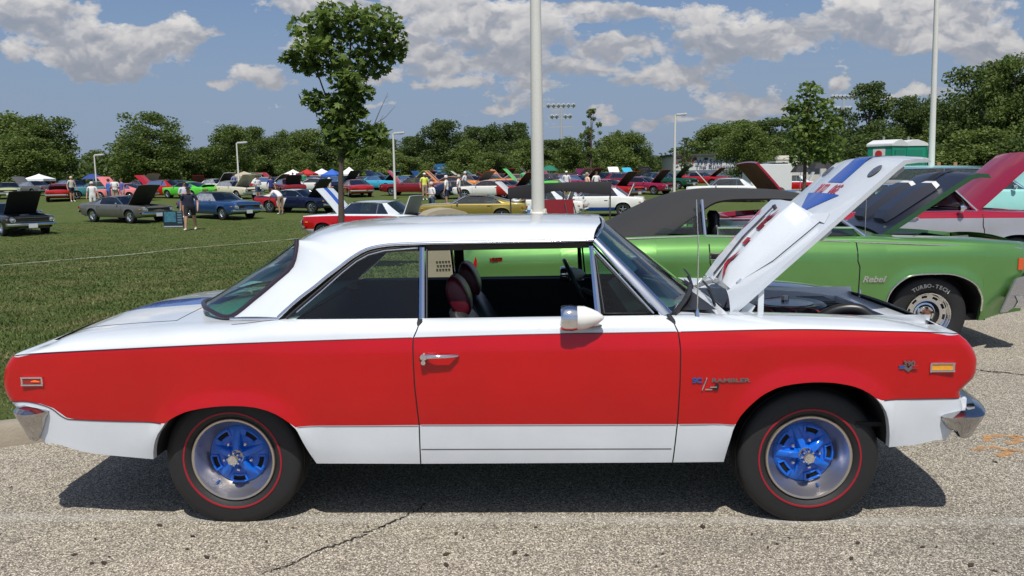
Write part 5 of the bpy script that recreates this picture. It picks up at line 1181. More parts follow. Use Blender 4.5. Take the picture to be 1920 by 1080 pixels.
def make_car(style, P, yaw, paint_, label, hood=0, trunk=0, group='show cars parked on the lawn', roof=None, upper=None, lower=None, stripe=None, hoodin=None, hoodc=None, trunkc=None, spoke=None, skip=(), tilt=True, name='parked_car', z=None, scale=1, engine=None, glassm=None, trunkin=None):
    parts = style_parts(style); s = STY[style] if isinstance(style, str) else style
    x, y = P[0], P[1]; zz_ = tz(x, y) if z is None else z
    t = thing(name, label, 'car', group, (x, y, zz_), yaw); t.scale = (scale,)*3
    if tilt:
        c, s_ = math.cos(yaw), math.sin(yaw); dz = (tz(x+c*1.4, y+s_*1.4)-tz(x-c*1.4, y-s_*1.4))/2.8
        if z is None: t.rotation_euler = (0, -math.atan(dz), yaw)
    main = paint_; up = upper or main
    slots = dict(lower=lower or main, main=main, upper=up, roof=roof or up, hood=hoodc or up, trunk=trunkc or up, stripe=stripe or hoodc or up, hoodin=hoodin or HOODIN, black=BLACK, dark=UNDER, trim=CHROME if roof is None or True else BLACK,
                 glass=glassm or DGLASS, chrome=CHROME, grille=BLACK, lamp=LAMP, tail=LENSR, amber=LENSA, plate=PLATE, engine=engine or mat('engine_dark', (.05, .05, .055), .4, .4))
    for nm, lst in parts.items():
        if nm == '_body' or nm in skip: continue
        for me, sl_, org in lst:
            o = link(nm, me, t)
            for i, k in enumerate(sl_): o.material_slots[i].link = 'OBJECT'; o.material_slots[i].material = slots[k] if not (nm == 'trunk_lid' and k == 'hoodin' and trunkin) else trunkin
            if org:
                o.location = org
                if nm == 'hood' and hood: o.rotation_euler = (0, -math.radians(hood), 0)
                if nm == 'trunk_lid' and trunk: o.rotation_euler = (0, math.radians(trunk), 0)
    ty, rm = small_wheel_meshes(s['R'])
    for ax in s['ax']:
        for sg in (-1, 1):
            w = link('wheel', None, t, (ax, sg*.755, s['R']-.005), (0, 0, 0 if sg < 0 else math.pi)); link('tyre', ty, w); r = link('rim', rm, w)
            if spoke: r.material_slots[1].link = 'OBJECT'; r.material_slots[1].material = spoke
    return t
# ================================================================= green convertible parked behind
PG0 = Pose(0, 8.15, .03); _x, _z = PG0.side(1746, 590, .80); PG = Pose(_x-1.45, 8.15, .03)
G_ = lambda px, py, w=.88: PG.side(px, py, w)
GREEN = paint('green_metallic_paint', (.145, .335, .095), .58, .34)
gl2 = [(-2.78, .985), G_(892, 462), G_(1100, 450), G_(1318, 441), G_(1450, 445), G_(1597, 452), G_(1760, 457), G_(1900, 463), (2.45, .955)]
arF_ = [G_(*p) for p in ((1660, 590), (1660, 571), (1664, 555), (1671, 542), (1684, 529), (1702, 518), (1724, 514), (1749, 513), (1782, 514), (1809, 522), (1827, 533), (1838, 547), (1843, 562), (1842, 584))]
arF_ = [(arF_[0][0]-.02, .22), (arF_[0][0]-.01, .36)]+arF_
arR_ = [(x-2.88, z-.03) for x, z in arF_]
STY['green_conv'] = dict(name='green_conv', xr=-2.78, xf=2.34, ax=(-1.45, 1.45), belt=1.045, hood=1.02, deck=1.02, zr=1.42, wsb=.90, wst=.38, rt=-.9, blb=-1.60, cb=-1.0, ct=-.8, R=.335, fine=.10, rows=(3, 14, 6),
   prof=[(.20, .82), (.36, .865), (.55, .89), (.72, .902), (.86, .903), (.90, .896), (.98, .855), (1.06, .825)], rear=[(-2.62, .40), (-2.70, .6), (-2.78, .80), (-2.72, .96)], front=[(2.05, .38), (2.22, .55), (2.34, .75), (2.30, .95)],
   L1=[(-2.8, .30), (2.4, .30)], L2=gl2, arches=[arR_, arF_], cabin=False, seams=(.795, -.50))
gcar = make_car('green_conv', (PG.T[0], PG.T[1]), -.03, GREEN, 'bright green convertible with a black soft top and black raised hood', hood=33.5, hoodc=mat('hood_gloss_navy', (.010, .014, .032), .35, coat=1), group=None, z=0, skip=('hood', 'rear_window', 'grille', 'door_mirror', 'door_handle', 'side_marker'), tilt=False, hoodin=GREEN)
gb = _sm['green_conv']['_body']
TOPM = mat('soft_top_fabric', (.030, .030, .031), .85, var=.15, vscale=9, bump=.35, bscale=240)
st = [(.40, 1.43, 1.375, .60), (.30, 1.452, 1.375, .61), (0, 1.470, 1.385, .615), (-.40, 1.475, 1.365, .62), (-.60, 1.455, 1.25, .66), (-.80, 1.41, 1.12, .715), (-.92, 1.37, 1.052, .745), (-1.15, 1.26, 1.048, .74), (-1.38, 1.13, 1.046, .71), (-1.58, 1.05, 1.045, .62)]
zs_ = [G_(p, q, 0)[1] for p, q in ((1310, 349), (1222, 361), (1175, 389), (1137, 407))]
Gt = []
for (x, zc, ze, w) in st: Gt.append([(x, y, ze+(zc-ze)*(max(0, 1-abs(y/w)**2.8))**.75) for y in w*np.sin(np.linspace(-math.pi/2, math.pi/2, 21))])
Gt = refine(np.array(Gt), 4); mb = MB(); mb.grid(Gt); H = Gt.copy(); H[..., 2] -= .018; H[..., 1] *= .985; mb.grid(H[:26]); mb.grid(np.stack([Gt[0], H[0]], 1)); mb.grid(np.stack([Gt[:26, 0], H[:26, 0]], 1)); mb.grid(np.stack([Gt[:26, -1], H[:26, -1]], 1))
mb.build('soft_top', [TOPM], gcar, smooth=50)
def gy(z): return .765-(z-1.05)*.45
def gpt(px, py, off=0):
    z = 1.2
    for _ in range(5): x, z = PG.side(px, py, gy(z))
    return (x, -(gy(z)+off), z)
mb = MB(); mb.poly([gpt(1226, 437), gpt(1245, 421), (-.80, -gy(1.12), 1.13), (-.60, -gy(1.25), 1.26), gpt(1300, 384), gpt(1311, 380), gpt(1318, 440)]); lr(mb, 'quarter_window', [glass('green_car_glass', (.50, .58, .55), .05)], gcar, 0)
mb = MB(); mb.tube([gpt(1316, 375, .006), gpt(1322, 441, .006)], .016, 8); lr(mb, 'window_pillar', [CHROME], gcar, 50)
mb = MB(); mb.tube([gpt(1346, 443), gpt(1345, 427), (.25, -gy(1.13), 1.125), (.78, -gy(1.10), 1.12)], .009, 6); lr(mb, 'door_window_frame', [CHROME], gcar, 50)
mb = MB(); mb.poly([gpt(1346, 443, -.003), gpt(1345, 427, -.003), (.25, -gy(1.13)+.003, 1.125), (.78, -gy(1.10)+.003, 1.12), (.80, -gy(1.05)+.003, 1.05)]); lr(mb, 'door_window', [TINT], gcar, 0)
for sg in (-1, 1):
    mb = MB(); mb.tube([(.88, sg*.755, 1.04), (.41, sg*.605, 1.40)], .022, 8); mb.build('windshield_pillar', [CHROME], gcar, smooth=50)
mb = MB(); Gq = []
for t in np.linspace(0, 1, 5): Gq.append([(.41+.47*t+(.05+.09*t)*(1-k*k), k*(.60+.155*t), 1.40-.36*t+.03*(1-k*k)) for k in np.linspace(-1, 1, 11)])
mb.grid(Gq); mb.build('windshield', [GLASS], gcar, smooth=60)
mb = MB(); mb.tube([q for q in Gq[0]], .018, 6); mb.build('windshield_header', [CHROME], gcar, smooth=50)
for y in (-.36, .36):
    mb = MB(); S = []
    for (x, z, w, th) in ((-.18, .62, .24, .08), (-.30, .90, .235, .08), (-.36, 1.06, .22, .07), (-.38, 1.14, .14, .05), (-.385, 1.235, .13, .055), (-.39, 1.27, .09, .03)): S.append([(x+th*math.cos(a), y+w*math.sin(a), z) for a in np.linspace(0, 2*math.pi, 17)])
    mb.grid(S); mb.add(S[-1], [tuple(range(17))]); mb.build('front_seat', [VINYL], gcar, smooth=60)
mb = MB(); mb.box((-.98, 0, .88), (.16, 1.3, .5), rot=(0, -.2, 0)); mb.build('rear_seat', [VINYL], gcar, bevel=.03)
mb = MB()
for sg in (-1, 1): mb.grid([[(x, sg*.765, 1.042), (x, sg*.70, 1.03), (x, sg*.68, .4)] for x in (-1.5, -.5, .8)])
mb.grid([[(.9, y, 1.05), (.62, y, 1.04), (.56, y, .9), (.62, y, .6)] for y in (-.7, 0, .7)]); mb.box((0, 0, .42), (2.4, 1.4, .04)); mb.build('interior_trim', [DARK], gcar)
mb = MB(); rg = [Vector((.30, .36, 1.06))+Matrix.Rotation(-.5, 3, 'Y')@Vector((0, .19*math.cos(a), .19*math.sin(a))) for a in np.linspace(0, 2*math.pi, 25)]; mb.tube(rg, .012, 6, cap=False); mb.tube([(.30, .36, 1.06), (.6, .36, .93)], .02, 6); mb.build('steering_wheel', [BLACK], gcar)
# trim on its side
def gside(px, py, off=.003):
    w = .88
    for _ in range(4): x, z = PG.side(px, py, w); w = gb.W(x, z)
    return (x, -(w+off), z)
sp_ = [gside(*p) for p in ((893, 463), (1100, 451), (1312, 442.5))]; MB().tube([tuple(p) for p in polyres(sp_, 20)], .006, 6).build('chrome_strip', [CHROME], gcar)
sp_ = [gside(*p) for p in ((1322, 442.5), (1450, 446), (1594, 453))]; MB().tube([tuple(p) for p in polyres(sp_, 20)], .006, 6).build('chrome_strip', [CHROME], gcar)
sp_ = [gside(*p) for p in ((1602, 453.5), (1760, 459), (1915, 465))]; MB().tube([tuple(p) for p in polyres(sp_, 20)], .006, 6).build('chrome_strip', [CHROME], gcar)
Pa = polyres([(x, -(gb.W(x, max(z, .3))+.004), z) for x, z in arF_[1:]], 50); MB().tube([tuple(p) for p in Pa], .008, 6).build('arch_moulding', [CHROME], gcar, smooth=50)
Pa = polyres([(x, -(gb.W(x, max(z, .3))+.004), z) for x, z in arR_[1:]], 50); MB().tube([tuple(p) for p in Pa], .008, 6).build('arch_moulding', [CHROME], gcar, smooth=50)
mb = MB(); p0 = gside(1700, 441); hbase = link('hood', None, gcar, (1.10, 0, 1.035), (0, -math.radians(34), 0))
NAVY = mat('hood_satin_navy', (.008, .011, .024), .42, coat=.35, coat_rough=.15)
def gh(u, y): return .025*(1-(y/.56)**2)-max(0, u-.92)**2*2.8
mb = MB(); Gq = np.array([[(u+.05*(1-(y/.56)**2)*(u < .1), y*(1-.05*u), gh(u, y)) for u in np.linspace(0, 1.10, 16)] for y in np.linspace(-.56, .56, 15)]); mb.grid(Gq, 0); H = Gq.copy(); H[..., 2] -= .03; mb.grid(H, 1)
for e in (Gq[0], Gq[-1], Gq[:, 0], Gq[:, -1]): f = e.copy(); f[:, 2] -= .045; mb.grid(np.stack([e, f], 1), 1)
mb.build('hood_panel', [NAVY, mat('green_underside_shade', (.020, .075, .030), .45)], hbase)  # darker, duller copy of the green stands in for shade on edges and underside
for sg in (-1, 1):
    S = [[(u, sg*.24-.15*k, .02), (u, sg*.24-.12*k, h_), (u, sg*.24+.12*k, h_), (u, sg*.24+.15*k, .02)] for (u, h_, k) in ((.16, .06, .9), (.24, .10, 1), (.56, .12, 1), (.70, .09, 1))]
    mb = MB(); mb.grid(S, 0); mb.add(S[0], [(0, 1, 2, 3)], 0); mb.build('hood_scoop', [NAVY], hbase, smooth=20)
    mb = MB(); mb.add([(.705, sg*.24-.13, .02), (.705, sg*.24-.11, .085), (.705, sg*.24+.11, .085), (.705, sg*.24+.13, .02), (.75, sg*.24-.125, .03), (.75, sg*.24-.10, .075), (.75, sg*.24+.10, .075), (.75, sg*.24+.125, .03)], [(0, 1, 5, 4), (1, 2, 6, 5), (2, 3, 7, 6), (0, 3, 7, 4), (4, 5, 6, 7)]); mb.build('scoop_insert', [mat('scoop_insert_white', (.72, .72, .70), .4)], hbase)
    mb = MB(); mb.grid([[(u, sg*.05+y, gh(u, .05)+.004) for y in (-.045, .045)] for u in np.linspace(.75, 1.08, 8)]); mb.build('hood_stripe', [BLACK], hbase)
mb = MB(); mb.box((1.18, -.45, 1.03), (.05, .02, .16), rot=(0, .3, 0)); mb.build('hood_hinge', [GREEN], gcar)
a1 = gside(1632, 443); mb = MB(); mb.lathe([(.02, 0), (.016, .02), (.006, .05), (0, .052)], c=(a1[0], -.70, 1.02), axis='z', seg=12); mb.tube([(a1[0], -.70, 1.06), (a1[0]+.0, -.70, 1.46)], .003, 5); mb.build('antenna', [CHROME], gcar)
c_ = gside(1913, 495); mb = MB(); mb.box(c_, (.045, .02, .105)); mb.build('side_marker', [mat('orange_lens', (.65, .09, .02), .2, coat=1)], gcar, bevel=.003)
c_ = gside(890, 490); mb = MB(); mb.prism([(c_[0]-.02, c_[2]-.05), (c_[0]+.02, c_[2]-.05), (c_[0]+.02, c_[2]+.01), (c_[0]+.008, c_[2]+.045)], 'y', c_[1]-.002, c_[1]+.03); mb.build('taillight', [LENSR], gcar)
c_ = gside(1637, 524); text_on('badge_lettering', 'Rebel', .075, gcar, side_M(c_[0], c_[1], c_[2]), CHROME, .004, 1.15, .002, shear=.35)
c_ = gside(930, 487); mb = MB(); mb.box((c_[0]-.0, c_[1], c_[2]), (.115, .006, .028)); mb.build('badge_plate', [mat('badge_red', (.30, .02, .02), .3, .5)], gcar); text_on('badge_number', 'SST', .05, gcar, side_M(c_[0]+.01, c_[1]-.004, c_[2]), CHROME, .003, 1.2, .001)
c_ = gside(1343, 481); mb = MB(); mb.box(c_, (.11, .012, .062)); mb.build('door_handle', [CHROME], gcar, bevel=.004); mb = MB(); mb.box((c_[0], c_[1]-.004, c_[2]), (.095, .010, .046)); mb.lathe([(0, -.012), (.014, -.010), (.016, 0)], c=(c_[0]-.015, c_[1]-.006, c_[2]), seg=14); mb.build('handle_recess', [BLACK], gcar)
mb = MB(); mb.prism([(2.04, .36), (2.10, .36), (2.36, .56), (2.40, .70), (2.30, .70), (2.16, .66)], 'y', -.89, -.855); mb.build('bumper_end', [mat('bumper_silver', (.55, .55, .56), .2, .9)], gcar, bevel=.006)
# its wheel, nearer the camera than any other background wheel
def lettered_wheel(x, parent):
    t = link('wheel', None, parent, (x, -.72, .333)); R = .345; tyre_mb(R, .20, .20, None, 72).build('tyre', [TYRE], t, smooth=40)
    WL = mat('tyre_white_letters', (.55, .54, .50), .6); txt = 'TURBO-TECH'
    for k, ch in enumerate(txt):
        a = math.radians(122-k*7.6); r = .262; me = text_mesh(ch, .046, .001, 1.05, .0015); me.materials.clear(); me.materials.append(WL)
        me.transform(Matrix.Translation((r*math.cos(a), -.1035, r*math.sin(a)))@Matrix.Rotation(-(a-math.pi/2), 4, 'Y')@Matrix.Rotation(math.pi/2, 4, 'X')); link('tyre_letter', me, t)
    mb = MB(); mb.lathe([(.200, -.075), (.204, -.096), (.198, -.104), (.190, -.100), (.183, -.085), (.176, -.06), (.150, -.052), (.120, -.056)], seg=72); mb.lathe([(.120, -.056), (.112, -.040), (.10, -.03)], seg=72, m=1); mb.lathe([(.10, -.03), (.085, -.034), (.072, -.055), (.066, -.060), (.05, -.060)], seg=48, m=0)
    mb.lathe([(.05, -.06), (.035, -.062), (.034, -.085), (.026, -.095), (0, -.098)], seg=32, m=2)
    mb.build('rim', [CHROME, WELL, mat('cap_copper', (.42, .22, .16), .2, .9)], t, smooth=30)
    for k in range(5):
        a = math.radians(90+72*k); mb = MB(); mb.lathe([(0, -.082), (.009, -.080), (.012, -.058)], c=(.058*math.cos(a), 0, .058*math.sin(a)), seg=6); mb.build('lug_nut', [BLACK], t, smooth=30)
    for k in range(10):
        a0 = math.radians(18+36*k); mb = MB(); mb.lathe([(.147, -.0545), (.168, -.0585)], seg=6, a0=a0, a1=a0+.30); mb.build('slot', [WELL], t)
for o in [o for o in COL.objects if o.parent == gcar and o.name.startswith('wheel') and o.type == 'EMPTY' and o.location.y < 0]:
    for ch in [c for c in COL.objects if c.parent == o]: bpy.data.objects.remove(ch)
    bpy.data.objects.remove(o)
lettered_wheel(1.45, gcar); lettered_wheel(-1.43, gcar)

# ================================================================= silver and red hardtop behind the green car
PS_ = Pose(0, 12.2, .03); _x, _z = PS_.side(1856, 420, .88); PS2 = Pose(_x-.98, 12.2, .03, .03)
REDM = paint('maroon_red_paint', (.30, .008, .03)); SILP = paint('silver_paint', (.42, .42, .44), .5, .4)
S_ = lambda px, py, w=.86: PS2.side(px, py, w)
STY['silver_hardtop'] = dict(name='silver_hardtop', xr=-2.45, xf=2.35, ax=(-1.42, 1.46), belt=1.03, hood=1.01, deck=1.00, zr=1.46, wsb=.94, wst=.62, rt=-.72, blb=-1.35, cb=-.98, ct=-.62, R=.335, fine=.14, rows=(3, 8, 5), wb=.77, wr=.60, doorglass=False, bp=-.20,
   prof=[(.20, .80), (.36, .855), (.55, .89), (.72, .90), (.86, .895), (.93, .885), (.98, .86), (1.06, .83)], L1=[(-2.5, .93), (-1, .93), (0, .935), (2.4, .92)], L2=[(-2.5, .93+.05), (-1, .985), (0, .985), (2.4, .965)],
   seams=(1.0, -.16), arches=None)
STY['silver_hardtop']['arches'] = [arch_pts(a, .335, .07) for a in (-1.42, 1.46)]
SCREAM = mat('vinyl_roof_grey', (.22, .22, .22), .7, bump=.2, bscale=150)
scar = make_car('silver_hardtop', (PS2.T[0], PS2.T[1]), -.03, REDM, 'silver hardtop with red belt stripe and grey roof, red hood and trunk lid raised', hood=45, trunk=52, group=None, z=.03, lower=SILP, upper=REDM, roof=SCREAM, tilt=False, hoodc=REDM, trunkc=REDM, hoodin=mat('lid_inside_maroon', (.09, .02, .02), .6, var=.5, vscale=5))
sb = _sm['silver_hardtop']['_body']
mb = MB()
hx_, hz_ = S_(1703, 409, .89); mb.tube([(hx_-.10, -sb.W(hx_, hz_)-.01, hz_+.0), (hx_-.07, -sb.W(hx_, hz_)-.03, hz_+.01), (hx_+.10, -sb.W(hx_, hz_)-.03, hz_+.008), (hx_+.14, -sb.W(hx_, hz_)-.01, hz_)], .012, 6); mb.build('door_handle', [CHROME], scar)
# ================================================================= turquoise station wagon beyond
TURQ = paint('turquoise_paint', (.30, .62, .58)); tp = at_depth(1830, 380, 16.5)
STY['wagon'] = dict(name='wagon', xr=-2.45, xf=2.35, ax=(-1.42, 1.40), belt=1.02, hood=.98, deck=1.00, zr=1.50, wsb=.98, wst=.50, rt=-2.10, blb=-2.38, cb=-2.0, ct=-1.8, bp=-.5, R=.34, fine=.3)
make_car('wagon', (tp[0]-.3, 16.8), -.03, TURQ, 'pale turquoise station wagon mostly hidden behind the silver and red hardtop', group=None, z=.22, hood=42, tilt=False)
tp2 = at_depth(1720, 380, 16.3)
# raised tailgate glass of the wagon, seen against the portable toilet
# ================================================================= people
_pm = {}
def person_mesh(pose):
    if pose in _pm: return _pm[pose]
    bent = pose == 'bend'
    J = {}; E_ = []
    def add(n, p, r, par=None): J[n] = (p, r); (E_.append((par, n)) if par else None)
    lx = .10
    add('pelvis', (0, 0, .96), .15)
    if bent:
        add('waist', (0, -.10, 1.06), .145, 'pelvis'); add('chest', (0, -.32, 1.16), .16, 'waist'); add('sh', (0, -.46, 1.20), .11, 'chest'); add('neck', (0, -.56, 1.22), .055, 'sh'); add('head0', (0, -.63, 1.24), .075, 'neck'); add('head1', (0, -.72, 1.27), .092, 'head0'); add('head2', (0, -.79, 1.28), .07, 'head1')
    else:
        add('waist', (0, 0, 1.08), .15, 'pelvis'); add('chest', (0, -.01, 1.28), .165, 'waist'); add('sh', (0, 0, 1.41), .105, 'chest'); add('neck', (0, 0, 1.49), .055, 'sh'); add('head0', (0, -.02, 1.56), .072, 'neck'); add('head1', (0, -.025, 1.64), .088, 'head0'); add('head2', (0, -.015, 1.71), .07, 'head1')
    st_ = {'walk': .20, 'stand': .03, 'bend': .02, 'arms': .02}[pose]
    for s_, k in ((-1, 1), (1, -1)):
        n = 'L' if s_ < 0 else 'R'
        add('hip'+n, (s_*lx, 0, .90), .105, 'pelvis'); add('kn'+n, (s_*(lx+.01), -st_*k*.6-.01, .50), .068, 'hip'+n); add('an'+n, (s_*(lx+.02), -st_*k+.03*(k < 0), .10), .043, 'kn'+n); add('hl'+n, (s_*(lx+.02), -st_*k-.02, .045), .042, 'an'+n); add('to'+n, (s_*(lx+.035), -st_*k-.17, .035), .035, 'hl'+n)
        if bent: a = [(s_*.19, -.44, 1.15), (s_*.24, -.52, .92), (s_*.20, -.66, .74), (s_*.19, -.70, .68)]
        elif pose == 'arms': a = [(s_*.20, 0, 1.40), (s_*.27, .02, 1.14), (s_*.10, -.22, 1.16), (s_*.04, -.24, 1.18)]
        else: a = [(s_*.20, 0, 1.40), (s_*.28, .03+.03*k, 1.12), (s_*.30, -.06+.10*k*st_*5, .88), (s_*.30, -.08+.10*k*st_*5, .80)]
        add('sho'+n, a[0], .068, 'sh'); add('el'+n, a[1], .046, 'sho'+n); add('wr'+n, a[2], .030, 'el'+n); add('ha'+n, a[3], .034, 'wr'+n)
        d = (np.array(a[3])-np.array(a[2])); d = d/np.linalg.norm(d)
        side_ = np.cross(d, (s_, 0.2, 0)); side_ = side_/np.linalg.norm(side_)
        for q in range(4):
            o = np.array(a[3])+side_*(q-1.5)*.019; f1 = o+d*(.05, .056, .052, .042)[q]; add('f%d%s' % (q, n), tuple(o+d*.028), .0095, 'ha'+n); add('g%d%s' % (q, n), tuple(f1+np.array((0, -.012, 0))), .0085, 'f%d%s' % (q, n))
        add('th'+n, tuple(np.array(a[3])+side_*-.042+d*.01), .010, 'ha'+n)
    add('nose', tuple(np.array(J['head1'][0])+((0, -.105, -.01) if not bent else (0, -.02, -.105))), .012, 'head1')
    names = list(J); me = bpy.data.meshes.new('person_skeleton'); me.from_pydata([J[n][0] for n in names], [(names.index(a), names.index(b)) for a, b in E_], [])
    o = bpy.data.objects.new('person_skeleton', me); COL.objects.link(o); sk = o.modifiers.new('skin', 'SKIN'); sk.use_smooth_shade = True
    for i, n in enumerate(names):
        r = J[n][1]; v = me.skin_vertices[0].data[i]; v.radius = (r, r); v.use_root = (n == 'pelvis')
        if n in ('waist', 'chest', 'pelvis'): v.radius = (r*1.08, r*.80)
    ss = o.modifiers.new('s', 'SUBSURF'); ss.levels = 1; ss.render_levels = 1
    dg = bpy.context.evaluated_depsgraph_get(); dg.update(); m2 = bpy.data.meshes.new_from_object(o.evaluated_get(dg)); bpy.data.objects.remove(o)
    m2.materials.clear()
    for _ in range(4): m2.materials.append(BLACK)
    # 0 skin, 1 shirt, 2 legs, 3 shoes
    for p in m2.polygons:
        c = p.center; y, z, ax = c.y, c.z, abs(c.x)
        if bent:
            k = 1 if (z > .98 and y > -.53) or (y > -.56 and z > 1.02 and ax > .14) else 0
            if z > .60 and z < .99 and y > -.18: k = 2
            if z < .1: k = 3
        else:
            k = 0
            if .98 < z < 1.465: k = 1
            if ax > .21 and z < 1.20: k = 0
            if .60 < z <= .98 and ax < .24: k = 2
            if z < .085: k = 3
            if pose == 'arms' and y < -.12 and z > 1: k = 0
        p.material_index = k
    m2.polygons.foreach_set('use_smooth', [True]*len(m2.polygons))
    hair = MB(); c = J['head1'][0]
    for hat in (0, 1):
        pass
    n = 14; prof = [(0, .115), (.055, .105), (.085, .075), (.098, .03), (.096, -.02)]
    hair.lathe(prof, c=(c[0], c[1]+.012, c[2]-.005), axis='z', seg=n)
    hm = hair.mesh('hair', [BLACK])
    cap = MB(); cap.lathe([(0, .120), (.06, .108), (.092, .07), (.10, .03)], c=(c[0], c[1]+.008, c[2]), axis='z', seg=n); cap.grid([[(x, -.08+c[1], .035+c[2]), (x*.8, -.19+c[1]+abs(x)*.3, .025+c[2])] for x in np.linspace(-.075, .075, 6)]); cm = cap.mesh('cap', [BLACK])
    _pm[pose] = (m2, hm, cm); return _pm[pose]
SKIN = mat('skin', (.42, .24, .16), .55)
def cloth(name, c): return mat('cloth_'+name, c, .85)
def person(pose, x, y, rz, shirt, legs, label, hair=(.03, .02, .015), cap=None, h=1.0, shoes=(.7, .7, .7), group='visitors walking between the cars', wide=1.0, longleg=False):
    m, hm, cm = person_mesh(pose); t = thing('person', label, 'person', group, (x, y, tz(x, y)), rz); t.scale = (h*wide, h*wide, h)
    b = link('body', m, t)
    for i, q in enumerate((SKIN, cloth(str(shirt), shirt), cloth(str(legs), legs), cloth(str(shoes), shoes))):
        b.material_slots[i].link = 'OBJECT'; b.material_slots[i].material = q
    if longleg:
        pass
    o = link('cap' if cap else 'hair', cm if cap else hm, t); o.material_slots[0].link = 'OBJECT'; o.material_slots[0].material = cloth('h'+str(cap or hair), cap or hair)
    return t
WHT, NAV, BLK = (.72, .72, .72), (.02, .03, .09), (.015, .016, .025)
DEN = (.05, .08, .16); KHA = (.36, .30, .22)
def on(px, D): q = at_depth(px, 350, D); return q[0], q[1]
q = at_terrain(358, 432); person('walk', q[0], q[1], .15, (.012, .015, .035), (.012, .012, .016), 'heavy man in a dark t-shirt, black shorts and black cap walking on the grass', cap=(.01, .01, .01), h=1.02, wide=1.18, shoes=(.6, .6, .6), group=None)
q = at_terrain(536, 402); person('bend', q[0]-.25, q[1], -2.2, (.75, .72, .78), (.30, .2, .15), 'person in a white vest bending into the red, white and navy coupe', group=None)
for (pose, px, D, rz, sh, lg, lab, kw) in [
 ('stand', 172, 47, .3, WHT, WHT, 'white-haired woman in a white t-shirt by the grey car', dict(hair=(.6, .58, .55))),
 ('arms', 203, 54, 2.4, (.05, .14, .50), DEN, 'person in a bright blue shirt beside the pink car', {}),
 ('arms', 215, 54, .2, WHT, KHA, 'man in a white t-shirt standing in front of the pink car', dict(h=1.04)),
 ('stand', 228, 54, -.6, (.12, .10, .35), (.6, .3, .3), 'person in a blue patterned top at the pink hood', dict(hair=(.10, .05, .02))),
 ('arms', 345, 42, .6, (.55, .55, .66), NAV, 'dark-haired person in a white print top behind the walking man', dict(h=1.05)),
 ('stand', 134, 60, 1.0, (.50, .46, .40), BLK, 'person with pale hair behind the raised red trunk lid', dict(hair=(.6, .5, .4), h=1.05)),
 ('stand', 425, 75, 0, (.10, .55, .12), BLK, 'person in a bright green shirt among the far cars', {}),
 ('stand', 439, 70, 1.2, (.16, .2, .45), BLK, 'person in a blue and pink shirt under the lamp post', {}),
 ('arms', 483, 58, .8, (.60, .62, .66), DEN, 'person in a pale grey shirt behind the cream coupe', {}),
 ('stand', 508, 58, .8, (.03, .04, .22), BLK, 'person in a dark blue shirt beside the cream coupe', {}),
 ('arms', 617, 50, 1.4, (.66, .58, .50), KHA, 'person in a peach shirt left of the young maple trunk', dict(hair=(.6, .6, .58))),
 ('stand', 570, 78, 0, (.04, .25, .12), BLK, 'person in a dark green shirt before the red tent', {}),
 ('stand', 550, 74, 0, (.35, .05, .06), BLK, 'person in a red shirt before the white tent', {}),
 ('arms', 809, 40, -.9, WHT, DEN, 'man in a white printed t-shirt at the gold car roof', dict(hair=(.55, .5, .48))),
 ('stand', 837, 47, -1.7, WHT, (.02, .03, .07), 'white-haired man in a white shirt and dark jeans seen from the side', dict(hair=(.7, .68, .66), h=1.06)),
 ('stand', 796, 56, .4, (.75, .78, .12), KHA, 'person in a yellow shirt and white hat by the orange hood', dict(cap=(.7, .7, .68), h=1.04)),
 ('stand', 860, 50, 1.5, WHT, DEN, 'person in a white shirt behind the navy trunk lid', dict(hair=(.5, .4, .3), h=1.03)),
 ('stand', 872, 58, 1.2, (.6, .6, .6), DEN, 'grey-haired person right of the navy trunk lid', dict(hair=(.6, .6, .58), h=1.05)),
 ('stand', 983, 62, 0, (.04, .42, .22), BLK, 'person in a green shirt near the thick white pole', dict(h=1.05)),
 ('arms', 991, 60, 0, (.70, .30, .30), DEN, 'person in a red and white shirt near the thick white pole', dict(h=1.05)),
 ('stand', 1062, 58, 0, WHT, BLK, 'person in a white sun hat beyond the black canopy', dict(cap=(.75, .75, .75), h=1.0)),
 ('arms', 1101, 50, -1.2, (.75, .50, .38), (.7, .5, .4), 'person in a peach top right of the thick pole', dict(hair=(.4, .3, .2), h=1.03)),
 ('stand', 1118, 54, .4, WHT, BLK, 'person in a white and dark top behind the purple car', dict(h=1.02)),
 ('stand', 1552, 40, .4, (.10, .10, .12), DEN, 'person in dark clothes under the right black umbrella', {}),
 ('arms', 1565, 42, -.6, WHT, KHA, 'person in a white shirt just right of the black umbrellas', {}),
 ('arms', 1765, 24, .4, WHT, KHA, 'person in a white t-shirt and tan cap beside the wooden stakes', dict(cap=(.35, .28, .2), h=1.0))]:
    x, y = on(px, D); person(pose, x, y, rz, sh, lg, lab, **kw)

# ================================================================= background cars
REDc = paint('cherry_red_paint', (.42, .012, .015)); MAR = paint('dark_red_paint', (.20, .010, .018)); NVY = paint('navy_paint', (.008, .013, .045)); BLKP = paint('black_paint', (.008, .009, .016)); GRY = paint('grey_metallic_paint', (.150, .148, .135), .4, .38); BLU = paint('steel_blue_paint', (.022, .075, .21), .3); GLD = paint('gold_paint', (.30, .235, .050), .3, .4)
WHP = paint('cream_white_paint', (.74, .74, .70)); CRM = paint('cream_paint', (.66, .62, .47)); PNK = paint('pink_paint', (.75, .22, .22)); LIM = paint('lime_paint', (.10, .62, .05)); DGR = paint('dark_green_paint', (.010, .075, .045)); MAG = paint('magenta_paint', (.30, .012, .055)); ORG = paint('orange_paint', (.78, .26, .03)); CYA = paint('cyan_paint', (.06, .42, .62)); PGN = paint('pale_green_paint', (.42, .46, .24)); YGR = paint('yellow_green_paint', (.42, .62, .05)); PUR = paint('purple_paint', (.12, .015, .06)); TEA = paint('teal_paint', (.05, .22, .24))
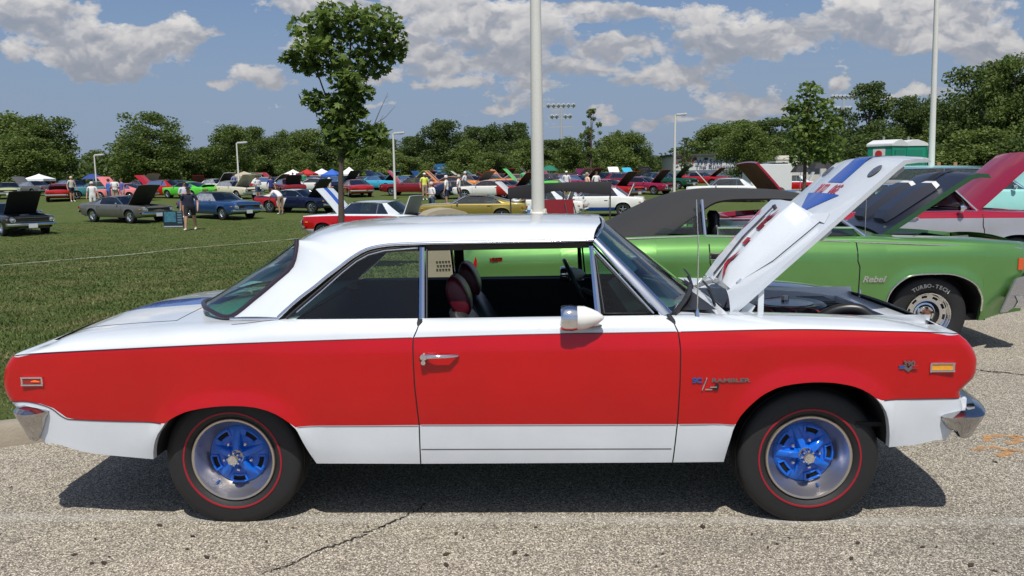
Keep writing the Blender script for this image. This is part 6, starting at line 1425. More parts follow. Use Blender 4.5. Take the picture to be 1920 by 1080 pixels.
def T(px, py): q = at_terrain(px, py); return q[0], q[1]
def Y(deg): return math.radians(deg)
make_car('fastback', T(24, 437), Y(-42), BLKP, 'black coupe at the left edge with its hood up and silver headlamp surrounds', hood=48, trunk=0)
make_car('fastback', T(236, 416), Y(-29), GRY, 'metallic grey coupe with its hood up beside the show board', hood=50, hoodin=mat('hood_inside_olive', (.045, .042, .025), .6, var=.4, vscale=4))
make_car('coupe', T(412, 409), Y(-36), BLU, 'steel blue coupe with a black vinyl roof and closed hood', roof=mat('vinyl_roof_black', (.02, .02, .025), .7))
make_car('fastback', T(112, 376), Y(118), REDc, 'red fastback seen from behind with its trunk lid raised', trunk=62, trunkin=mat('lid_inside_maroon'))
make_car('fastback', T(560, 398), Y(-22), NVY, 'red, white and navy coupe with a white roof and black hood raised', hood=52, roof=WHP, upper=NVY, trunkc=REDc)
make_car('boxy', T(694, 450), Y(163), REDP, 'red and white hardtop beyond the maple trunk, hood and trunk lid both up', hood=50, trunk=72, roof=WHITEP, upper=WHITEP, lower=WHITEP, stripe=BLUEP, hoodin=HOODIN_L, spoke=BLUEP, trunkc=WHITEP, hoodc=WHITEP)
make_car('fastback', T(890, 417), Y(176), GLD, 'gold fastback facing left with its trunk lid ajar', trunk=22)
make_car('boxy', T(1005, 412), Y(166), WHP, 'white hardtop facing left, its hood up on the left of the thick pole', hood=46, trunk=74, hoodin=mat('hood_inside_grey', (.20, .23, .23), .6, var=.4), stripe=WHP, roof=WHITEP)
make_car('boxy', T(1118, 404), Y(168), WHP, 'white hardtop with red and blue rocker stripes and its trunk lid up', hood=48, trunk=70, lower=BLUEP, stripe=BLUEP, hoodin=mat('hood_inside_grey'), roof=WHITEP)
make_car('fastback', T(668, 368), Y(112), REDc, 'bright red fastback seen from behind, left of the dark red coupe')
make_car('coupe', T(722, 356), Y(150), NVY, 'dark navy coupe behind the red fastback', hood=45)
make_car('coupe', T(775, 366), Y(172), MAR, 'dark red coupe facing left with its red hood tilted up', hood=50, roof=mat('vinyl_roof_maroon', (.06, .01, .015), .6), hoodc=REDc)
make_car('fastback', T(845, 360), Y(168), ORG, 'orange coupe with a black striped hood standing up', hood=45, stripe=BLACK)
make_car('fastback', T(862, 372), Y(20), NVY, 'navy car with a broad trunk lid standing open behind the gold roof', trunk=60)
make_car('fastback', T(915, 372), Y(170), WHP, 'white fastback behind the raised white hood')
make_car('fastback', T(952, 372), Y(-35), REDc, 'red car with a dark-lined hood raised, left of the thick pole', hood=48)
make_car('coupe', T(992, 362), Y(165), LIM, 'lime green car with its hood up just left of the thick pole', hood=48, roof=BLKP)
make_car('coupe', T(1085, 360), Y(-40), MAG, 'magenta coupe with its dark hood raised, right of the thick pole', hood=48)
make_car('fastback', T(1140, 372), Y(-42), REDc, 'red coupe with hood up, first right of the black canopy', hood=48)
make_car('fastback', T(1205, 364), Y(-42), MAG, 'crimson coupe with a pale side stripe and hood up', hood=48, lower=MAG)
make_car('coupe', T(1250, 354), Y(-38), DGR, 'dark green coupe with hood up, left of the white lamp post', hood=48)
make_car('boxy', T(1358, 378), Y(167), WHP, 'white hardtop with blue wheels facing left, its blue-striped hood up', hood=50, trunk=0, stripe=BLUEP, spoke=BLUEP, roof=WHITEP)
make_car('boxy', T(1470, 366), Y(170), REDP, 'red and white hardtop facing left in front of the white trailer', hood=50, trunk=72, roof=WHITEP, upper=WHITEP, lower=WHITEP, stripe=BLUEP, hoodin=HOODIN_L)
make_car('fastback', T(235, 376), Y(160), PNK, 'pink coupe with its hood raised behind three visitors', hood=46)
make_car('coupe', T(182, 372), Y(-150), TEA, 'teal car between the red fastback and the pink coupe')
make_car('fastback', T(356, 372), Y(150), LIM, 'lime green fastback with black stripes behind the blue coupe', stripe=BLACK, trunk=35)
make_car('coupe', T(440, 372), Y(-36), CRM, 'cream coupe with red fender patches and its hood up', hood=46, hoodin=CRM)
make_car('coupe', T(380, 358), Y(100), MAR, 'red car with a brown-lined trunk lid up behind the lime fastback', trunk=60, trunkin=mat('lid_brown', (.16, .05, .03), .6))
make_car('boxy', T(505, 361), Y(-20), WHP, 'white car with a cream hood with two red stripes', hood=38, stripe=REDc, hoodc=CRM)
make_car('coupe', T(540, 366), Y(120), MAR, 'dark red coupe with its trunk lid up behind the navy and white car', trunk=60)
make_car('coupe', T(18, 372), Y(-60), PGN, 'pale yellow-green coupe at the far left edge')
make_car('fastback', T(5, 352), Y(-40), CRM, 'cream car cut by the left edge of the picture')
make_car('coupe', T(92, 355), Y(-120), MAG, 'crimson car under the white tent')
rwb = [o for o in COL.objects if o.get('label', '').startswith('red, white and navy coupe')][0]; fb_ = _sm['fastback']['_body']
def side_patch(x0, x1, slant, m_, nm):
    mb = MB(); G = [[((x0+(x1-x0)*u)+slant*(.6-z), -(fb_.W((x0+(x1-x0)*u)+slant*(.6-z), z)+.006), z) for z in np.linspace(max(.30, fb_.archz(x0+(x1-x0)*u)+.01), .80, 9)] for u in np.linspace(0, 1, 14)]; mb.grid(G); mb.build(nm, [m_], rwb, smooth=60)
side_patch(-2.26, -.75, 0, REDc, 'red_rear_panel'); side_patch(-.74, -.20, -.5, WHP, 'white_door_panel')
# the distant rows, smaller and smaller
rnd = random.Random(21)
cols_ = [(REDc, 'red'), (WHP, 'white'), (NVY, 'navy'), (BLKP, 'black'), (DGR, 'dark green'), (MAG, 'crimson'), (CYA, 'sky blue'), (YGR, 'yellow-green'), (ORG, 'orange'), (BLU, 'blue'), (GRY, 'grey'), (MAR, 'dark red'), (PUR, 'purple'), (CRM, 'cream')]
far_ = [(300, 64, 0), (330, 70, 3), (408, 72, 1), (462, 76, 0), (590, 72, 1), (640, 70, 2), (712, 76, 6), (745, 82, 3), (768, 80, 7), (828, 74, 0), (890, 70, 0), (912, 80, 4), (935, 84, 0), (962, 76, 8), (1015, 72, 3), (1050, 80, 0), (1070, 72, 5), (1110, 70, 12), (1148, 76, 2), (1172, 68, 11), (1225, 78, 3), (130, 70, 9), (60, 74, 10), (270, 74, 11), (560, 80, 13), (680, 80, 12), (805, 84, 9), (860, 82, 11), (500, 88, 6), (525, 84, 0), (590, 92, 3), (700, 92, 2), (735, 95, 4), (790, 92, 0), (815, 96, 12), (880, 94, 1), (925, 96, 5), (950, 90, 8), (985, 92, 2), (1040, 94, 0), (1088, 92, 11), (1128, 90, 3), (1160, 88, 1), (1190, 92, 6), (1315, 74, 0)]
FL = ['behind the grey coupe roof', 'behind the pink coupe front', 'below the tan tent, left side', 'below the tan tent, right side', 'left of the white tents', 'right of the maple trunk', 'left of the maple lamp post', 'at the foot of the maple lamp post', 'right of the maple lamp post', 'left under the scoreboard', 'right of the scoreboard', 'two places right of the scoreboard', 'behind the white fastback', 'left of the thick pole', 'under the green umbrella', 'right of the green umbrella', 'behind the person in the white sun hat', 'behind the peach-shirted person', 'behind the first red coupe with hood up', 'behind the crimson coupe', 'left of the lettered building', 'below the white tent at the left', 'near the left edge behind the black coupe', 'between the dark blue umbrella and the lone tree', 'before the red tent', 'behind the white peaked tent', 'behind the orange hood', 'farthest, right of the scoreboard post', 'between tan tent and white tents', 'just left of the white tents', 'behind the blue tent', 'between maple trunk and lamp post, farthest row', 'farthest row, first right of maple lamp post', 'farthest row, second right of maple lamp post', 'farthest row, third right of maple lamp post', 'farthest row, beyond the navy trunk lid', 'farthest row, beyond the white fastback', 'farthest row, two left of the thick pole', 'farthest row, touching the thick pole on its left', 'farthest row, behind the green umbrella pole', 'farthest row, left of the peach-shirted person', 'farthest row, behind the peach-shirted person', 'farthest row, behind the first red coupe', 'farthest row, left end of the crimson coupe', 'below the lettered building']
for i, (px, D, ci) in enumerate(far_):
    x, y = on(px, D); m_, cn = cols_[ci]; up = rnd.random() < .75
    nb = 'left of the young maple' if px < 600 else 'between the young maple and the thick pole' if px < 1000 else 'right of the thick pole'
    make_car(rnd.choice(['coupe', 'fastback', 'boxy']), (x, y), Y(rnd.choice([-35, -45, 150, 165, 175, 110])+rnd.uniform(-8, 8)), m_, 'small far %s car, hood %s, %s' % (cn, 'up' if up else 'down', FL[i]), hood=rnd.uniform(38, 52) if up else 0, hoodin=rnd.choice([HOODIN, HOODIN, HOODIN_L]), skip=('door_seam', 'door_handle', 'side_marker', 'number_plate', 'window_pillar'))

# ================================================================= tents and umbrellas
def tent(px, D, w, col, label, zt=2.9, ze=2.1):
    x, y = on(px, D); t = thing('canopy_tent', label, 'tent', 'pop-up tents beyond the cars', (x, y, tz(x, y)), random.Random(px).uniform(-.4, .4)); m_ = mat('tent_'+str(col), col, .8)
    mb = MB(); h = w/2; G = []
    for k in range(9):
        f = k/8; G.append([(h*f*a, h*f*b, zt-(zt-ze)*f**.85) for a, b in ((-1, -1), (0, -1.0+.06*f), (1, -1), (1-.06*f, 0), (1, 1), (0, 1-.06*f), (-1, 1), (-1+.06*f, 0), (-1, -1))])
    G.append([(p[0], p[1], ze-.22) for p in G[-1]]); mb.grid(G); mb.build('tent_cover', [m_], t, smooth=20)
    for a in (-1, 1):
        for b in (-1, 1): MB().tube([(a*h*.98, b*h*.98, 0), (a*h*.98, b*h*.98, ze-.1)], .03, 5).build('leg', [mat('tent_leg', (.5, .5, .5), .4, .6)], t)
def umbrella(px, D, w, col, label, z0=2.3):
    x, y = on(px, D); t = thing('umbrella', label, 'umbrella', 'umbrellas among the cars', (x, y, tz(x, y))); mb = MB(); G = []
    for k in range(6):
        f = k/5; G.append([(w/2*f*math.cos(a), w/2*f*math.sin(a), z0-.45*f**1.8) for a in np.linspace(0, 2*math.pi, 9)])
    mb.grid(G); mb.build('umbrella_cover', [mat('umb_'+str(col), col, .75)], t, smooth=25); MB().tube([(0, 0, 0), (0, 0, z0)], .02, 5).build('pole', [CHROME], t)
tent(75, 82, 2.1, (.80, .80, .84), 'white pop-up tent behind the black coupe', 1.95, 1.45)
tent(551, 98, 2.3, (.82, .82, .84), 'white tent, leftmost of the tents near the maple', 2.15, 1.5)
tent(577, 96, 2.0, (.45, .02, .02), 'small red tent beside the white tent', 2.15, 1.6)
tent(605, 98, 2.1, (.80, .80, .84), 'white tent beside the blue tent', 2.2, 1.55)
tent(624, 94, 1.9, (.03, .12, .50), 'blue tent left of the maple trunk', 2.1, 1.45)
tent(656, 98, 2.2, (.80, .78, .74), 'white peaked tent just right of the maple trunk', 2.35, 1.55)
tent(459, 84, 3.2, (.42, .36, .28), 'tan tent beside the thin lamp post', 1.95, 1.45)
umbrella(176, 72, 1.9, (.02, .05, .22), 'dark blue umbrella under the short lamp post', 1.85)
umbrella(1030, 66, 1.5, (.01, .14, .09), 'green umbrella right of the thick pole', 2.05)
umbrella(1500, 40, 1.0, (.02, .02, .025), 'black umbrella left of the dark maple', 2.35)
umbrella(1537, 38, 1.2, (.02, .02, .025), 'black umbrella right of the dark maple', 2.55)
# black sagging canopy on poles
cpx = [(952, 353, 27.0), (1000, 346, 27.5), (1040, 344, 28), (1090, 342, 28), (1146, 342, 28)]
t = thing('canopy', 'black cloth canopy sagging between poles behind the thick white pole', 'canopy', None, (0, 0, 0))
G = []
for k, (px, py, D) in enumerate(cpx):
    a = at_depth(px, py, D); b = at_depth(px+3, py-1.5, D+2.2); sag = .0
    for j in (0,): pass
    G.append([a+(0, -.05, -.34-.10*math.sin(k*2.1)), a+(0, -.06, -.18), a, a*.5+b*.5+(0, 0, -.05-.04*(k % 2)), b])
mb = MB(); mb.grid(refine(np.array(G), 4)); mb.build('canopy_cloth', [mat('canopy_black', (.018, .017, .02), .8, bump=.5, bscale=6)], t, smooth=60)
for px, D in ((957, 27.1), (1056, 27.9), (1144, 28.0), (1010, 29.6)):
    a = at_depth(px, 352, D); MB().tube([(a[0], a[1], tz(a[0], a[1])), (a[0], a[1], a[2])], .025, 6).build('pole', [mat('canopy_pole', (.10, .09, .09), .4, .5)], t)
def fold_chair(px, D, col, label):
    a = at_depth(px, 380, D); x, y = a[0], a[1]; t = thing('folding_chair', label, 'folding chair', None, (x, y, tz(x, y)), .5); t.scale = (1.0, 1.0, 1.28); m_ = mat('chair_'+str(col), col, .8)
    MB().box((0, .0, .42), (.55, .5, .03)).build('seat', [m_], t); MB().box((0, .26, .72), (.55, .03, .6), rot=(-.15, 0, 0)).build('backrest', [m_], t)
    for sx in (-1, 1):
        MB().tube([(sx*.28, -.25, 0), (sx*.28, .28, .95)], .014, 5).build('leg', [BLACK], t); MB().tube([(sx*.28, .28, 0), (sx*.28, -.25, .58), (sx*.28, .25, .60)], .014, 5).build('armrest', [BLACK], t)
fold_chair(1051, 17, (.22, .01, .02), 'red folding camp chair under the black canopy'); fold_chair(1068, 17.4, (.24, .01, .02), 'dark red folding camp chair beside the other red chair')
# show board in front of the grey coupe
q = at_terrain(326, 427); t = thing('show_board', 'dark display board with a picture and text panels in front of the grey coupe', 'sign', None, (q[0], q[1], tz(q[0], q[1])), -.05)
MB().box((0, 0, .36), (.86, .05, .70)).build('board', [mat('board_dark', (.015, .03, .045), .4)], t)
MB().box((-.12, -.03, .46), (.50, .012, .44)).build('picture', [mat('board_picture', (.05, .16, .22), .4, var=.9, vscale=9)], t)
for k in range(5): MB().box((.30, -.03, .22+.11*k), (.20, .012, .07)).build('text_panel', [mat('board_panel', (.10, .17, .24), .5)], t)
MB().box((0, -.03, .05), (.84, .012, .05)).build('foot_rail', [mat('board_rail', (.4, .42, .45), .4)], t)
for sx in (-1, 1): MB().tube([(sx*.35, .03, .68), (sx*.35, .3, 0)], .015, 5).build('leg', [BLACK], t)

# ================================================================= poles, lamps
POLE = mat('pole_white', (.66, .65, .60), .45, var=.06, vscale=3, bump=.05, bscale=20)
D = 14.2; top = at_depth(1003, -60, D); bot = at_depth(1009, 401, D); t = thing('light_pole', 'thick white light pole rising behind the car roof', 'light pole', None, (bot[0], bot[1], 0))
zb_ = bot[2]; ln = 7.6-zb_
mb = MB(); lean = (top[0]-bot[0])/(top[2]-bot[2]); mb.tube([(0, 0, zb_-.02), (lean*1, 0, zb_+1), (lean*ln, 0, 7.6)], [.113, .107, .07], 32); mb.build('shaft', [POLE], t, smooth=60)
MB().lathe([(.0, .045), (.125, .045), (.135, .03), (.165, .02), (.17, -.01), (.17, -.03), (0, -.03)], c=(0, 0, zb_-.01), axis='z', seg=32).build('base_flange', [POLE], t, smooth=30)
for k in range(4):
    a = math.pi/4+k*math.pi/2-.1; mb = MB(); mb.lathe([(.0, .085), (.022, .082), (.028, .05), (.028, -.02)], c=(.16*math.cos(a), .16*math.sin(a), zb_), axis='z', seg=6); mb.build('anchor_cap', [mat('cap_white', (.72, .70, .62), .4)], t, smooth=30)
mb = MB(); mb.lathe([(.30, -.1), (.30, zb_-.06), (.285, zb_-.035), (.0, zb_-.035)], axis='z', seg=36); mb.build('pedestal', [mat('pedestal_concrete', (.36, .34, .30), .85, var=.15, bump=.3)], t, smooth=30)
bp_ = at_depth(992, 399, 14.1); t = thing('water_bottle', 'clear plastic water bottle standing beside the thick pole base', 'bottle', None, (bp_[0], 14.1, zb_-.035))
MB().lathe([(0, 0), (.030, .0), (.033, .02), (.033, .13), (.026, .16), (.012, .185), (.012, .20)], axis='z', seg=18).build('bottle_body', [mat('bottle_clear', (.55, .66, .74), .1, alpha=1, coat=1)], t, smooth=50)
MB().lathe([(.0345, .06), (.0345, .11)], axis='z', seg=18).build('bottle_label', [mat('bottle_label_blue', (.05, .18, .45), .5)], t); MB().lathe([(.013, .195), (.013, .215), (0, .215)], axis='z', seg=12).build('bottle_cap', [mat('cap_plastic', (.6, .62, .65), .5)], t)
a = at_depth(1757, -20, 17); b = at_depth(1746, 316, 17); t = thing('light_pole', 'slender white pole on the right behind the portable toilet', 'light pole', None, (b[0], 17, tz(b[0], 17)))
lean = (a[0]-b[0])/(a[2]-b[2]); z0 = b[2]-t.location.z; MB().tube([(-lean*z0, 0, -.05), (0, 0, z0), (lean*6, 0, z0+6), (lean*7.5, 0, z0+7.5)], [.066, .062, .034, .028], 20).build('shaft', [POLE], t, smooth=60)
MB().lathe([(.16, 0), (.16, .03), (.08, .05), (.07, .10)], c=(-lean*z0, 0, -.02), axis='z', seg=20).build('base_flange', [POLE], t)
def lamp(px, pytop, D, side, label, r=.09):
    a = at_depth(px, pytop, D); x, y = a[0], a[1]; z0 = tz(x, y); h = a[2]-z0; t = thing('street_lamp', label, 'lamp post', 'white lamp posts beyond the show field', (x, y, z0))
    MB().tube([(0, 0, 0), (0, 0, h)], [r, r*.7], 10).build('shaft', [POLE], t, smooth=60)
    mb = MB(); mb.box((side*.42, 0, h+.02), (.75, .30, .13), rot=(0, side*-.06, 0)); mb.build('lamp_head', [mat('lamp_head_grey', (.58, .58, .56), .5)], t, bevel=.03); MB().box((side*.45, 0, h-.06), (.45, .22, .03)).build('lens', [LAMP], t)
lamp(176.5, 291, 66, 1, 'shortest white lamp post, above the dark blue umbrella', .07); lamp(443.5, 268, 62, 1, 'white lamp post above the tan tent', .075); lamp(737, 250, 58, 1, 'white lamp post right of the young maple', .09); lamp(1266, 215, 58, 1, 'white lamp post in front of the lettered building', .10)
def stadium(px, pyt, pyb, D, w, label):
    a = at_depth(px, pyt, D); x, y = a[0], a[1]; z0 = tz(x, y); h = a[2]-z0; t = thing('stadium_light', label, 'stadium light', 'stadium lights behind the trees', (x, y, z0)); SG = mat('stadium_grey', (.42, .44, .46), .5)
    MB().tube([(0, 0, 0), (0, 0, h)], [.32, .16], 8).build('mast', [SG], t)
    for k, (dz, ww, n) in enumerate(((0, 1.0, 6), (-1.9, .72, 5), (-3.4, .95, 0))):
        MB().box((0, 0, h+dz), (w*ww, .18, .16)).build('crossarm', [SG], t)
        for i in range(n):
            if n == 5 and i == 2: continue
            mb = MB(); mb.lathe([(.12, -.35), (.30, .05), (.42, .35), (0, .30)], c=((i/(n-1)-.5)*w*ww*.96, 0, h+dz+.45), axis='x' if False else 'y', seg=10); mb.xf(Matrix.Identity(4)); mb.build('floodlight', [mat('floodlight', (.62, .64, .66), .3, .5)], t)
stadium(1052, 202, 300, 150, 4.6, 'stadium floodlight mast right of the thick pole'); stadium(1582, 186, 300, 140, 3.6, 'stadium floodlight mast behind the dark maple on the right')
# blue scoreboard
x, y = on(828, 108); t = thing('scoreboard', 'blue scoreboard standing in front of the tree line', 'scoreboard', None, (x, y, tz(x, y))); SBM = mat('scoreboard_blue', (.03, .13, .32), .5, var=.3)
h = 3.6; pts = [(-1.05, .4), (1.05, .4), (1.05, 2.3)]+[(1.05*math.cos(a), 2.3+.42*math.sin(a)) for a in np.linspace(.2, math.pi-.2, 9)]+[(-1.05, 2.3)]
MB().prism(pts, 'y', -.12, .12).build('board', [SBM], t, smooth=0)
rr = random.Random(4)
for i in range(5):
    for j in range(4):
        MB().box((-.78+j*.52, -.14, .62+i*.38), (.42, .04, .26)).build('score_panel', [mat('score_%d' % rr.randrange(4), rr.choice([(.10, .30, .48), (.25, .42, .52), (.02, .05, .10), (.45, .50, .42)]), .5)], t)
for sx in (-.8, .8): MB().tube([(sx, 0, 0), (sx, 0, .5)], .08, 6).build('post', [mat('stadium_grey')], t)
# lettered white building
D = 105; a = at_depth(1262, 318, D); b = at_depth(1410, 318, D); tp_ = at_depth(1300, 292, D); w = (b[0]-a[0]); cxb = (a[0]+b[0])/2; zg = tz(cxb, D); hh = tp_[2]-zg
bl = thing('building', 'white building lettered We Save You The Runaround, behind small trees', 'building', None, (cxb, D+4, zg)); BW = mat('building_white', (.62, .62, .60), .7, var=.06); 
MB().box((0, 0, hh/2), (w, 8, hh)).build('wall', [BW], bl); MB().box((0, -.2, hh+.1), (w+.5, 8.6, .22)).build('roof', [mat('roof_dark', (.06, .06, .065), .7)], bl)
MB().box((0, -4.03, .75), (w, .06, 1.3)).build('lower_wall', [mat('building_blue_grey', (.12, .15, .22), .7)], bl)
for i in range(7):
    xx = -w/2+1.3+i*1.42
    f = MB().box((xx, -4.03, hh-.42), (.46, .06, .30)).build('window', [mat('window_frame_dark', (.10, .10, .11), .5)], bl); 
    for k in (-1, 1): MB().box((xx+k*.105, -4.07, hh-.42), (.17, .03, .22)).build('pane', [mat('pane_dark', (.03, .035, .045), .1)], f)
def tx(s_, px, py, size, m_, xs=1):
    q_ = at_depth(px, py, D-.1); text_on('sign_lettering', s_, size, bl, Matrix.Translation((q_[0]-cxb, -4.10, q_[2]-zg))@Matrix.Rotation(math.pi/2, 4, 'X'), m_, .01, xs, .004, 'LEFT')
SB_ = mat('sign_blue', (.02, .035, .16), .5)
tx('We Save You', 1306, 304, .84, SB_, 1.08); tx('The Runaround', 1303, 313.5, .84, SB_, 1.08)
q_ = at_depth(1283, 301, D-.1); text_on('sign_lettering', 'CTW', .95, bl, Matrix.Translation((q_[0]-cxb, -4.10, q_[2]-zg))@Matrix.Rotation(math.pi/2, 4, 'X'), mat('sign_red', (.35, .02, .03), .5), .01, 1.3, .02)
# portable toilets
def toilet(px, D, label, w=1.15, yaw=.35):
    x, y = on(px, D); t = thing('portable_toilet', label, 'portable toilet', None, (x, y, tz(x, y)), yaw); t.scale = (1.1, 1.1, 1.0); GT = mat('toilet_green', (.01, .26, .16), .5, var=.08); WT = mat('toilet_white', (.66, .68, .68), .5)
    MB().box((0, 0, 1.10), (w, w, 2.05)).build('cabin', [GT], t, bevel=.03)
    MB().prism([(-w/2-.04, 2.12), (w/2+.04, 2.12), (w/2+.04, 2.24), (w/2-.12, 2.32), (.12, 2.44), (-.12, 2.44), (-w/2+.12, 2.32), (-w/2-.04, 2.24)], 'y', -w/2-.04, w/2+.04).build('roof', [WT], t, bevel=.02)
    MB().box((0, -w/2-.02, 1.05), (w*.62, .04, 1.8)).build('door', [mat('toilet_door', (.012, .21, .13), .45)], t, bevel=.01); MB().tube([(.2, .3, 2.3), (.2, .3, 2.62)], .05, 8).build('vent_pipe', [mat('vent_grey', (.22, .23, .23), .5)], t)
    for k in (-1, 1): MB().box((k*(w/2-.02), -w/2-.015, 1.05), (.05, .05, 2.0)).build('corner_post', [GT], t)
    MB().box((-w/2-.025, 0, 1.75), (.03, .55, .5)).build('notice', [mat('notice_white', (.7, .7, .7), .5)], t); MB().lathe([(0, -.02), (.16, -.02), (.16, .0)], c=(-w/2-.045, 0, 1.78), axis='x', seg=14).build('notice_mark', [mat('notice_red', (.5, .03, .02), .5)], t)
toilet(1660, 40, 'green portable toilet with a white roof and notice, left one of two', yaw=.6); toilet(1698, 41.5, 'green portable toilet on the right of the pair', yaw=.1)
# white trailer with roof boxes
x, y = on(1437, 52); t = thing('trailer', 'white box trailer behind the raised maroon trunk lid', 'trailer', None, (x, y, tz(x, y)))
MB().box((0, 0, 1.25), (2.5, 2.0, 1.75)).build('box_body', [mat('trailer_white', (.66, .67, .67), .5, var=.06)], t, bevel=.04)
MB().box((.1, 0, 2.17), (1.9, 1.6, .08)).build('roof_rail', [CHROME], t)
for sx in (-.5, .5):
    MB().lathe([(.36, -.1), (.36, .1), (0, .1)], c=(sx, -.98, .36), seg=16).build('wheel', [TYRE], t)
x, y = on(1490, 58); t = thing('motorhome', 'cream motorhome with rounded roof units left of the dark maple', 'motorhome', None, (x, y, tz(x, y)))
MB().box((0, 0, 1.3), (3.6, 2.2, 1.9)).build('cabin_body', [mat('rv_cream', (.55, .53, .46), .5)], t, bevel=.12)
for sx in (-.9, .1): MB().box((sx, 0, 2.45), (.9, .8, .36)).build('roof_unit', [mat('rv_unit', (.62, .60, .52), .5)], t, bevel=.1)
for sx in (-1, .9): MB().box((sx, -1.11, 1.6), (.8, .04, .5)).build('window', [DGLASS], t)
for sx in (-1.1, 1.1): MB().lathe([(.36, -.1), (.36, .1), (0, .1)], c=(sx, -1.05, .36), seg=16).build('wheel', [TYRE], t)
# wooden stakes
for i, px in enumerate((1760, 1791)):
    a = at_depth(px, 304, 21); b = (a[0], a[1]); t = MB().box((0, 0, (a[2]-tz(*b))/2), (.09, .04, a[2]-tz(*b))).build('wooden_stake', [mat('stake_wood', (.40, .25, .10), .8, var=.3)], None, label='pale wooden stake beside the right white pole' if i == 0 else 'wooden stake right of the person in a cap', category='stake'); t.location = (b[0], b[1], tz(*b))
# beige litter bin behind the green car
BE = mat('bin_beige', (.36, .31, .22), .6, var=.06, bump=.1, bscale=60); D = 9.6; a = at_depth(780, 392, D); b = at_depth(882, 392, D); cxb = (a[0]+b[0])/2; w = b[0]-a[0]; ztop = at_depth(824, 388, D)[2]
t = thing('litter_bin', 'beige plastic litter bin with a hooded top and vented side', 'litter bin', None, (cxb, D+.1, .10), .25)
zt_ = ztop-.10; ww = w*.88; body = MB(); body.box((0, 0, (zt_-.22)/2), (ww, ww*.85, zt_-.22), taper=1.05); body.build('bin_body', [BE], t, bevel=.03)
mb = MB(); Gb = []
for k in range(9):
    a_ = math.pi*k/8; Gb.append([(-ww*.53*math.cos(a_), yy, zt_-.22+.20*math.sin(a_)**.6) for yy in (-ww*.46, ww*.46)])
mb.grid(Gb); mb.add([tuple(g[0]) for g in Gb]+[(ww*.53, -ww*.46, zt_-.25), (-ww*.53, -ww*.46, zt_-.25)], [tuple(range(11))]); mb.add([tuple(g[1]) for g in Gb], [tuple(range(9))]); mb.build('bin_hood', [BE], t, smooth=40)
MB().box((ww*.47, 0, zt_-.17), (ww*.16, ww*.6, .12)).build('bin_opening_shade', [mat('bin_shadow', (.10, .09, .07), .8)], t, bevel=.02)  # dark block whose colour stands in for the shade inside the opening
for r_ in range(3):
    for k in range(5): MB().box((-ww*.25+k*.035+(r_ % 2)*.01, -ww*.445, zt_-.62-.045*r_), (.022, .012, .010)).build('vent_slot', [BLACK], t)
mb = MB(); mb.lathe([(.0, -.004), (.05, -.004)], c=(ww*.30, -ww*.452, zt_-.42), seg=20, m=1); mb.lathe([(.05, -.004), (.075, -.004), (.075, .004)], c=(ww*.30, -ww*.452, zt_-.42), seg=20, m=0); mb.build('sticker', [mat('sticker_yellow', (.7, .6, .02), .5), mat('sticker_blue', (.03, .08, .35), .5)], t)
# ================================================================= trees
def leaf_mat(name, c0, c1, trans=.42):
    m = bpy.data.materials.new(name); m.use_nodes = True; t = m.node_tree; b = t.nodes['Principled BSDF']; b.inputs['Roughness'].default_value = .55; b.inputs['Specular IOR Level'].default_value = .3
    g_ = t.nodes.new('ShaderNodeNewGeometry'); oi = t.nodes.new('ShaderNodeObjectInfo')
    f = math_n(t, 'ADD', math_n(t, 'MULTIPLY', g_.outputs['Random Per Island'], .7), math_n(t, 'MULTIPLY', oi.outputs['Random'], .3)); c = mix_n(t, f, c0, c1); t.links.new(c, b.inputs['Base Color'])
    tr_ = t.nodes.new('ShaderNodeBsdfTranslucent'); t.links.new(mix_n(t, .5, c, (.10, .16, .02)), tr_.inputs[0]); mx = t.nodes.new('ShaderNodeMixShader'); mx.inputs[0].default_value = trans
    t.links.new(b.outputs[0], mx.inputs[1]); t.links.new(tr_.outputs[0], mx.inputs[2]); t.links.new(mx.outputs[0], t.nodes['Material Output'].inputs[0]); return m
BARK = mat('bark', (.085, .065, .048), .9, var=.4, vscale=9, bump=.7, bscale=30)
def leaf_cloud(rng, centers, radii, n_each, size, flat=.7, quad=True):
    out = []
    for (c, r, n) in zip(centers, radii, n_each):
        d = rng.normal(size=(n, 3)); d /= np.linalg.norm(d, axis=1)[:, None]; rr = r*rng.random(n)**.45
        p = np.array(c)+d*rr[:, None]*np.array([1, 1, flat]); out.append(p)
    P = np.concatenate(out); n = len(P)
    a = rng.normal(size=(n, 3)); a[:, 2] *= .5; a /= np.linalg.norm(a, axis=1)[:, None]; b = rng.normal(size=(n, 3)); b = np.cross(a, b); b /= np.linalg.norm(b, axis=1)[:, None]
    s_ = size*rng.uniform(.6, 1.35, n)[:, None]
    V = np.stack([P-a*s_*.5, P-b*s_*.36+a*s_*.05, P+a*s_*.5, P+b*s_*.36+a*s_*.05], 1)
    return V
def quads_mesh(name, V, mats):
    n = len(V); me = bpy.data.meshes.new(name); me.vertices.add(n*4); me.vertices.foreach_set('co', V.ravel()); me.loops.add(n*4); me.loops.foreach_set('vertex_index', np.arange(n*4)); me.polygons.add(n); me.polygons.foreach_set('loop_start', np.arange(n)*4); me.update(calc_edges=True)
    for m in mats: me.materials.append(m)
    return me
LM = [leaf_mat('foliage_mid', (.075, .118, .026), (.215, .275, .075)), leaf_mat('foliage_dark', (.050, .086, .026), (.155, .205, .062)), leaf_mat('foliage_light', (.085, .130, .028), (.220, .275, .075))]
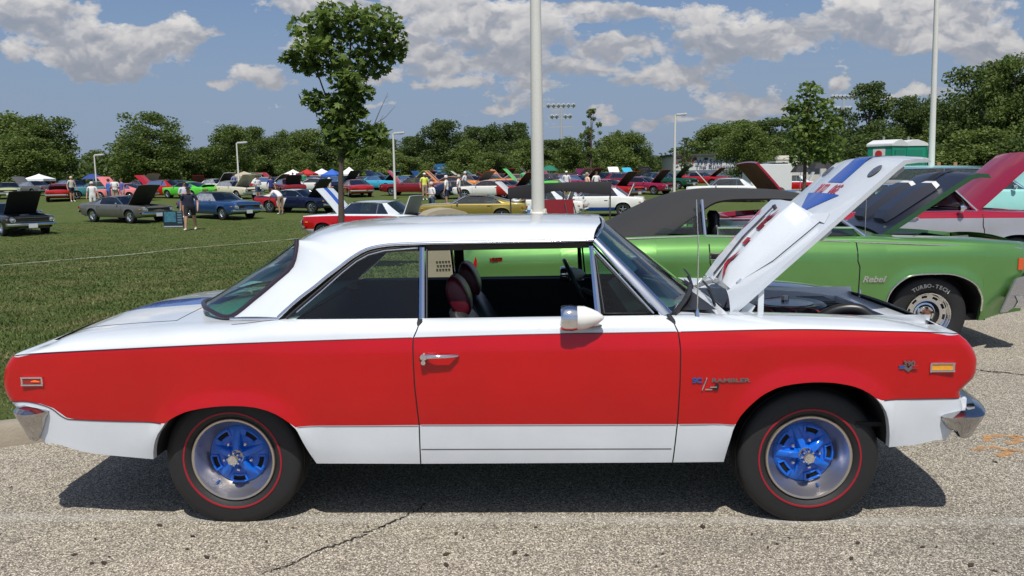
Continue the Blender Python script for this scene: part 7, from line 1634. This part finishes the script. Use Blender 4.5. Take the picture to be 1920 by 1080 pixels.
def crown_variant(seed, h, w, base, n, kind):
    rng = np.random.default_rng(seed); cs = []; rs = []
    for k in range(n):
        f = rng.random(); z = base+(h-base)*f
        env = {'round': math.sqrt(max(.02, 1-((f-.45)/.62)**2)), 'cone': (1-f)*.95+.10, 'airy': .85-.5*f, 'tall': math.sqrt(max(.02, 1-((f-.5)/.55)**2))*.75, 'bush': math.sqrt(max(.03, 1-(f*.95)**2))}[kind]
        a = rng.uniform(0, 6.283); rad = w/2*env*(rng.random()**.5)*rng.uniform(.7, 1.12); cs.append((rad*math.cos(a), rad*math.sin(a), z)); rs.append(rng.uniform(.11, .19)*w*(.75+.4*env)*(.62 if kind == 'airy' else 1))
    ne = [int(135*(r/(.13*w))**2) for r in rs]
    V = leaf_cloud(rng, cs, rs, ne, .036*max(w, h*.75), .70); return V, cs
def trunk_mb(h, r, cs, rng, base):
    mb = MB(); mb.tube([(0, 0, -.3), (.02*h*.1, 0, h*.3), (0, .03, h*.62), (.05, 0, h*.9)], [r*1.25, r, r*.6, r*.15], 8)
    for k in range(min(9, len(cs))):
        c = cs[rng.randrange(len(cs))]; z0 = max(base*.6, c[2]*.55); mb.tube([(0, 0, z0), (c[0]*.5, c[1]*.5, (z0+c[2])/2+.1*h*.1), c], [r*.45, r*.25, r*.08], 5)
    return mb
VAR = []
for i, (h, w, base, n, kind, mi) in enumerate([(9, 8, 1.2, 62, 'round', 0), (11, 8.5, 1.5, 66, 'round', 1), (8, 5.5, .8, 50, 'tall', 0), (10, 6, 1.2, 52, 'tall', 1), (5, 6, .2, 44, 'bush', 2), (6.5, 7, .3, 50, 'bush', 0), (12, 9, 1.6, 70, 'round', 0), (7, 4.2, 1.0, 32, 'cone', 2), (10, 5.5, 1.5, 44, 'airy', 2)]):
    V, cs = crown_variant(100+i, h, w, base, n, kind); VAR.append((h, w, quads_mesh('crown', V, [LM[mi]]), trunk_mb(h, .02*h, cs, random.Random(i), base).mesh('trunk', [BARK])))
def tree(px, pytop, D, v, label, wpx=None, mi=None, group='trees along the far edge of the field', name='tree'):
    h0, w0, cm, tm = VAR[v]; a = at_depth(px, pytop, D); x, y = a[0], D; z0 = tz(x, y); H = a[2]-z0; sz = H/h0*1.0; sw = (wpx/FOC*D)/w0 if wpx else sz
    t = thing(name, label, 'tree', group, (x, y, z0), random.Random(int(px*7+D)).uniform(0, 6)); t.scale = (sw, sw, sz); c = link('crown', cm, t); link('trunk', tm, t)
    c['kind'] = 'stuff' if False else 'thing'
    if 'kind' in c: del c['kind']
    if mi is not None: c.material_slots[0].link = 'OBJECT'; c.material_slots[0].material = LM[mi]
    return t
T_ = [  # px, top py, depth, variant, width px, leaf tone, label
 (5, 222, 118, 0, 130, 0, 'broad tree cut by the left edge'), (78, 221, 112, 1, 110, 0, 'full round tree second from the left edge'), (118, 236, 120, 8, 70, 0, 'slimmer tree leaning over the dark gap on the left'), (40, 262, 104, 5, 130, 2, 'low bushy tree in front of the leftmost trees'),
 (190, 280, 140, 4, 90, 0, 'low tree behind the shortest lamp post'), (272, 218, 108, 6, 120, 0, 'large rounded tree standing alone on the left'), (232, 262, 116, 2, 60, 0, 'small tree against the left flank of the lone large tree'), (320, 262, 118, 5, 70, 0, 'bushy tree right of the lone large tree'), (365, 276, 122, 4, 90, 1, 'low olive tree between the two left groves'),
 (430, 244, 112, 0, 90, 0, 'tree behind the lamp post above the tan tent'), (468, 240, 120, 1, 70, 0, 'round tree just right of the tan tent lamp post'), (512, 262, 122, 5, 90, 1, 'dark bushy tree left of the maple'), (548, 252, 126, 0, 80, 0, 'pale green tree left of the young maple crown'), (600, 248, 128, 6, 110, 0, 'wide tree directly behind the maple trunk'), (560, 282, 106, 4, 90, 0, 'low bush tree before the tree line left of the maple'),
 (690, 268, 104, 4, 110, 2, 'light green bushy tree right of the maple trunk'), (650, 256, 130, 5, 100, 1, 'dark tree in the gap behind the maple'), (726, 262, 132, 1, 90, 1, 'dark tree behind the lamp post right of the maple'), (770, 258, 128, 1, 80, 1, 'dark tree left of the scoreboard'), (772, 292, 104, 4, 80, 2, 'light bush in front of the trees left of the scoreboard'), (832, 228, 122, 1, 92, 1, 'dark round tree towering over the scoreboard'), (890, 240, 132, 1, 80, 1, 'dark tree right of the scoreboard tree'), (876, 266, 104, 5, 90, 2, 'pale green bushy tree right of the scoreboard'), (932, 240, 130, 0, 90, 1, 'dark oak-like tree left of the thick pole'), (975, 232, 134, 1, 60, 1, 'tall dark tree beside the thick pole'), (930, 284, 100, 4, 90, 0, 'green bush left of the thick pole'), (990, 266, 116, 5, 90, 0, 'bushy tree behind the thick pole'),
 (1035, 264, 130, 1, 90, 1, 'dark tree beneath the stadium mast'), (1108, 200, 98, 8, 62, 2, 'tall open tree with airy pale leaves'), (1080, 262, 104, 5, 90, 0, 'bushy tree left of the airy tree'), (1140, 258, 108, 5, 90, 0, 'bushy tree right of the airy tree'), (1175, 252, 112, 0, 80, 0, 'round tree above the crimson coupes'), (1205, 276, 118, 4, 60, 1, 'low tree at the end of the grove'), (1240, 290, 190, 4, 90, 1, 'far dark tree in the gap left of the building'),
 (1284, 256, 92, 8, 34, 0, 'slim sapling in front of the white building'), (1310, 262, 150, 5, 120, 1, 'dark trees on the slope behind the building'), (1350, 238, 140, 0, 110, 0, 'hillside tree above the lettered building'), (1400, 240, 88, 0, 88, 0, 'green bushy tree covering the end of the lettering'), (1410, 228, 150, 1, 120, 0, 'hillside tree left of the dark maple'), (1465, 226, 150, 6, 130, 1, 'olive tree on the hill beside the dark maple'), (1440, 262, 96, 5, 110, 0, 'bushy tree behind the trailer'),
 (1585, 210, 90, 2, 70, 1, 'tree right of the dark maple'), (1632, 160, 74, 3, 100, 1, 'tall tree behind the portable toilets'), (1690, 186, 82, 3, 90, 1, 'hazy tree left of the right pole'), (1735, 192, 80, 0, 90, 1, 'tree behind the right white pole'), (1790, 210, 66, 5, 130, 2, 'lower lighter tree right of the white pole'), (1850, 122, 64, 1, 150, 1, 'tall dark tree near the right edge'), (1905, 116, 60, 6, 130, 0, 'tall tree cut by the right edge'), (1955, 140, 60, 1, 140, 1, 'tree outside the right edge reaching in'), (1655, 250, 60, 5, 150, 1, 'undergrowth tree behind the toilets'), (1830, 248, 52, 5, 170, 0, 'low leafy tree at the right in front of the tall ones'), (1920, 255, 50, 4, 150, 1, 'low bush at the right edge'), (1560, 262, 72, 5, 110, 1, 'dark bush right of the maple trunk on the right'), (1735, 262, 58, 4, 130, 1, 'dark bush behind the stakes')]
for (px, py, D, v, wpx, mi, lab) in T_: tree(px, py, D, v, lab, wpx*1.12, mi)
# understorey that closes the foot of the tree line: reads as one mass
rng = np.random.default_rng(8); cs = []; rs = []
for px in np.r_[np.arange(-60, 1230, 11), np.arange(1330, 2000, 11)]:
    D = rng.uniform(122, 138) if px < 1500 else rng.uniform(80, 92)
    top_ = 292 if px < 1300 else 262 if px < 1500 else 240
    a = at_depth(px, rng.uniform(top_, top_+26), D); zt0 = tz(a[0], D); hgt = a[2]-zt0
    for f in (.25, .6, .9): cs.append((a[0]+rng.normal()*.6, D+rng.normal(), zt0+hgt*f)); rs.append(rng.uniform(1.1, 1.9)*(D/125))
V = leaf_cloud(rng, cs, rs, [70]*len(cs), .55, .8); me = quads_mesh('understorey', V, [LM[1]]); link('understorey', me, None, kind='stuff')
# far forest ridge closing the horizon
cs = []; rs = []
for px in np.arange(-500, 2500, 9):
    D = rng.uniform(270, 330); a = at_depth(px, rng.uniform(300, 308)-(px-1100)*.012, D); zt0 = tz(a[0], D)
    for f in (.3, .8): cs.append((a[0], D, zt0+(a[2]-zt0)*f)); rs.append(rng.uniform(2.4, 3.8))
V = leaf_cloud(rng, cs, rs, [40]*len(cs), 1.5, .8); link('distant_woods', quads_mesh('distant_woods', V, [LM[1]]), None, kind='stuff')

# ---- maples with lobed leaves
def maple_leaf(sz):
    o = []
    R = [(90, 1.0), (72, .55), (52, .92), (35, .5), (12, .80), (-12, .42), (-40, .52), (-70, .26), (-90, .20), (-110, .26), (-140, .52), (-168, .42), (168, .80), (145, .5), (128, .92), (108, .55)]
    for a, r in R: o.append((math.cos(math.radians(a))*r*sz/2, math.sin(math.radians(a))*r*sz/2, -.05*sz*r*r))
    return o
def make_leaf_mesh():
    mb = MB(); o = maple_leaf(1.0); c = (0, 0, .02); n = len(o); mb.add([c]+o, [(0, i+1, (i+1) % n+1) for i in range(n)]); return mb.mesh('leaf', [LEAFM], smooth=0, merge=False)
LEAFM = leaf_mat('maple_leaf', (.065, .115, .022), (.235, .320, .075), .45)
LEAF = make_leaf_mesh()
def maple(P, zt0, boxes, n_extra, nleaf, leaf, trunk_px, label, seed, D, branches, dead=()):
    """boxes: clumps as (px, py, rx, ry, depth offset) in the picture, turned into real spheres at depth D"""
    rng = np.random.default_rng(seed); t = thing('maple_tree', label, 'tree', None, (P[0], P[1], zt0)); sc = D/FOC; O = np.array([P[0], P[1], zt0])
    pts = []
    for (px, py, rx, ry, dd, wgt) in boxes:
        c = at_depth(px, py, D+dd); n = int(n_extra*wgt)
        d = rng.normal(size=(n, 3)); d /= np.linalg.norm(d, axis=1)[:, None]; r = rng.random(n)**.40
        pts.append(c+d*r[:, None]*np.array([rx*sc, (rx+ry)*.5*sc, ry*sc]))
    Pn = np.concatenate(pts)-O; rng.shuffle(Pn); n = len(Pn)
    nrm = rng.normal(size=(n, 3))*.55+np.array([0, -.15, .75]); nrm /= np.linalg.norm(nrm, axis=1)[:, None]; rot = rng.uniform(0, 6.28, n); sz = leaf*rng.uniform(.65, 1.25, n)
    # the leaves that show largest (nearest the camera) are parts of their own
    order = np.argsort(Pn[:, 1]); single = order[:nleaf]
    base = np.array([v.co[:] for v in LEAF.vertices]); F = [tuple(p.vertices) for p in LEAF.polygons]
    Vs = []; 
    for i in range(n):
        z = Vector(nrm[i]); x = z.orthogonal().normalized(); y = z.cross(x); ca, sa = math.cos(rot[i]), math.sin(rot[i]); X = x*ca+y*sa; Yv = z.cross(X); M3 = Matrix((X, Yv, z)).transposed()
        if i in set_single: pass
        Vs.append((M3, sz[i]))
    return t, Pn, Vs, order, base, F
set_single = set()
def build_maple(*a, **k):
    t, Pn, Vs, order, base, F = maple(*a, **k); nleaf = a[4]; branches = a[10]; dead = a[11] if len(a) > 11 else ()
    P, zt0, D = a[0], a[1], a[9]; O = np.array([P[0], P[1], zt0])
    sing = set(order[:nleaf].tolist()); allv = []; allf = []
    for i in range(len(Pn)):
        M3, s_ = Vs[i]
        if i in sing:
            o = link('leaf', LEAF, t); o.matrix_local = Matrix.Translation(Pn[i])@(M3.to_4x4())@Matrix.Scale(s_, 4)
        else:
            v = (np.array(M3)@(base.T*s_)).T+Pn[i]; k = len(allv)*len(base); allv.append(v); 
    V = np.concatenate(allv); nb = len(base); nl = len(allv); Fa = np.array(F)
    FA = (Fa[None]+np.arange(nl)[:, None, None]*nb).reshape(-1, 3); me = bpy.data.meshes.new('foliage'); me.vertices.add(len(V)); me.vertices.foreach_set('co', V.ravel()); me.loops.add(FA.size); me.loops.foreach_set('vertex_index', FA.ravel().astype(np.int32)); me.polygons.add(len(FA)); me.polygons.foreach_set('loop_start', np.arange(len(FA))*3); me.update(calc_edges=True); me.materials.append(LEAFM)
    link('foliage', me, t, kind='stuff')
    for name, path, r0, r1 in branches:
        pp = [at_depth(px, py, D+dd)-O for px, py, dd in path]
        if name == 'trunk': pp = [np.array([pp[0][0], pp[0][1], -.05])]+pp
        q_ = polyres(pp, max(6, len(pp)*4)); rr = list(np.linspace(r0, r1, len(q_))); MB().tube([tuple(x) for x in q_], rr, 12 if name == 'trunk' else 7).build(name, [BARK], t, smooth=60)
    return t
D = 15.5; b = at_depth(639, 415, D); 
boxes = [(640, 30, 60, 26, 0, 1), (590, 55, 48, 34, .1, 1), (700, 45, 55, 34, -.1, 1.1), (735, 75, 30, 34, 0, .7), (655, 75, 60, 30, .2, .8), (715, 100, 48, 28, .1, .9), (590, 92, 44, 26, -.2, .8), (545, 103, 18, 16, 0, .25), (572, 112, 30, 24, .1, .5), (650, 112, 50, 20, 0, .5), (600, 128, 40, 16, .1, .35), (690, 130, 40, 18, .2, .45), (650, 152, 34, 24, -.1, .8), (668, 176, 34, 20, 0, .7), (645, 196, 34, 22, 0, .8), (590, 186, 30, 17, 0, .55), (618, 205, 34, 16, .1, .45), (640, 228, 26, 16, 0, .6), (672, 212, 20, 14, 0, .3), (612, 236, 14, 9, 0, .15), (645, 252, 38, 18, 0, .6), (692, 246, 40, 18, .1, .7), (705, 262, 26, 14, 0, .35), (660, 282, 34, 14, 0, .4), (625, 262, 22, 12, 0, .3)]
br = [('trunk', [(640, 430, 0), (640, 400, 0), (639, 340, 0), (640, 300, 0), (641, 260, 0), (645, 210, 0), (652, 150, 0), (657, 90, 0), (658, 40, 0)], .072, .012),
 ('branch', [(643, 245, 0), (620, 200, .1), (600, 150, .1), (588, 100, 0), (585, 60, 0)], .022, .006), ('branch', [(648, 195, 0), (668, 150, .1), (690, 100, 0), (705, 55, 0)], .022, .006), ('branch', [(650, 170, 0), (630, 130, -.1), (612, 95, -.1), (600, 60, 0)], .016, .005), ('branch', [(655, 140, 0), (680, 110, 0), (720, 85, 0)], .014, .005), ('branch', [(620, 205, .1), (596, 190, .1), (575, 185, 0)], .012, .004), ('branch', [(600, 150, 0), (580, 120, 0), (552, 105, 0)], .012, .004), ('branch', [(651, 150, 0), (640, 110, .1), (636, 60, .1)], .014, .005), ('branch', [(641, 290, 0), (670, 262, 0), (700, 250, 0)], .018, .005),
 ('bare_branch', [(664, 238, 0), (672, 215, 0), (680, 200, 0), (687, 186, 0)], .008, .002), ('bare_branch', [(672, 222, 0), (682, 219, 0), (694, 216, 0)], .005, .0015), ('bare_branch', [(702, 232, 0), (712, 208, 0), (722, 186, 0), (727, 174, 0)], .009, .002), ('bare_branch', [(703, 232, 0), (722, 220, 0), (733, 208, 0), (741, 199, 0)], .007, .002), ('bare_branch', [(712, 226, 0), (716, 221, 0), (718, 216, 0)], .004, .0015), ('bare_branch', [(724, 184, 0), (730, 178, 0)], .003, .001)]
build_maple((b[0], D), tz(b[0], D), boxes, 205, 290, .205, None, 'young maple with a slender trunk and big lobed leaves behind the car roof', 5, D, br)
D = 27; b = at_depth(1510, 340, D)
boxes = [(1520, 170, 26, 18, 0, .6), (1510, 195, 40, 18, 0, .9), (1535, 205, 38, 22, .2, 1), (1500, 225, 34, 22, 0, .9), (1540, 240, 40, 24, 0, 1.1), (1505, 255, 36, 24, -.1, 1.1), (1550, 270, 38, 22, 0, 1), (1515, 285, 44, 20, 0, 1), (1500, 300, 30, 12, 0, .5), (1552, 295, 30, 12, 0, .5), (1525, 228, 40, 30, 0, 1), (1482, 205, 16, 10, 0, .2), (1565, 228, 16, 14, 0, .3)]
br = [('trunk', [(1508, 350, 0), (1510, 300, 0), (1514, 250, 0), (1518, 200, 0), (1520, 165, 0)], .085, .02), ('branch', [(1512, 270, 0), (1535, 240, 0), (1545, 215, 0)], .03, .01), ('branch', [(1512, 280, 0), (1495, 250, 0), (1488, 225, 0)], .03, .01)]
build_maple((b[0], D), tz(b[0], D), boxes, 215, 120, .21, None, 'dense dark maple standing behind the raised white hood', 9, D, br)
